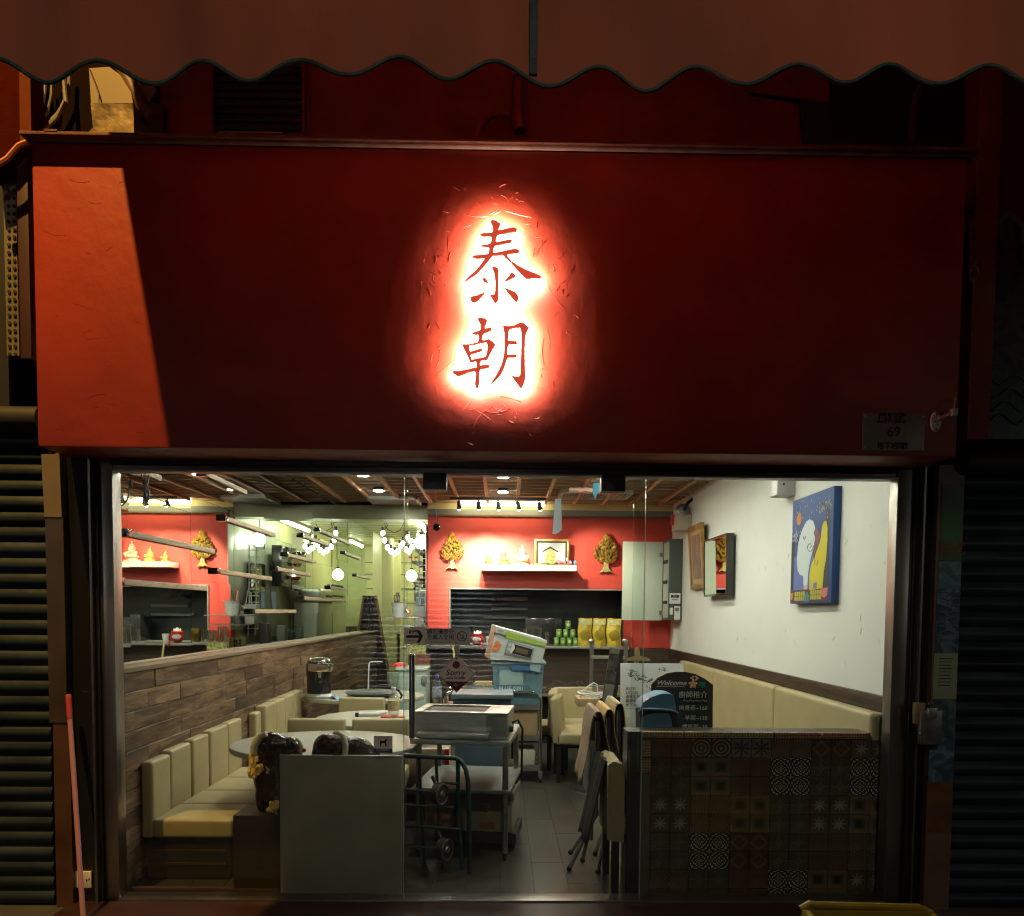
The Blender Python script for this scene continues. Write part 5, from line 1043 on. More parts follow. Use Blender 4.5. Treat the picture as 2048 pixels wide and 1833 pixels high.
for wx_, wy_ in ((879, 1588), (889, 1699)):
    c = P(wx_, wy_, y=.42); axd = Vector((.86, -.5, 0))
    wh = part('wheel', B().cyl(c-axd*.02, c+axd*.02, .068, seg=28), M_rubber, ht)
    part('tyre_edge', B().tube([c-axd*.021+ (Vector((.5, .86, 0))*math.cos(k*.3927)+Vector((0, 0, 1))*math.sin(k*.3927))*.062 for k in range(16)], .006, 6, True).tube([c+axd*.021+ (Vector((.5, .86, 0))*math.cos(k*.3927)+Vector((0, 0, 1))*math.sin(k*.3927))*.062 for k in range(16)], .006, 6, True), mat('tan_tyre', (.12, .10, .075), .6), wh)
    part('hub', B().cyl(c+axd*.012, c+axd*.03, .026, .018, seg=16).cyl(c-axd*.03, c-axd*.012, .018, .026, seg=16), M_steeld, wh)
    part('bracket', B().tube([c+Vector((0, .01, .0)), P(wx_-14, wy_-35, y=.48)], .012), M_green, ht)
part('foot', tb([(806,1748,.5), (800,1752,.46), (812,1754,.4)], .01), M_green, ht)
# --- steel serving cart with boxes
sc = thing('serving_cart', 'three tier steel serving cart on castors behind the blue grey bin', 'cart', (X(985, 2.9, 1560), 3.0, 0))
x0, x1, y0, y1 = X(888, 2.87, 1400), X(1082, 2.87, 1400), 2.87, 3.32
zr = Z(1383, 2.87); z1 = Z(1413, 2.87); z2 = Z(1475, 2.87); z3 = Z(1535, 2.87)
for y in (y0, y1):
    part('frame', B().tube([(x1, y, .11), (x1, y, zr-.08), (x1-.03, y, zr-.02), (x1-.10, y, zr), (x0+.10, y, zr), (x0+.03, y, zr-.02), (x0, y, zr-.08), (x0, y, .11)], .013, 10), M_chrome, sc)
for z in (z1, z2, z3):
    part('shelf', B().bx(x0+.01, x1-.01, y0, y1, z-.02, z-.008, bev=.003).bx(x0+.01, x1-.01, y0-.006, y0+.006, z-.03, z+.022).bx(x1-.02, x1-.008, y0, y1, z-.03, z+.022), M_steel, sc)
for x in (x0, x1):
    for y in (y0, y1):
        cs = part('castor', B().cyl((x-.012, y, .04), (x+.012, y, .04), .04, seg=18), M_rubber, sc); part('castor_fork', B().bx(x-.02, x+.02, y-.02, y+.02, .05, .11, bev=.004), M_steel, cs)
single('carton', B().bx(x1-.33, x1-.03, y0+.02, y1-.05, z2-.006, z1-.035, bev=.004), M_card, 'brown cardboard carton on the middle tier of the serving cart', 'carton')
single('paper_bag', B().bx(x1-.22, x1-.05, y0+.01, y0+.3, z3-.006, z3+.16, bev=.02), mat('cream_bag', (.48, .45, .34), .7), 'cream paper bag on the lowest tier of the serving cart', 'bag')
cbx = thing('plastic_tub', 'translucent blue plastic tub on top of the serving cart', 'tub', (X(1036, 2.95, 1370), 2.95, z1))
a_, c_ = P(985, 1326, y=2.9), P(1087, 1412, y=2.9)
M_tub = mat('translucent_blue', (.20, .36, .42), .3, trans=.25)
part('body', B().prism([(a_.x+.02, 2.9, c_.z), (c_.x-.02, 2.9, c_.z), (c_.x, 2.9, a_.z), (a_.x, 2.9, a_.z)], (0, .34, 0)), M_tub, cbx)
part('rim', B().bx(a_.x-.015, c_.x+.02, 2.885, 3.255, a_.z-.012, a_.z+.012, bev=.005), mat('tub_rim', (.40, .52, .54), .3), cbx)
part('clip', B().bx(X(1024, 2.88), X(1061, 2.88), 2.872, 2.895, Z(1342, 2.88), Z(1331, 2.88), bev=.004), mat('tub_clip', (.06, .16, .36), .35), cbx)
part('pocket', B().bx(X(1000, 2.89), X(1048, 2.89), 2.886, 2.899, Z(1370, 2.89), Z(1341, 2.89)), mat('tub_pocket', (.36, .50, .50), .4), cbx)
part('sleeve', B().prism([P(x, y, y=2.875) for x, y in ((1060,1326),(1083,1326),(1079,1345),(1060,1340))], (0, .02, 0)), mat('clear_sleeve', (.38, .55, .60), .3), cbx)
part('lower_band', B().bx(X(995, 2.89), X(1062, 2.89), 2.884, 2.899, Z(1384, 2.89), Z(1371, 2.89)), mat('tub_band', (.10, .20, .26), .4), cbx)
text('lettering', 'BLUE GIRL', .052, mat('pale_print', (.55, .66, .66), .5), cbx, P(1023, 1378, y=2.882), bold=.001)
# microwave carton, tilted
mw = thing('microwave_carton', 'white and green microwave oven carton tilted on the blue tub', 'carton', P(1034, 1325, y=3.05))
Fq = [P(x, y, y=2.86) for x, y in ((993.6,1254),(1094.6,1282),(1083,1327),(979,1318))]
dpv = Vector((-.05, .30, .02))
M_mw = mat('carton_white', (.50, .54, .52), .5)
part('carton_body', B().prism(Fq, dpv), M_mw, mw, smooth=False)
Lq = [Fq[0], Fq[3], P(970, 1313, y=2.95), P(983, 1252, y=2.95)]
part('side_panel', B().prism(Lq, (.004, .01, 0)), mat('carton_side', (.50, .33, .22), .6, c2=(.42, .16, .06), vs=8), mw, smooth=False)
def mq(u, v, o=.004): # u right, v down on the carton face
    t = Fq[0].lerp(Fq[1], u); bt_ = Fq[3].lerp(Fq[2], u); p = t.lerp(bt_, v); return Vector((p.x, p.y-o, p.z))
def mpan(name, us, m_, o=.004, th=.003, label=None): return part(name, B().prism([mq(u, v, o) for u, v in us], (0, th, 0)), m_, mw, smooth=False)
mpan('green_band', [(.19,.05),(.995,.12),(.985,.32),(.17,.28)], mat('lime_print', (.32, .44, .06), .5))
mpan('orange_badge', [(.03,.50),(.07,.40),(.16,.50),(.15,.70),(.07,.78),(.0,.72)], mat('orange_print', (.62, .19, .05), .5))
mpan('oven_picture', [(.27,.33),(.80,.43),(.79,.93),(.25,.83)], M_grey)
mpan('oven_face', [(.28,.36),(.79,.45),(.78,.84),(.27,.76)], mat('oven_silver', (.36, .37, .35), .4), .006)
mpan('oven_window', [(.40,.42),(.775,.48),(.765,.83),(.39,.74)], M_ink, .008)
mpan('window_glass', [(.46,.50),(.70,.54),(.69,.72),(.45,.68)], mat('oven_brown', (.14, .10, .05), .3), .010)
mpan('oven_handle', [(.37,.40),(.405,.43),(.43,.56),(.39,.74),(.355,.72)], M_whitep, .011)
for v in (.47, .62): part('oven_knob', B().cyl(mq(.325, v, .012), mq(.325, v, .004), .014, seg=14), M_offw, mw)
mang = math.atan2(Fq[1].z-Fq[0].z, Fq[1].x-Fq[0].x); MT = FRONT @ Matrix.Rotation(mang, 3, 'Z')
text('lettering', 'goodway', .032, M_ink, mw, mq(.095, .20, .007), M=MT, bold=.0012)
text('lettering', '威馬牌', .02, M_ink, mw, mq(.09, .10, .007), M=MT)
text('lettering', 'Microwave Oven 微波爐', .022, mat('pale_lime', (.6, .7, .4), .5), mw, mq(.72, .22, .007), M=MT)
# --- goods on the hatch ledge
yb = YB-.12
def can(px, zrow, label):
    x = X(px, yb, 1280); t = thing('drink_can', label, 'can', (x, yb, zrow), 'green cans stacked on the hatch ledge')
    part('can_body', B().lathe([(0, 0), (.031, 0), (.036, .008), (.036, .095), (.031, .104), (0, .104)], (x, yb, zrow), 18), M_can, t)
    part('can_lid', B().cyl((x, yb, zrow+.1041), (x, yb, zrow+.107), .031, seg=18), M_steel, t)
    part('badge', B().ell((x, yb-.034, zrow+.05), (.019, .006, .022)), mat('badge_cream', (.6, .62, .30), .5) if 'badge_cream' not in bpy.data.materials else bpy.data.materials['badge_cream'], t)
z0 = hz0+.001
for px, n in ((1113, 'far left'), (1126, 'second from left'), (1138.5, 'third from left'), (1151, 'right')): can(px, z0, f'green drink can in the bottom row of the pyramid, {n}')
for px, n in ((1117.5, 'left'), (1131, 'middle'), (1145, 'right')): can(px, z0+.108, f'green drink can in the middle row of the pyramid, {n}')
can(1136, z0+.216, 'green drink can at the very top of the pyramid')
for a_, c_, n in ((1155, 1184, 'leftmost, beside the green cans'), (1184.5, 1211, 'in the middle'), (1212, 1242, 'rightmost, near the red wall')):
    xa, xb = X(a_, yb, 1280), X(c_, yb, 1280); H_ = Z(1236, yb)-z0
    t = thing('snack_bag', f'yellow stand up snack bag on the hatch ledge, {n}', 'bag', ((xa+xb)/2, yb, z0), 'yellow bags on the hatch ledge')
    part('pouch', B().grid(lambda u, v: Vector((xa+(xb-xa)*(.03+.94*u)+.006*math.sin(v*9), yb-.05*math.sin(u*math.pi)*(1-v**2)-.01, z0+H_*v+(.008*math.sin(u*7) if v > .95 else 0))), 10, 10).grid(lambda u, v: Vector((xa+(xb-xa)*(.03+.94*u)+.006*math.sin(v*9), yb+.03*math.sin(u*math.pi)*(1-v**2)-.0095, z0+H_*v)), 10, 10), M_yel, t)
    part('top_band', B().prism([((xa+.012), yb-.034, z0+H_*.78), (xb-.012, yb-.034, z0+H_*.78), (xb-.016, yb-.022, z0+H_*.95), (xa+.016, yb-.022, z0+H_*.95)], (0, .002, 0)), mat('bag_white', (.70, .70, .50), .45, c2=(.45, .40, .06), vs=25), t)
    part('print_fruit', B().ell(((xa+xb)/2, yb-.055, z0+H_*.40), ((xb-xa)*.36, .012, H_*.2), (0, -.35, 0)), mat('mango_print', (.36, .26, .015), .4), t)
for px, n in ((1032, 'far left'), (1049.5, 'second'), (1065, 'third'), (1079, 'fourth'), (1094, 'far right, dark')):
    x = X(px, yb, 1270); single('glass_tumbler', B().lathe([(.026, 0), (.034, .22 if px > 1040 and px < 1090 else .17), (.031, .22 if px > 1040 and px < 1090 else .17), (.024, .01), (0, .01)], (x, yb, z0), 16), M_glass2, f'clear stacked tumbler behind the microwave carton, {n}', 'glass', 'tumblers on the hatch ledge')
for k in range(12):
    x = hx0+.02+k*.033-.28; single('glass_tumbler', B().lathe([(.022, 0), (.027, .20 if k < 4 else .15), (.025, .20 if k < 4 else .15), (.02, .01), (0, .01)], (x, yb+(.06 if k % 2 else 0)+.12*(k > 7), z0), 10), M_glass2, f'clear tumbler at the left end of the hatch ledge, {["first","second","third","fourth","fifth","sixth","seventh","eighth","ninth","tenth","eleventh","last"][k]} from the left', 'glass', 'tumblers lined up at the left of the hatch ledge')
lc = thing('lucky_bag', 'red and white lucky cat tin on the hatch ledge left of the carton', 'tin', (X(955, yb, 1280), yb, z0))
xx = lc.location.x
part('body', B().ell((xx, yb, z0+.07), (.085, .06, .075)), M_redp, lc); part('face', B().ell((xx-.01, yb-.045, z0+.075), (.058, .025, .036)), M_whitep, lc)
part('top', B().lathe([(.06, 0), (.045, .03), (.01, .07), (0, .07)], (xx, yb, z0+.12), 14), M_whitep, lc); part('band', B().lathe([(.072, 0), (.074, .03), (.06, .035)], (xx, yb, z0+.11), 16), M_redp, lc)
for s in (-1, 1): part('ear', B().lathe([(.014, 0), (0, .035)], (xx+s*.04, yb, z0+.155), 8), M_whitep, lc); part('eye', B().ell((xx-.01+s*.02, yb-.069, z0+.08), .004), M_ink, lc)
part('ribbon', B().tube([(xx+.04, yb-.06, z0+.04), (xx+.07, yb-.07, z0+.02), (xx+.06, yb-.1, z0-.01), (xx+.065, yb-.11, z0-.05)], .01), M_redp, lc)
single('gold_tin', B().bx(xx-.30, xx-.19, yb-.05, yb+.06, z0, z0+.18, bev=.01), mat('gold_tin', (.42, .30, .06), .25, .9, c2=(.08, .05, .02), vs=14), 'dark gold patterned tin left of the lucky cat tin', 'tin')
single('white_cup', B().lathe([(.03, 0), (.045, .11), (.042, .11), (.028, .008), (0, .008)], (X(978, yb, 1280), yb, z0), 16), M_whitep, 'plain white cup between the lucky cat tin and the carton', 'cup')
single('dark_oven', B().bx(X(1050, YB+.35), X(1122, YB+.35), YB+.2, YB+.5, hz0+.002, Z(1236, YB+.35), bev=.01), M_blackgl, 'black oven standing inside the serving hatch', 'oven')
# --- shelf and shrine things
sx0, sx1, yy, zs_ = X(962, 5.4, 1130), X(1153, 5.4, 1130), 5.38, Z(1130, 5.4)
ws_ = single('wall_shelf', B().bx(sx0, sx1, yy, YB-.002, zs_-.07, zs_, bev=.003), mat('white_shelf', (.78, .76, .70), .4), 'long white floating shelf on the coral wall', 'shelf')
def figure(px, w, hpx, m, label, tiers=3, finial=True):
    x = X(px, 5.5, 1120); h = (1129-hpx)/1500*9.59; t = thing('figurine', label, 'figurine', (x, 5.5, zs_), 'golden figures on the white shelf')
    prof = [(0, 0)]
    for k in range(tiers):
        f = 1-k/tiers*.75; z_ = h*.8*k/tiers; prof += [(w*f, z_+.001), (w*f, z_+h*.8/tiers*.45), (w*f*.62, z_+h*.8/tiers*.55), (w*f*.7, z_+h*.8/tiers*.95)]
    prof += [(w*.12, h*.82), (w*.10, h*.9), (0, h)]
    part('body', B().lathe(prof, (x, 5.5, zs_+.001), 14), m, t)
    part('arms', B().ell((x-w*.6, 5.46, zs_+h*.38), (w*.28, .02, h*.10), (0, .6, 0)).ell((x+w*.6, 5.46, zs_+h*.38), (w*.28, .02, h*.10), (0, -.6, 0)), m, t)
    part('head', B().ell((x, 5.49, zs_+h*.74), (w*.28, w*.28, h*.09)), m, t)
figure(1008, .07, 1098, M_gold, 'golden cone shaped figurine left on the white shelf', 2)
figure(1044, .10, 1087, mat('brown_gold', (.45, .25, .10), .35, .6, c2=(.75, .7, .55), vs=16), 'tall brown and gold seated figurine in the middle of the white shelf', 4)
figure(977, .06, 1106, M_gold, 'short golden figurine at the left end of the white shelf', 3)
fr = thing('shrine_picture', 'gilt framed shrine picture standing on the white shelf', 'picture', (X(1103, 5.55, 1130), 5.55, zs_))
a_, c_ = P(1069, 1079, y=5.52), P(1138, 1129, y=5.52)
part('frame', B().bx(a_.x, c_.x, 5.50, 5.53, a_.z-.028, a_.z, bev=.004).bx(a_.x, c_.x, 5.50, 5.53, zs_+.002, zs_+.026, bev=.004).bx(a_.x, a_.x+.028, 5.5, 5.53, zs_+.026, a_.z-.028, bev=.004).bx(c_.x-.028, c_.x, 5.5, 5.53, zs_+.026, a_.z-.028, bev=.004), M_goldw, fr)
part('mat_board', B().bx(a_.x+.028, c_.x-.028, 5.515, 5.53, zs_+.026, a_.z-.028), M_dwood, fr)
part('picture', B().bx(a_.x+.05, c_.x-.05, 5.511, 5.516, zs_+.035, a_.z-.045), mat('picture_grey', (.30, .30, .33), .5), fr)
mx_ = (a_.x+c_.x)/2
part('altar_print', B().prism([(mx_-.09, 5.509, zs_+.04), (mx_+.06, 5.509, zs_+.04), (mx_+.05, 5.509, zs_+.14), (mx_+.01, 5.509, zs_+.2), (mx_-.02, 5.509, zs_+.23), (mx_-.05, 5.509, zs_+.2), (mx_-.08, 5.509, zs_+.14)], (0, .002, 0)), mat('altar_orange', (.50, .15, .05), .5, c2=(.55, .4, .15), vs=30), fr, smooth=False)
part('roof_print', B().prism([(mx_-.12, 5.508, zs_+.17), (mx_-.02, 5.508, zs_+.22), (mx_+.08, 5.508, zs_+.17), (mx_+.08, 5.508, zs_+.185), (mx_-.02, 5.508, zs_+.245), (mx_-.12, 5.508, zs_+.185)], (0, .001, 0)), M_ink, fr, smooth=False)
pgl = thing('paper_garlands', 'pink green and blue paper garlands heaped at the right end of the white shelf', 'garland', (X(1125, 5.42, 1125), 5.42, zs_))
for i, (px, py, r, c) in enumerate(((1103,1127,.035,(.25,.5,.08)), (1112,1124,.03,(.62,.35,.3)), (1120,1123,.035,(.70,.22,.35)), (1128,1124,.035,(.60,.25,.38)), (1134,1120,.025,(.75,.5,.5)), (1141,1126,.03,(.55,.2,.35)), (1150,1126,.03,(.05,.3,.4)), (1107,1120,.02,(.7,.3,.1)))):
    q = P(px, py, y=5.42); part('paper_flower', B().ell((q.x, q.y, max(q.z, zs_+.02)), (r, r*.8, r*.6), (0, .3*i, 0), seg=8), mat('paper_%d' % i, c, .7, bump=.8, bs=90), pgl, smooth=False)
def gold_tree(px, py0, py1, label, seed, y=YB-.05):
    """bodhi tree relief: flared trunk and a crown of overlapping leaf faces"""
    q = random.Random(seed); a_ = P(px, py1, y=y); top = P(px, py0, y=y); h = top.z-a_.z; x, z = a_.x, a_.z; w = h*.31
    t = thing('gold_tree', label, 'wall ornament', (x, y, z), 'gold bodhi tree reliefs on the coral wall')
    part('trunk', B().prism([(x-w*.55, y, z), (x-w*.2, y, z+h*.12), (x-w*.16, y, z+h*.30), (x+w*.16, y, z+h*.30), (x+w*.2, y, z+h*.12), (x+w*.55, y, z), (x+w*.2, y, z+h*.04), (x, y, z+.002), (x-w*.2, y, z+h*.04)], (0, .03, 0)), M_gold, t)
    b = B()
    hf_ = lambda v: w*1.02*(math.sqrt(max(0, 1-((.34-v)/.38)**2)) if v < .34 else max(.05, 1-((v-.34)/.66)**1.25))
    b.prism([(x+hf_(k/12)*.93, y+.012, z+h*(.28+.68*k/12)) for k in range(13)]+[(x-hf_(k/12)*.93, y+.012, z+h*(.28+.68*k/12)) for k in range(12, -1, -1)], (0, .012, 0))
    part('crown_back', b, mat('tree_back', (.22, .12, .03), .4, .6) if 'tree_back' not in bpy.data.materials else bpy.data.materials['tree_back'], t, smooth=False); b = B()
    for i in range(150):
        v = (i/150)**1.15; half = hf_(v)
        u = q.uniform(-1, 1); cx_ = x+half*u; cz = z+h*(.26+.70*v); s = h*.045*q.uniform(.8, 1.2); a = u*.9+q.uniform(-.3, .3)
        dx, dz = math.sin(a), math.cos(a); nx, nz = dz, -dx; yy_ = y-.004-q.uniform(0, .014)
        pts = [(cx_-dx*s, yy_, cz-dz*s), (cx_+nx*s*.6, yy_-.004, cz+nz*s*.6), (cx_+dx*s*1.3, yy_, cz+dz*s*1.3), (cx_-nx*s*.6, yy_-.004, cz-nz*s*.6)]
        vs = [b.bm.verts.new(p) for p in pts]; m_ = b.bm.verts.new((cx_, yy_-.018-q.uniform(0, .01), cz)); bk = b.bm.verts.new((cx_, y+.02, cz))
        for k in range(4): b.bm.faces.new((vs[k], vs[(k+1) % 4], m_)); b.bm.faces.new((vs[(k+1) % 4], vs[k], bk))
    part('leaves', b, M_gold, t, kind='stuff', smooth=False)
gold_tree(904, 1064, 1139, 'gold bodhi tree relief at the left end of the coral wall', 1)
gold_tree(1212, 1065, 1146, 'gold bodhi tree relief at the right of the white shelf', 2)
# --- right wall things
eb = thing('electric_cabinet', 'grey electric cabinet on the right wall with its pale door swung open', 'cabinet', (2.12, 5.2, 1.5))
y0 = P(1365, 1150, x=XW).y; xf = X(1338.5, y0, 1150); ztop, zbot = Z(1078, y0, 1350), Z(1241, y0, 1350)
part('box', B().bx(xf, XW-.001, y0, YB-.25, zbot, ztop, bev=.003), mat('cabinet_dark', (.075, .085, .075), .45), eb)
part('inner_face', B().bx(xf-.004, xf-.0005, y0+.03, YB-.28, zbot+.03, ztop-.03), M_pgrey, eb)
for k in range(3): part('breaker_row', B().bx(xf-.02, xf-.004, y0+.08, YB-.35, zbot+.2+k*.25, zbot+.24+k*.25), M_black, eb)
yd_ = YB-.26; xd = X(1245, yd_, 1160)
door = part('door', B().bx(xd, xf-.01, yd_, yd_+.02, Z(1241, yd_, 1290), Z(1084, yd_, 1290), bev=.002), mat('cabinet_door', (.52, .58, .50), .45), eb)
for pz in (1107, 1223): part('hinge', B().bx(xf-.05, xf-.006, yd_-.02, yd_-.001, Z(pz+4, yd_), Z(pz-4, yd_)), M_steeld, door)
part('door_label', B().bx(xd+.02, xd+.07, yd_-.003, yd_-.001, Z(1224, yd_), Z(1208, yd_)), M_offw, door)
th = thing('thermostat', 'white thermostat with a dark display on the side of the electric cabinet', 'thermostat', P(1349, 1198, y=y0-.01))
part('case', rect((1339, 1187), (1360, 1208), y0-.002, .02, .003), M_whitep, th); part('display', rect((1342, 1190), (1358, 1196), y0-.0225, .003), M_ink, th)
text('lettering', '25.0', .03, M_chalk, th, P(1350, 1193, y=y0-.027)); part('logo_line', rect((1344, 1199), (1356, 1201), y0-.0225, .002), M_grey, th)
rc = thing('remote_control', 'white air conditioner remote hanging under the thermostat', 'remote', P(1354, 1226, y=y0-.01))
part('case', rect((1348.5, 1213), (1359.5, 1240), y0-.002, .018, .003), M_whitep, rc); part('screen', rect((1350, 1216), (1358, 1223), y0-.0205, .002), M_grey, rc)
part('holder', rect((1339.5, 1216), (1345, 1230), y0-.002, .015, .002), M_whitep, rc)
def wallframe(name, label, cat, nx, ny0, ny1, fx, fy0, fy1, tilt, thick, mf, inner, grp=None):
    yn_ = P(nx, (ny0+ny1)/2, x=XW-.02).y; yf_ = P(fx, (fy0+fy1)/2, x=XW-.02).y; zt_, zb_ = Z(ny0, yn_, nx), Z(ny1, yn_, nx)
    t = thing(name, label, cat, (XW-.02, (yn_+yf_)/2, zb_)); L = yf_-yn_; H_ = zt_-zb_
    Mx = Matrix.Translation((XW-.012, yn_, zb_)) @ Matrix.Rotation(-tilt, 4, 'Y')
    def bxx(x0, x1, y0, y1, z0, z1, bev=.003):
        b = B().bx(x0, x1, y0, y1, z0, z1, bev); bmesh.ops.transform(b.bm, matrix=Mx, verts=b.bm.verts); return b
    fw = .06 if thick < .04 else .022
    for a in ((-thick, 0, 0, L, H_-fw, H_), (-thick, 0, 0, L, 0, fw), (-thick, 0, 0, fw, fw, H_-fw), (-thick, 0, L-fw, L, fw, H_-fw)): part('frame', bxx(*a), mf, t)
    for nm, x_, ins, m_ in inner: part(nm, bxx(-thick*x_-.003, -thick*x_+.003 if x_ > .3 else -.001, fw+ins, L-fw-ins, fw+ins, H_-fw-ins, 0), m_, t, smooth=False)
    return t
wallframe('ornate_picture', 'gilt ornate picture frame tilting forward high on the right wall', 'picture', 1414, 1044, 1177, 1387, 1053, 1178, R(4), .035, M_goldw,
          [('inner_moulding', .55, .0, mat('pale_moulding', (.45, .32, .16), .5)), ('picture', .62, .05, mat('old_print', (.30, .17, .10), .5, c2=(.14, .10, .09), vs=5))])
wallframe('wall_mirror', 'black framed mirror on the right wall showing a reflected gold tree', 'mirror', 1468, 1066, 1191, 1421, 1081, 1194, R(1.0), .075, M_blackgl, [('mirror_plate', .9, .0, M_mirror)])
# the elephant painting
yn_, yf_ = P(1681, 1090, x=XW).y, P(1584, 1100, x=XW-.05).y
pz1, pz0 = Z(972, yn_, 1681), Z(1206, yn_, 1675)
pa = thing('canvas_painting', 'blue canvas painting of a white and a yellow elephant on the white wall', 'painting', (XW-.03, (yn_+yf_)/2, pz0))
xf2 = XW-.052
part('canvas', B().bx(xf2, XW-.001, yn_, yf_, pz0, pz1, bev=.002), mat('ultramarine_canvas', (.022, .075, .24), .6, var=.12, vs=5), pa)
# face coordinates measured on the photograph's painting: u 0 far edge..1 near edge, v 0 top..1 bottom
def pq(u, v, k): return Vector((xf2-.0012*k, yf_+(yn_-yf_)*u, pz1+(pz0-pz1)*v))
def pp(name, pts, m_, k=1, smooth=False): return part(name, B().prism([pq(u, v, k) for u, v in pts], (.001, 0, 0)), m_, pa, smooth=smooth)
c_ = lambda n, a: mat('paint_'+n, a, .6)
Pw, Py, Pd, Pp, Pg, Pr, Pt, Pk, Ppk, Por, Plb = c_('white', (.58,.66,.66)), c_('yellow', (.58,.50,.03)), c_('navy', (.012,.03,.04)), c_('plum', (.16,.07,.10)), c_('corn', (.42,.42,.06)), c_('rose', (.62,.16,.13)), c_('teal', (.05,.22,.25)), c_('black', (.015,.015,.015)), c_('petal', (.70,.62,.58)), c_('orange', (.55,.25,.06)), c_('lightblue', (.10,.16,.42))
pp('navy_strip', [(0,.40),(.08,.41),(.08,.86),(0,.88)], Pd); pp('navy_strip', [(.84,.14),(.93,.10),(.93,.86),(.82,.86)], Pd)
pp('light_field', [(.08,.55),(.5,.5),(.8,.8),(.8,.87),(.08,.87)], Plb, 1)
pp('ground', [(0,.88),(.93,.86),(.93,.985),(0,.985)], c_('maroon', (.10,.03,.04)), 1)
pp('yellow_elephant', [(.50,.88),(.49,.75),(.52,.66),(.60,.58),(.68,.50),(.74,.42),(.76,.32),(.80,.285),(.85,.28),(.88,.33),(.89,.45),(.87,.62),(.83,.72),(.81,.87)], Py, 2)
pp('white_elephant', [(.36,.87),(.34,.74),(.26,.73),(.19,.68),(.16,.58),(.18,.46),(.22,.37),(.30,.29),(.38,.24),(.46,.225),(.55,.25),(.60,.31),(.61,.40),(.58,.50),(.52,.58),(.48,.66),(.46,.74),(.45,.87)], Pw, 3)
pp('plum_blanket', [(.58,.36),(.63,.30),(.70,.36),(.75,.40),(.72,.46),(.66,.52),(.58,.57),(.60,.48),(.62,.42)], Pp, 4)
pp('orange_fruit', [(.14,.16),(.19,.12),(.24,.15),(.25,.22),(.21,.26),(.15,.24),(.12,.20)], Por, 2)
pp('purple_door', [(.60,.82),(.68,.81),(.68,.87),(.60,.87)], c_('violet', (.22,.15,.35)), 4)
for k, (u, v) in enumerate(((.40,.39), (.52,.47))): pass
part('brush_line', B().tube([pq(.32+.012*j, .37+.035*math.sin(j*.6), 5) for j in range(6)], .0018, 4), Pk, pa)
part('brush_line', B().tube([pq(.50+.085*math.cos(t*.5)*(1-t*.05), .48+.052*math.sin(t*.5)*(1-t*.05), 5) for t in range(15)], .0018, 4), Pk, pa)
part('brush_line', B().tube([pq(.66+.045*math.cos(t*.5+.3), .60+.06*math.sin(t*.5+.3), 5) for t in range(9)], .0015, 4), c_('olive', (.20,.17,.02)), pa)
for u0_ in range(5):
    for r_ in range(2): pp('corn_kernel', [(.12+u0_*.055, .89+r_*.045), (.16+u0_*.055, .885+r_*.045), (.165+u0_*.055, .925+r_*.045), (.12+u0_*.055, .93+r_*.045)], Pg, 2); pp('corn_kernel', [(.52+u0_*.055, .885+r_*.045), (.56+u0_*.055, .88+r_*.045), (.565+u0_*.055, .92+r_*.045), (.52+u0_*.055, .925+r_*.045)], Pg, 2)
pp('teal_drop', [(.44,.89),(.50,.93),(.50,.98),(.38,.985),(.38,.93)], Pt, 3); pp('rose_tongue', [(.78,.875),(.93,.865),(.92,.93),(.86,.955),(.79,.94)], Pr, 2); pp('orange_tongue', [(.0,.90),(.08,.895),(.07,.955),(.02,.965)], Por, 2)
for u in (.36, .39, .42): pp('candle', [(u,.83),(u+.012,.83),(u+.012,.87),(u,.87)], Por, 4)
rr = random.Random(8); b = B(); b2_ = B()
def petal(bb_, u, v, s):
    a = pq(u, v, 2.5); bb_.prism([a+Vector((0, -s*.4, 0)), a+Vector((0, 0, s)), a+Vector((0, s*.4, 0)), a+Vector((0, 0, -s*.8))], (.001, 0, 0))
for i in range(34): petal(b, rr.uniform(.04, .93), rr.uniform(.03, .42), rr.uniform(.006, .011))
for i in range(46): petal(b2_, rr.gauss(.80, .06), rr.gauss(.15, .022), rr.uniform(.006, .012))
for i in range(36): petal(b2_, rr.gauss(.10, .045), rr.gauss(.36, .03), rr.uniform(.006, .012))
part('falling_petals', b, c_('pale', (.50,.58,.62)), pa, kind='stuff', smooth=False); part('blossom', b2_, Ppk, pa, kind='stuff', smooth=False)
rr = random.Random(9); b = B()
for i in range(14): petal(b, rr.gauss(.79, .05), rr.gauss(.145, .02), .006)
for i in range(10): petal(b, rr.gauss(.11, .04), rr.gauss(.36, .03), .006)
part('blossom_shadow', b, Pp, pa, kind='stuff', smooth=False)
# small boxes high on the right wall
sn = thing('wall_sensor', 'small white sensor box high on the white wall beside the painting', 'sensor', P(1575, 985, x=XW))
q0 = P(1591, 985, x=XW); part('box', B().bx(XW-.14, XW-.001, q0.y, q0.y+.16, q0.z-.02, q0.z+.20, bev=.004), M_whitep, sn); part('lens', B().ell((XW-.09, q0.y, q0.z+.06), .008), M_ink, sn)
el = thing('emergency_light', 'emergency light unit and speaker bracket high in the far right corner', 'light fitting', P(1375, 1030, x=XW))
q = P(1384, 1050, x=XW); part('case', B().bx(XW-.18, XW-.001, q.y, q.y+.25, q.z-.06, q.z+.12, bev=.005), mat('beige_case', (.45, .38, .28), .5), el)
q = P(1368, 1022, x=XW-.1); part('lamp_shell', B().lathe([(0, 0), (.06, .01), (.09, .05), (.085, .07), (0, .06)], q, 16, 'y'), M_steeld, el); part('bracket', B().tube([q, q+Vector((.04, 0, .09)), q+Vector((.1, .02, .14))], .02), M_black, el)
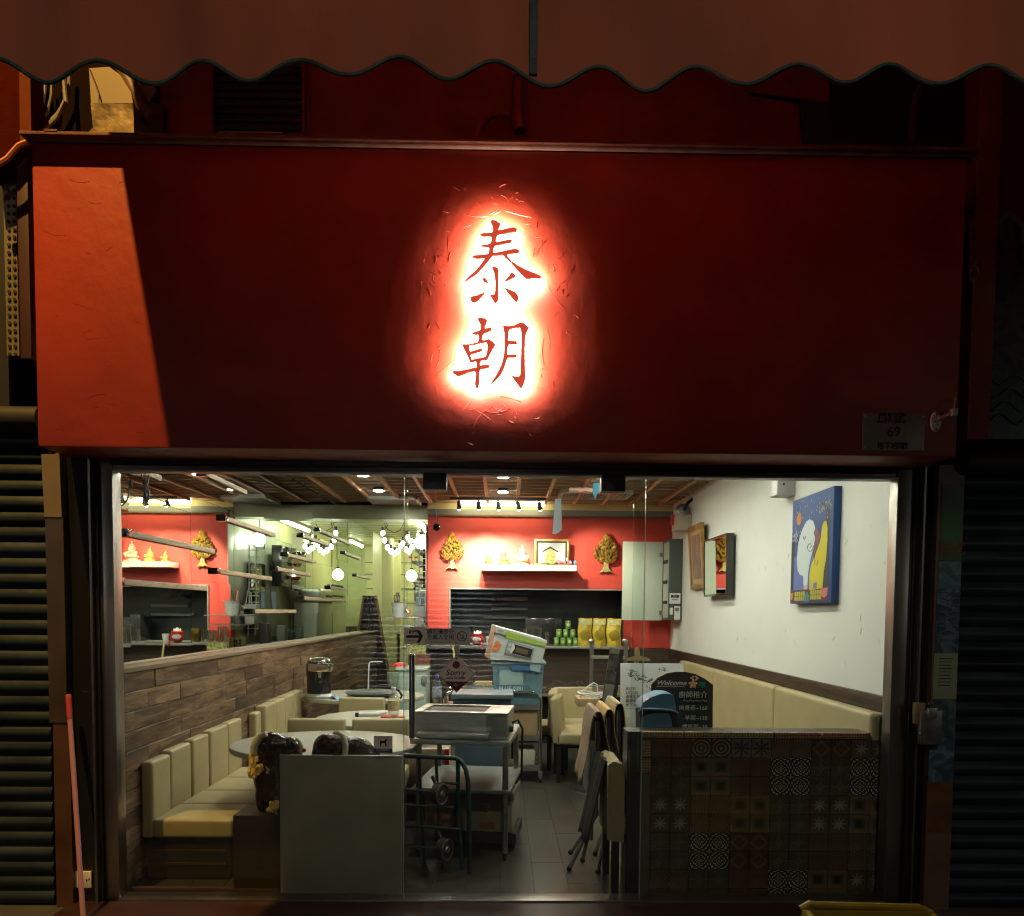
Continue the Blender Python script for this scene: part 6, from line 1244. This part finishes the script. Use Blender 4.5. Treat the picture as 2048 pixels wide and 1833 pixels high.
q = P(1348, 1042, x=XW-.18); part('red_unit', B().bx(q.x-.03, q.x+.04, q.y, q.y+.05, q.z-.05, q.z+.07, bev=.005), M_redp, el); part('pipe', B().tube([q+Vector((.04, 0, -.1)), q+Vector((.04, 0, .1)), q+Vector((.08, 0, .16))], .02), M_offw, el)
# --- tiled half wall
yt = .10
wx0, wx1 = X(1300, yt, 1620), X(1777, yt, 1620); mx0 = X(1281, yt, 1500); ex0 = X(1253, yt, 1620); wzt = Z(1465, yt, 1500)
hw = thing('half_wall', 'dark half wall faced with patterned tiles behind the right glass pane', 'half wall', ((wx0+wx1)/2, yt, 0))
M_end = mat('grey_end', (.08, .075, .062), .5, var=.1)
part('core', B().bx(ex0, wx1+.02, yt+.012, yt+.16, 0, wzt-.002), M_end, hw)
part('dark_post', B().bx(ex0, mx0-.001, yt-.0, yt+.012, 0, Z(1543, yt)), M_dwood, hw)
tw, thh = (wx1-wx0)/12, (Z(1478, yt, 1500)-Z(1814, yt, 1500))/9
def tile_mat(name, kind, ca, cbb, grout):
    """a printed tile: radial and square figures from the tile's own generated coordinates"""
    m = bpy.data.materials.new(name); m.use_nodes = True; n = m.node_tree; L = n.links; p = n.nodes['Principled BSDF']; p.inputs['Roughness'].default_value = .3
    tc = n.nodes.new('ShaderNodeTexCoord'); sp = n.nodes.new('ShaderNodeSeparateXYZ'); L.new(tc.outputs['Generated'], sp.inputs[0])
    def M(op, a, b=None, c=None):
        k = n.nodes.new('ShaderNodeMath'); k.operation = op
        for i, v in enumerate((a, b, c)):
            if v is None: continue
            if isinstance(v, (int, float)): k.inputs[i].default_value = v
            else: L.new(v, k.inputs[i])
        return k.outputs[0]
    u = M('ABSOLUTE', M('SUBTRACT', sp.outputs['X'], .5)); v = M('ABSOLUTE', M('SUBTRACT', sp.outputs['Z'], .5))
    r = M('SQRT', M('ADD', M('MULTIPLY', u, u), M('MULTIPLY', v, v))); an = M('ARCTAN2', v, u); mxx = M('MAXIMUM', u, v); dm = M('ADD', u, v)
    if kind == 'rings': f = M('SINE', M('MULTIPLY', r, 34))
    elif kind == 'star': f = M('SUBTRACT', M('MULTIPLY', M('COSINE', M('MULTIPLY', an, 8)), .22), M('SUBTRACT', r, .24))
    elif kind == 'black': f = M('SUBTRACT', M('MULTIPLY', M('SINE', M('MULTIPLY', mxx, 40)), M('COSINE', M('MULTIPLY', an, 8))), .25)
    elif kind == 'square': f = M('SUBTRACT', .24, M('ADD', mxx, M('MULTIPLY', M('COSINE', M('MULTIPLY', an, 12)), .02)))
    elif kind == 'diamond': f = M('SUBTRACT', .03, M('ABSOLUTE', M('SUBTRACT', dm, .40)))
    elif kind == 'lace': f = M('MULTIPLY', M('SINE', M('MULTIPLY', r, 46)), M('SINE', M('ADD', M('MULTIPLY', an, 16), M('MULTIPLY', r, 20))))
    elif kind == 'flower': f = M('SUBTRACT', M('MULTIPLY', M('ABSOLUTE', M('COSINE', M('MULTIPLY', an, 4))), .30), r)
    else: f = M('SINE', M('MULTIPLY', M('MULTIPLY', u, v), 150))
    ra = n.nodes.new('ShaderNodeValToRGB'); mr = n.nodes.new('ShaderNodeMapRange'); L.new(f, mr.inputs[0]); mr.inputs['From Min'].default_value = -.12; mr.inputs['From Max'].default_value = .12
    L.new(mr.outputs[0], ra.inputs[0]); ra.color_ramp.elements[0].color = (*ca, 1); ra.color_ramp.elements[1].color = (*cbb, 1)
    no = n.nodes.new('ShaderNodeTexNoise'); no.inputs['Scale'].default_value = 9; no.inputs['Detail'].default_value = 5; L.new(tc.outputs['Object'], no.inputs[0])
    mx = n.nodes.new('ShaderNodeMix'); mx.data_type = 'RGBA'; mx.blend_type = 'MULTIPLY'; mx.inputs['Factor'].default_value = .7; L.new(ra.outputs[0], mx.inputs['A'])
    r2 = n.nodes.new('ShaderNodeValToRGB'); L.new(no.outputs[0], r2.inputs[0]); r2.color_ramp.elements[0].position = .35; r2.color_ramp.elements[1].position = .65; r2.color_ramp.elements[0].color = (.35, .35, .35, 1); L.new(r2.outputs[0], mx.inputs['B']); L.new(mx.outputs['Result'], p.inputs['Base Color']); return m
k_ = .55
k_ = 1.45
TM = {c: tile_mat('tile_'+nm, nm2, tuple(v*k_ for v in a_), tuple(v*k_ for v in c2_), 0) for c, nm, nm2, a_, c2_ in (
 ('R', 'rings', 'rings', (.045,.032,.022), (.24,.20,.14)), ('S', 'star', 'star', (.17,.13,.125), (.03,.03,.03)), ('B', 'black', 'black', (.012,.012,.012), (.50,.48,.40)),
 ('Q', 'square', 'square', (.17,.125,.08), (.02,.025,.025)), ('D', 'diamond', 'diamond', (.085,.04,.035), (.22,.17,.12)), ('L', 'lace', 'lace', (.06,.042,.03), (.20,.14,.105)),
 ('F', 'flower', 'flower', (.10,.075,.058), (.34,.32,.29)), ('G', 'green', 'other', (.05,.052,.038), (.11,.105,.08)), ('T', 'terracotta', 'lace', (.075,.045,.034), (.16,.095,.065)), ('N', 'brown', 'other', (.06,.044,.034), (.12,.09,.068)))}
rows = ['TTRRSSLLDDFF', 'NNQQTTBBGGBB', 'NNQQTTBBGGBB', 'FFLLQQGGFFQQ', 'FFLLQQGGFFQQ', 'GGBBDDGGTTLL', 'GGBBDDGGTTLL', 'LLGGTTBBQQFF', 'LLGGTTBBQQFF']
tmesh = {}
for r_, row in enumerate(rows):
    for c, ch in enumerate(row):
        if ch not in tmesh: tmesh[ch] = B().bx(-tw/2+.0012, tw/2-.0012, -.006, .002, -thh/2+.0012, thh/2-.0012, bev=.0012, seg=1).mesh('tile', (0, 0, 0)); tmesh[ch].materials.append(TM[ch])
        inst('tile', tmesh[ch], hw, (wx0+tw*(c+.5), yt+.0+random.uniform(-.0006, .0006), Z(1478, yt, 1500)-thh*(r_+.5)))
part('grout_bed', B().bx(mx0, wx1, yt+.004, yt+.0115, 0, wzt-.02), mat('tile_grout', (.14, .125, .10), .8), hw)
def mosaic_mat(name, base):
    m = bpy.data.materials.new(name); m.use_nodes = True; n = m.node_tree; L = n.links; p = n.nodes['Principled BSDF']; p.inputs['Roughness'].default_value = .3
    tc = n.nodes.new('ShaderNodeTexCoord'); sp = n.nodes.new('ShaderNodeSeparateXYZ'); cb2 = n.nodes.new('ShaderNodeCombineXYZ'); L.new(tc.outputs['Object'], sp.inputs[0]); L.new(sp.outputs['X'], cb2.inputs[0]); L.new(sp.outputs['Z'], cb2.inputs[1])
    br_ = n.nodes.new('ShaderNodeTexBrick'); br_.offset = 0; br_.inputs['Scale'].default_value = 1; br_.inputs['Brick Width'].default_value = .0088; br_.inputs['Row Height'].default_value = .0088; br_.inputs['Mortar Size'].default_value = .0013
    br_.inputs['Color1'].default_value = (*base, 1); br_.inputs['Color2'].default_value = (*tuple(x*.6 for x in base), 1); br_.inputs['Mortar'].default_value = (.02, .015, .01, 1); L.new(cb2.outputs[0], br_.inputs[0]); L.new(br_.outputs[0], p.inputs['Base Color']); return m
MM = [mosaic_mat('copper_mosaic_a', (.80, .56, .32)), mosaic_mat('copper_mosaic_b', (.72, .58, .30)), mosaic_mat('copper_mosaic_c', (.75, .40, .26))]
xsq = [1281, 1368, 1457, 1548, 1643, 1735]
for i in range(5):
    xa, xb = X(xsq[i], yt, 1470), X(xsq[i+1], yt, 1470); part('mosaic_strip', B().bx(xa+.003, xb-.003, yt-.008, yt+.013, Z(1478, yt, 1500)+.002, wzt, bev=.001), MM[0 if i < 2 else 1 if i < 3 else 2], hw)
    part('mosaic_cap', B().bx(xa+.003, xb-.003, yt+.0135, yt+.16, wzt-.006, wzt+.001), MM[i % 3], hw)
for a, c in ((1480, 1512), (1516, 1543)): part('mosaic_strip', B().bx(mx0+.002, wx0-.003, yt-.008, yt+.0035, Z(c, yt), Z(a, yt)), MM[0], hw)
# --- boards and the blue bin behind the half wall
wbd = thing('whiteboard_sign', 'white menu board with black plum blossom drawing on a wooden easel', 'board', (X(1312, .75, 1460), .75, 0))
Yw = 1.0
part('board', B().bx(X(1248, Yw, 1390), X(1378, Yw, 1390), Yw-.012, Yw+.012, Z(1470, Yw, 1300), Z(1317, Yw, 1312), bev=.006), mat('board_white', (.82, .84, .80), .35), wbd)
part('easel_cap', B().prism([P(x, y, y=Yw-.01) for x, y in ((1263,1311),(1263,1307),(1275,1303),(1281,1301),(1281,1287),(1285,1283),(1289,1286),(1290,1301),(1300,1304),(1311,1308),(1311,1312))], (0, .03, 0)), mat('easel_wood', (.55, .36, .18), .5), wbd)
part('easel_post', B().bx(X(1281, Yw), X(1290, Yw), Yw+.02, Yw+.04, 0, Z(1300, Yw)), M_card, wbd)
part('pen_tray', B().bx(X(1250, Yw, 1460), X(1262, Yw, 1460), Yw-.05, Yw-.013, Z(1462, Yw), Z(1424, Yw), bev=.006), M_offw, wbd)
rr = random.Random(4); b = B()
def stroke(bb_, x, y, dx, dy, r=.0016): bb_.tube([P(x, y, y=Yw-.0135), P(x+dx*.5, y+dy*.5+.6, y=Yw-.0135), P(x+dx, y+dy, y=Yw-.0135)], [r*.5, r, r*.4], 4)
for i in range(70):
    t = i/70; cx_ = 1264+t*52+rr.uniform(-6, 6); cy_ = 1334+t*26+rr.uniform(-8, 8); a = rr.uniform(-.9, 1.2); l = rr.uniform(2, 8); stroke(b, cx_, cy_, math.cos(a)*l, math.sin(a)*l*.8, rr.uniform(.0012, .0034))
part('ink_blossom', b, M_ink, wbd, kind='stuff')
text('lettering', '十年', .034, M_ink, wbd, P(1335, 1331, y=Yw-.013)); text('lettering', '樂而清', .028, M_ink, wbd, P(1353, 1343, y=Yw-.013))
for i, s in enumerate(('本店於', '3月20日', '搬遷至鄰鋪', '繼續營業', '地下3號')): text('lettering', s, .026, M_ink, wbd, P(1258, 1370+i*8.3, y=Yw-.013), align='LEFT')
part('ruled_line', B().tube([P(1259, 1410, y=Yw-.0135), P(1284, 1410, y=Yw-.0135)], .0008, 4), M_ink, wbd)
wbd.rotation_euler[0] = R(-8)
cbd = thing('chalkboard', 'arched chalkboard with a printed Welcome, flowers and chalk menu prices', 'chalkboard', (X(1364, .55, 1450), .55, 0))
Yc = .66
arch = [(1303,1475),(1303,1370),(1316,1356),(1335,1347),(1352,1344.5),(1372,1344.5),(1392,1349),(1410,1358),(1426,1370),(1425,1475)]
part('frame', B().prism([P(x, y, y=Yc) for x, y in arch], (0, .018, 0)), mat('board_brown', (.035, .026, .02), .5), cbd, smooth=False)
part('slate', B().prism([P(x, y, y=Yc-.004) for x, y in ((1311,1475),(1311,1379),(1417,1379),(1417,1475))], (0, .004, 0)), M_board, cbd, smooth=False)
text('lettering', 'Welcome', .042, M_chalk, cbd, P(1342, 1366.5, y=Yc-.002), shear=.35, sx=1.15, bold=.0006)
part('underline', B().tube([P(1313, 1373, y=Yc-.001), P(1369, 1373.5, y=Yc-.001)], .0014, 4), M_chalk, cbd)
for i, s in enumerate((('廚師推介', 1391, .046), ('～～～～', 1403, .04), ('肉骨茶~168', 1417, .036), ('羊架~138', 1437, .036), ('螺飯賞~29', 1455, .036))): text('lettering', s[0], s[2], M_chalk, cbd, P(1415, s[1], y=Yc-.006), align='RIGHT')
fc = P(1386, 1369, y=Yc-.006); 
for k in range(5): a = k*1.2566+.3; part('flower_petal', B().ell(fc+Vector((.016*math.cos(a), 0, .016*math.sin(a))), (.014, .002, .009), (0, -a, 0)), mat('hibiscus_%d' % k, (.75, .38, .20), .5), cbd)
for k in range(6): a = k*1.05; part('small_blossom', B().ell(P(1389+6*math.cos(a), 1357+3.5*math.sin(a), y=Yc-.004), (.008, .002, .006)), mat('pale_peach_%d' % k, (.70, .50, .38), .5), cbd)
for k in range(5): part('leaf', B().prism([P(x, y, y=Yc-.004) for x, y in ((1396,1372),(1400+k*3,1364+k*2),(1413-k,1366+k*2.2),(1404,1372+k))], (0, .002, 0)), mat('leaf_green_%d' % k, (.03, .28, .16), .5), cbd)
bn = thing('blue_lidded_bin', 'steel blue plastic bin with a peaked flip lid before the chalkboard', 'bin', (X(1318, .33, 1460), .33, 0))
Yb2 = .33
part('lid', B().prism([P(x, y, y=Yb2) for x, y in ((1281,1417),(1285,1407),(1300,1396),(1322,1388),(1338,1388),(1346,1390),(1350,1400),(1352,1419))], (0, .20, 0)), M_bluegl, bn)
part('lid_rim', B().tube([P(x, y, y=Yb2-.01) for x, y in ((1278,1424),(1282,1419),(1300,1418.5),(1330,1420),(1350,1423),(1357,1428))], .008, 8), M_bluegl, bn)
part('hinge', B().cyl(P(1283, 1427, y=Yb2-.02), P(1283, 1427, y=Yb2+.02), .014, seg=14), M_black, bn)
part('body', B().prism([P(x, y, y=Yb2+.005) for x, y in ((1283,1436),(1297,1430),(1318,1427),(1338,1428),(1343,1440),(1347,1480),(1347,1560),(1284,1560))], (0, .2, 0)), M_bluegl, bn)
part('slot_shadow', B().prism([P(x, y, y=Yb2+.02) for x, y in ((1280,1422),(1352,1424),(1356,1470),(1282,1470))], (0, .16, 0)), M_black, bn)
# --- folded tables with cloths, side chair, leaning panel, ladder
def folded(name, label, px, y0, y1, ztop, zbot, feet):
    x = X(px, y0, 1550); t = thing('folding_table', label, 'folding table', (x, y0, 0), 'folded tables leaning together in the aisle')
    part('tabletop', B().bx(x-.012, x+.012, y0, y1, zbot, ztop, bev=.003), M_dwood, t)
    part('edge_band', B().bx(x-.016, x-.012, y0-.002, y1, zbot, ztop), M_steel, t)
    for (fx, fy, dy_) in feet:
        f = P(fx, fy, z=.0); part('leg', B().tube([(x, y0+.02+dy_, ztop-.25), (x+.0, y0+.03+dy_, .34), (f.x, f.y, .012)], .0125, 10), M_steeld, t)
        part('foot_cap', B().ell((f.x, f.y, .014), .017), M_rubber, t)
    return x
xA = folded('f', 'folded table nearest the glass, under the salmon cloth', 1194, .52, 1.15, Z(1440, .55), .38, ((1138,1742,-.02), (1165,1725,.1)))
xB = folded('f', 'middle folded table under the ochre cloth', 1216, .75, 1.35, Z(1432, .8), .36, ((1141,1709,.05), (1196,1748,-.1)))
xC = folded('f', 'folded table at the back of the group, under the tan cloth', 1237, .8, 1.4, Z(1418, .85), .36, ((1190,1712,.1),))
single('leg_tube', B().cyl(P(1186, 1482, y=.5), P(1181, 1680, y=.5), .0155, seg=12), M_steeld, 'upright grey steel tube before the salmon cloth', 'tube')
def drape(x, y0, y1, zt_, zl, zr_, sp, m_, label, seed):
    q = random.Random(seed); ph = q.uniform(0, 6)
    def f(u, v):
        y = y0+(y1-y0)*v; s = u*2-1
        if abs(s) < .12: return Vector((x+s*.2, y, zt_+.012-abs(s)*.03))
        k = (abs(s)-.12)/.88; zz = zt_-(zt_-(zl if s < 0 else zr_))*k
        return Vector((x+math.copysign(.024+sp*k+.008*math.sin(v*14+ph+k*2)*k+.004*math.sin(k*9), s), y+.01*math.sin(k*5+ph), zz+.012*math.sin(v*9+ph)*k))
    b = B().grid(f, 26, 16)
    o = single('cloth', b, m_, label, 'cloth', 'cloths drying on folded tables')
    sd = o.modifiers.new('thickness', 'SOLIDIFY'); sd.thickness = .004; return o
drape(xA, .50, .95, Z(1424, .55), .52, .62, .075, M_cloth1, 'salmon cloth hanging over the nearest folded table', 1)
drape(xB, .72, 1.2, Z(1418, .8), .60, .70, .03, M_cloth2, 'ochre cloth hanging over the middle folded table', 2)
drape(xC, .78, 1.25, Z(1407, .85), .62, .58, .04, mat('tan_cloth', (.42, .33, .18), .9, var=.15, bump=.5, bs=90), 'tan cloth hanging over the back folded table', 3)
sc_ = thing('side_chair', 'cream chair back with dark legs beside the tiled half wall', 'chair', (X(1232, .25, 1700), .25, 0))
xa, xb = X(1216, .1, 1600), X(1249, .1, 1600)
part('backrest', B().prism([(xa, .10, Z(1683, .1)+.01), (xb, .10, Z(1686, .1)), (xb+.0, .10, Z(1560, .1)), (xb-.015, .10, Z(1528, .1)), (xa+.03, .10, Z(1522, .1)), (xa-.002, .10, Z(1530, .1))], (0, .36, 0)), M_cream, sc_)
part('seat', B().bx(xb-.01, xb+.36, .12, .46, .34, .44, bev=.02), M_cream, sc_)
for x, y in ((xa+.03, .11), (xa+.02, .42), (xb+.30, .13), (xb+.30, .42)): part('leg', B().bx(x, x+.04, y, y+.04, 0, .36), M_dwood, sc_)
dc = single('dark_jacket', B().grid(lambda u, v: (lambda s: Vector((xa-.012+(.045*s if s > 0 else .11*s+.01*math.sin(v*11)), .16+.30*v, Z(1516, .2)-.004-abs(s)*(.02 if s > 0 else .50)-.01*math.sin(v*13)*abs(s))))(u*2-1), 22, 14), M_dcloth, 'dark cloth slung over the side chair', 'cloth')
sd = dc.modifiers.new('thickness', 'SOLIDIFY'); sd.thickness = .006
lp = thing('leaning_panel', 'weathered dark framed panel leaning steeply in the aisle', 'panel', P(1215, 1420, y=1.6))
def lq(x, y, o=0): return P(x, y, y=1.55+o)
part('face', B().prism([lq(1221,1296), lq(1240,1299.5), lq(1219,1440), lq(1198,1440)], (0, .02, 0)), mat('weathered_black', (.10, .095, .075), .6, c2=(.02, .02, .018), vs=14, bump=.8, bs=50), lp, smooth=False)
part('side', B().prism([lq(1240,1299.5), lq(1248,1301), lq(1226,1440), lq(1219,1440)], (0, .03, 0)), M_black, lp, smooth=False)
part('top_band', B().prism([lq(1222,1296,-.006), lq(1240,1299.5,-.006), lq(1237.5,1309,-.006), lq(1220,1307,-.006)], (0, .005, 0)), M_steeld, lp, smooth=False)
part('mid_band', B().prism([lq(1211,1368,-.006), lq(1229,1371,-.006), lq(1222,1405,-.006), lq(1205,1402,-.006)], (0, .005, 0)), M_steeld, lp, smooth=False)
al = thing('step_ladder', 'aluminium step ladder standing before the dark counter', 'ladder', (X(1216, 4.0, 1380), 4.0, 0))
for a, c in ((1184, 1181), (1249, 1252)): part('rail', B().box((P(a, 1283, y=4.0)+P(c, 1440, y=4.0))/2, (.04, .03, (P(a, 1283, y=4.0)-P(c, 1440, y=4.0)).length+.0)), M_alu, al)
for py in (1313, 1372, 1389, 1430): part('step', B().bx(X(1184, 3.98), X(1250, 3.98), 3.94, 4.0, Z(py+3, 4), Z(py-3, 4), bev=.003), M_steel, al)
for a in (1183, 1250): part('top_cap', B().ell(P(a, 1283, y=4.0), (.035, .02, .03)), M_steeld, al)
ct = thing('small_table', 'small pale wooden topped table with a grey leg in the aisle', 'table', (X(1182, 2.55, 1400), 2.6, 0))
part('top', B().bx(X(1158, 2.5), X(1202, 2.5), 2.5, 2.8, Z(1413, 2.5), Z(1397, 2.5), bev=.004), M_card, ct); part('leg', B().cyl((X(1183, 2.65), 2.65, 0), (X(1183, 2.65), 2.65, Z(1413, 2.5)), .032, seg=16), M_steeld, ct); part('foot', B().lathe([(0, 0), (.2, 0), (.19, .015), (0, .03)], (X(1183, 2.65), 2.65, 0), 24), M_black, ct)
co = thing('cable_coil', 'white coiled cable on the small wooden table', 'cable', (X(1182, 2.6, 1390), 2.6, Z(1396, 2.6)))
cxx, zc = X(1183, 2.6, 1390), Z(1397, 2.5)+.008
for k in range(4): part('loop', B().tube([(cxx+(.10+.008*k)*math.cos(a*.39), 2.62+.07*math.sin(a*.39), zc+.012*k+.01*math.sin(a*.8+k)) for a in range(16)], .005, 6, True), M_whitep, co)
part('loop', B().tube([(cxx-.11, 2.6, zc+.03), (cxx-.02, 2.6, zc+.10), (cxx+.02, 2.6, zc+.125), (cxx+.05, 2.6, zc+.11), (cxx+.055, 2.6, zc+.03)], .006, 6), M_whitep, co)
gp = single('garment_pile', B().grid(lambda u, v: Vector((X(1084, 4.8, 1375)+u*.62, 4.78+v*.32, .632+.16*math.sin(u*math.pi)**.6*math.sin(v*math.pi)**.6*(.7+.4*math.sin(u*11+v*4)*math.cos(v*9-u*3)))), 36, 24), M_dcloth, 'heap of dark brown clothes on the low bench shelf', 'clothes')
single('wooden_box', B().bx(X(950, 4.2, 1385), X(984, 4.2, 1385), 4.2, 4.3, Z(1400, 4.2), Z(1364, 4.2), bev=.004).bx(X(953, 4.19), X(984, 4.19), 4.185, 4.199, Z(1379, 4.2), Z(1370, 4.2)), mat('light_ply', (.45, .34, .18), .5), 'light wooden box left of the blue tub', 'box')
single('teal_handle', B().tube([P(946, 1380, y=4.0), P(948, 1368, y=4.0), P(950, 1366, y=4.0)], .01, 8), mat('teal_plastic', (.05, .35, .28), .4), 'teal handle sticking up behind the serving cart', 'handle')
single('yellow_stick', B().cyl(P(905, 1286, y=4.6), P(909, 1322, y=4.6), .011, seg=8), mat('pale_bamboo', (.60, .50, .22), .5), 'pale yellow bamboo stick behind the closed sign', 'stick')
# hanging ball, translucent strips
hb = thing('hanging_ball', 'small dark faceted ball hanging on a cord inside the glass', 'ornament', P(873, 1055, y=.12))
q = P(873, 1055, y=.12); part('ball', B().ell(q, .0215, seg=12), M_blackgl, hb, smooth=False); part('cord', B().cyl(q+Vector((0, 0, .02)), P(871, 975, y=.12), .0022, seg=6), M_offw, hb)
for k in range(4): a = k*1.57; part('highlight_bead', B().ell(q+Vector((.014*math.cos(a), -.017, .012*math.sin(a))), .004), M_chrome, hb)
M_str = translucent('blue_film', (.35, .75, .90))  # translucent film for a flat blue shape behind the glass
s = single('paper_streamer', B().prism([P(x, y, y=.50) for x, y in ((1186,967),(1203,966),(1201,976),(1190,999),(1186,990))], (0, .003, 0)), M_str, 'blue triangular translucent strip under the top of the glass', 'pennant')
s = single('paper_streamer', B().prism([P(x, y, y=.50) for x, y in ((1110,999),(1122,997),(1124,1060),(1112,1069),(1105,1068))], (0, .002, 0)), translucent('pale_film', (.78, .84, .88)), 'pale translucent strip hanging before the coral wall', 'streamer')
single('ceiling_bar', B().box(P(1162, 980, y=3.0), (.22, .02, .035)), mat('faded_wood', (.50, .27, .20), .6), 'thin reddish wooden bar hanging under the ceiling', 'bar')
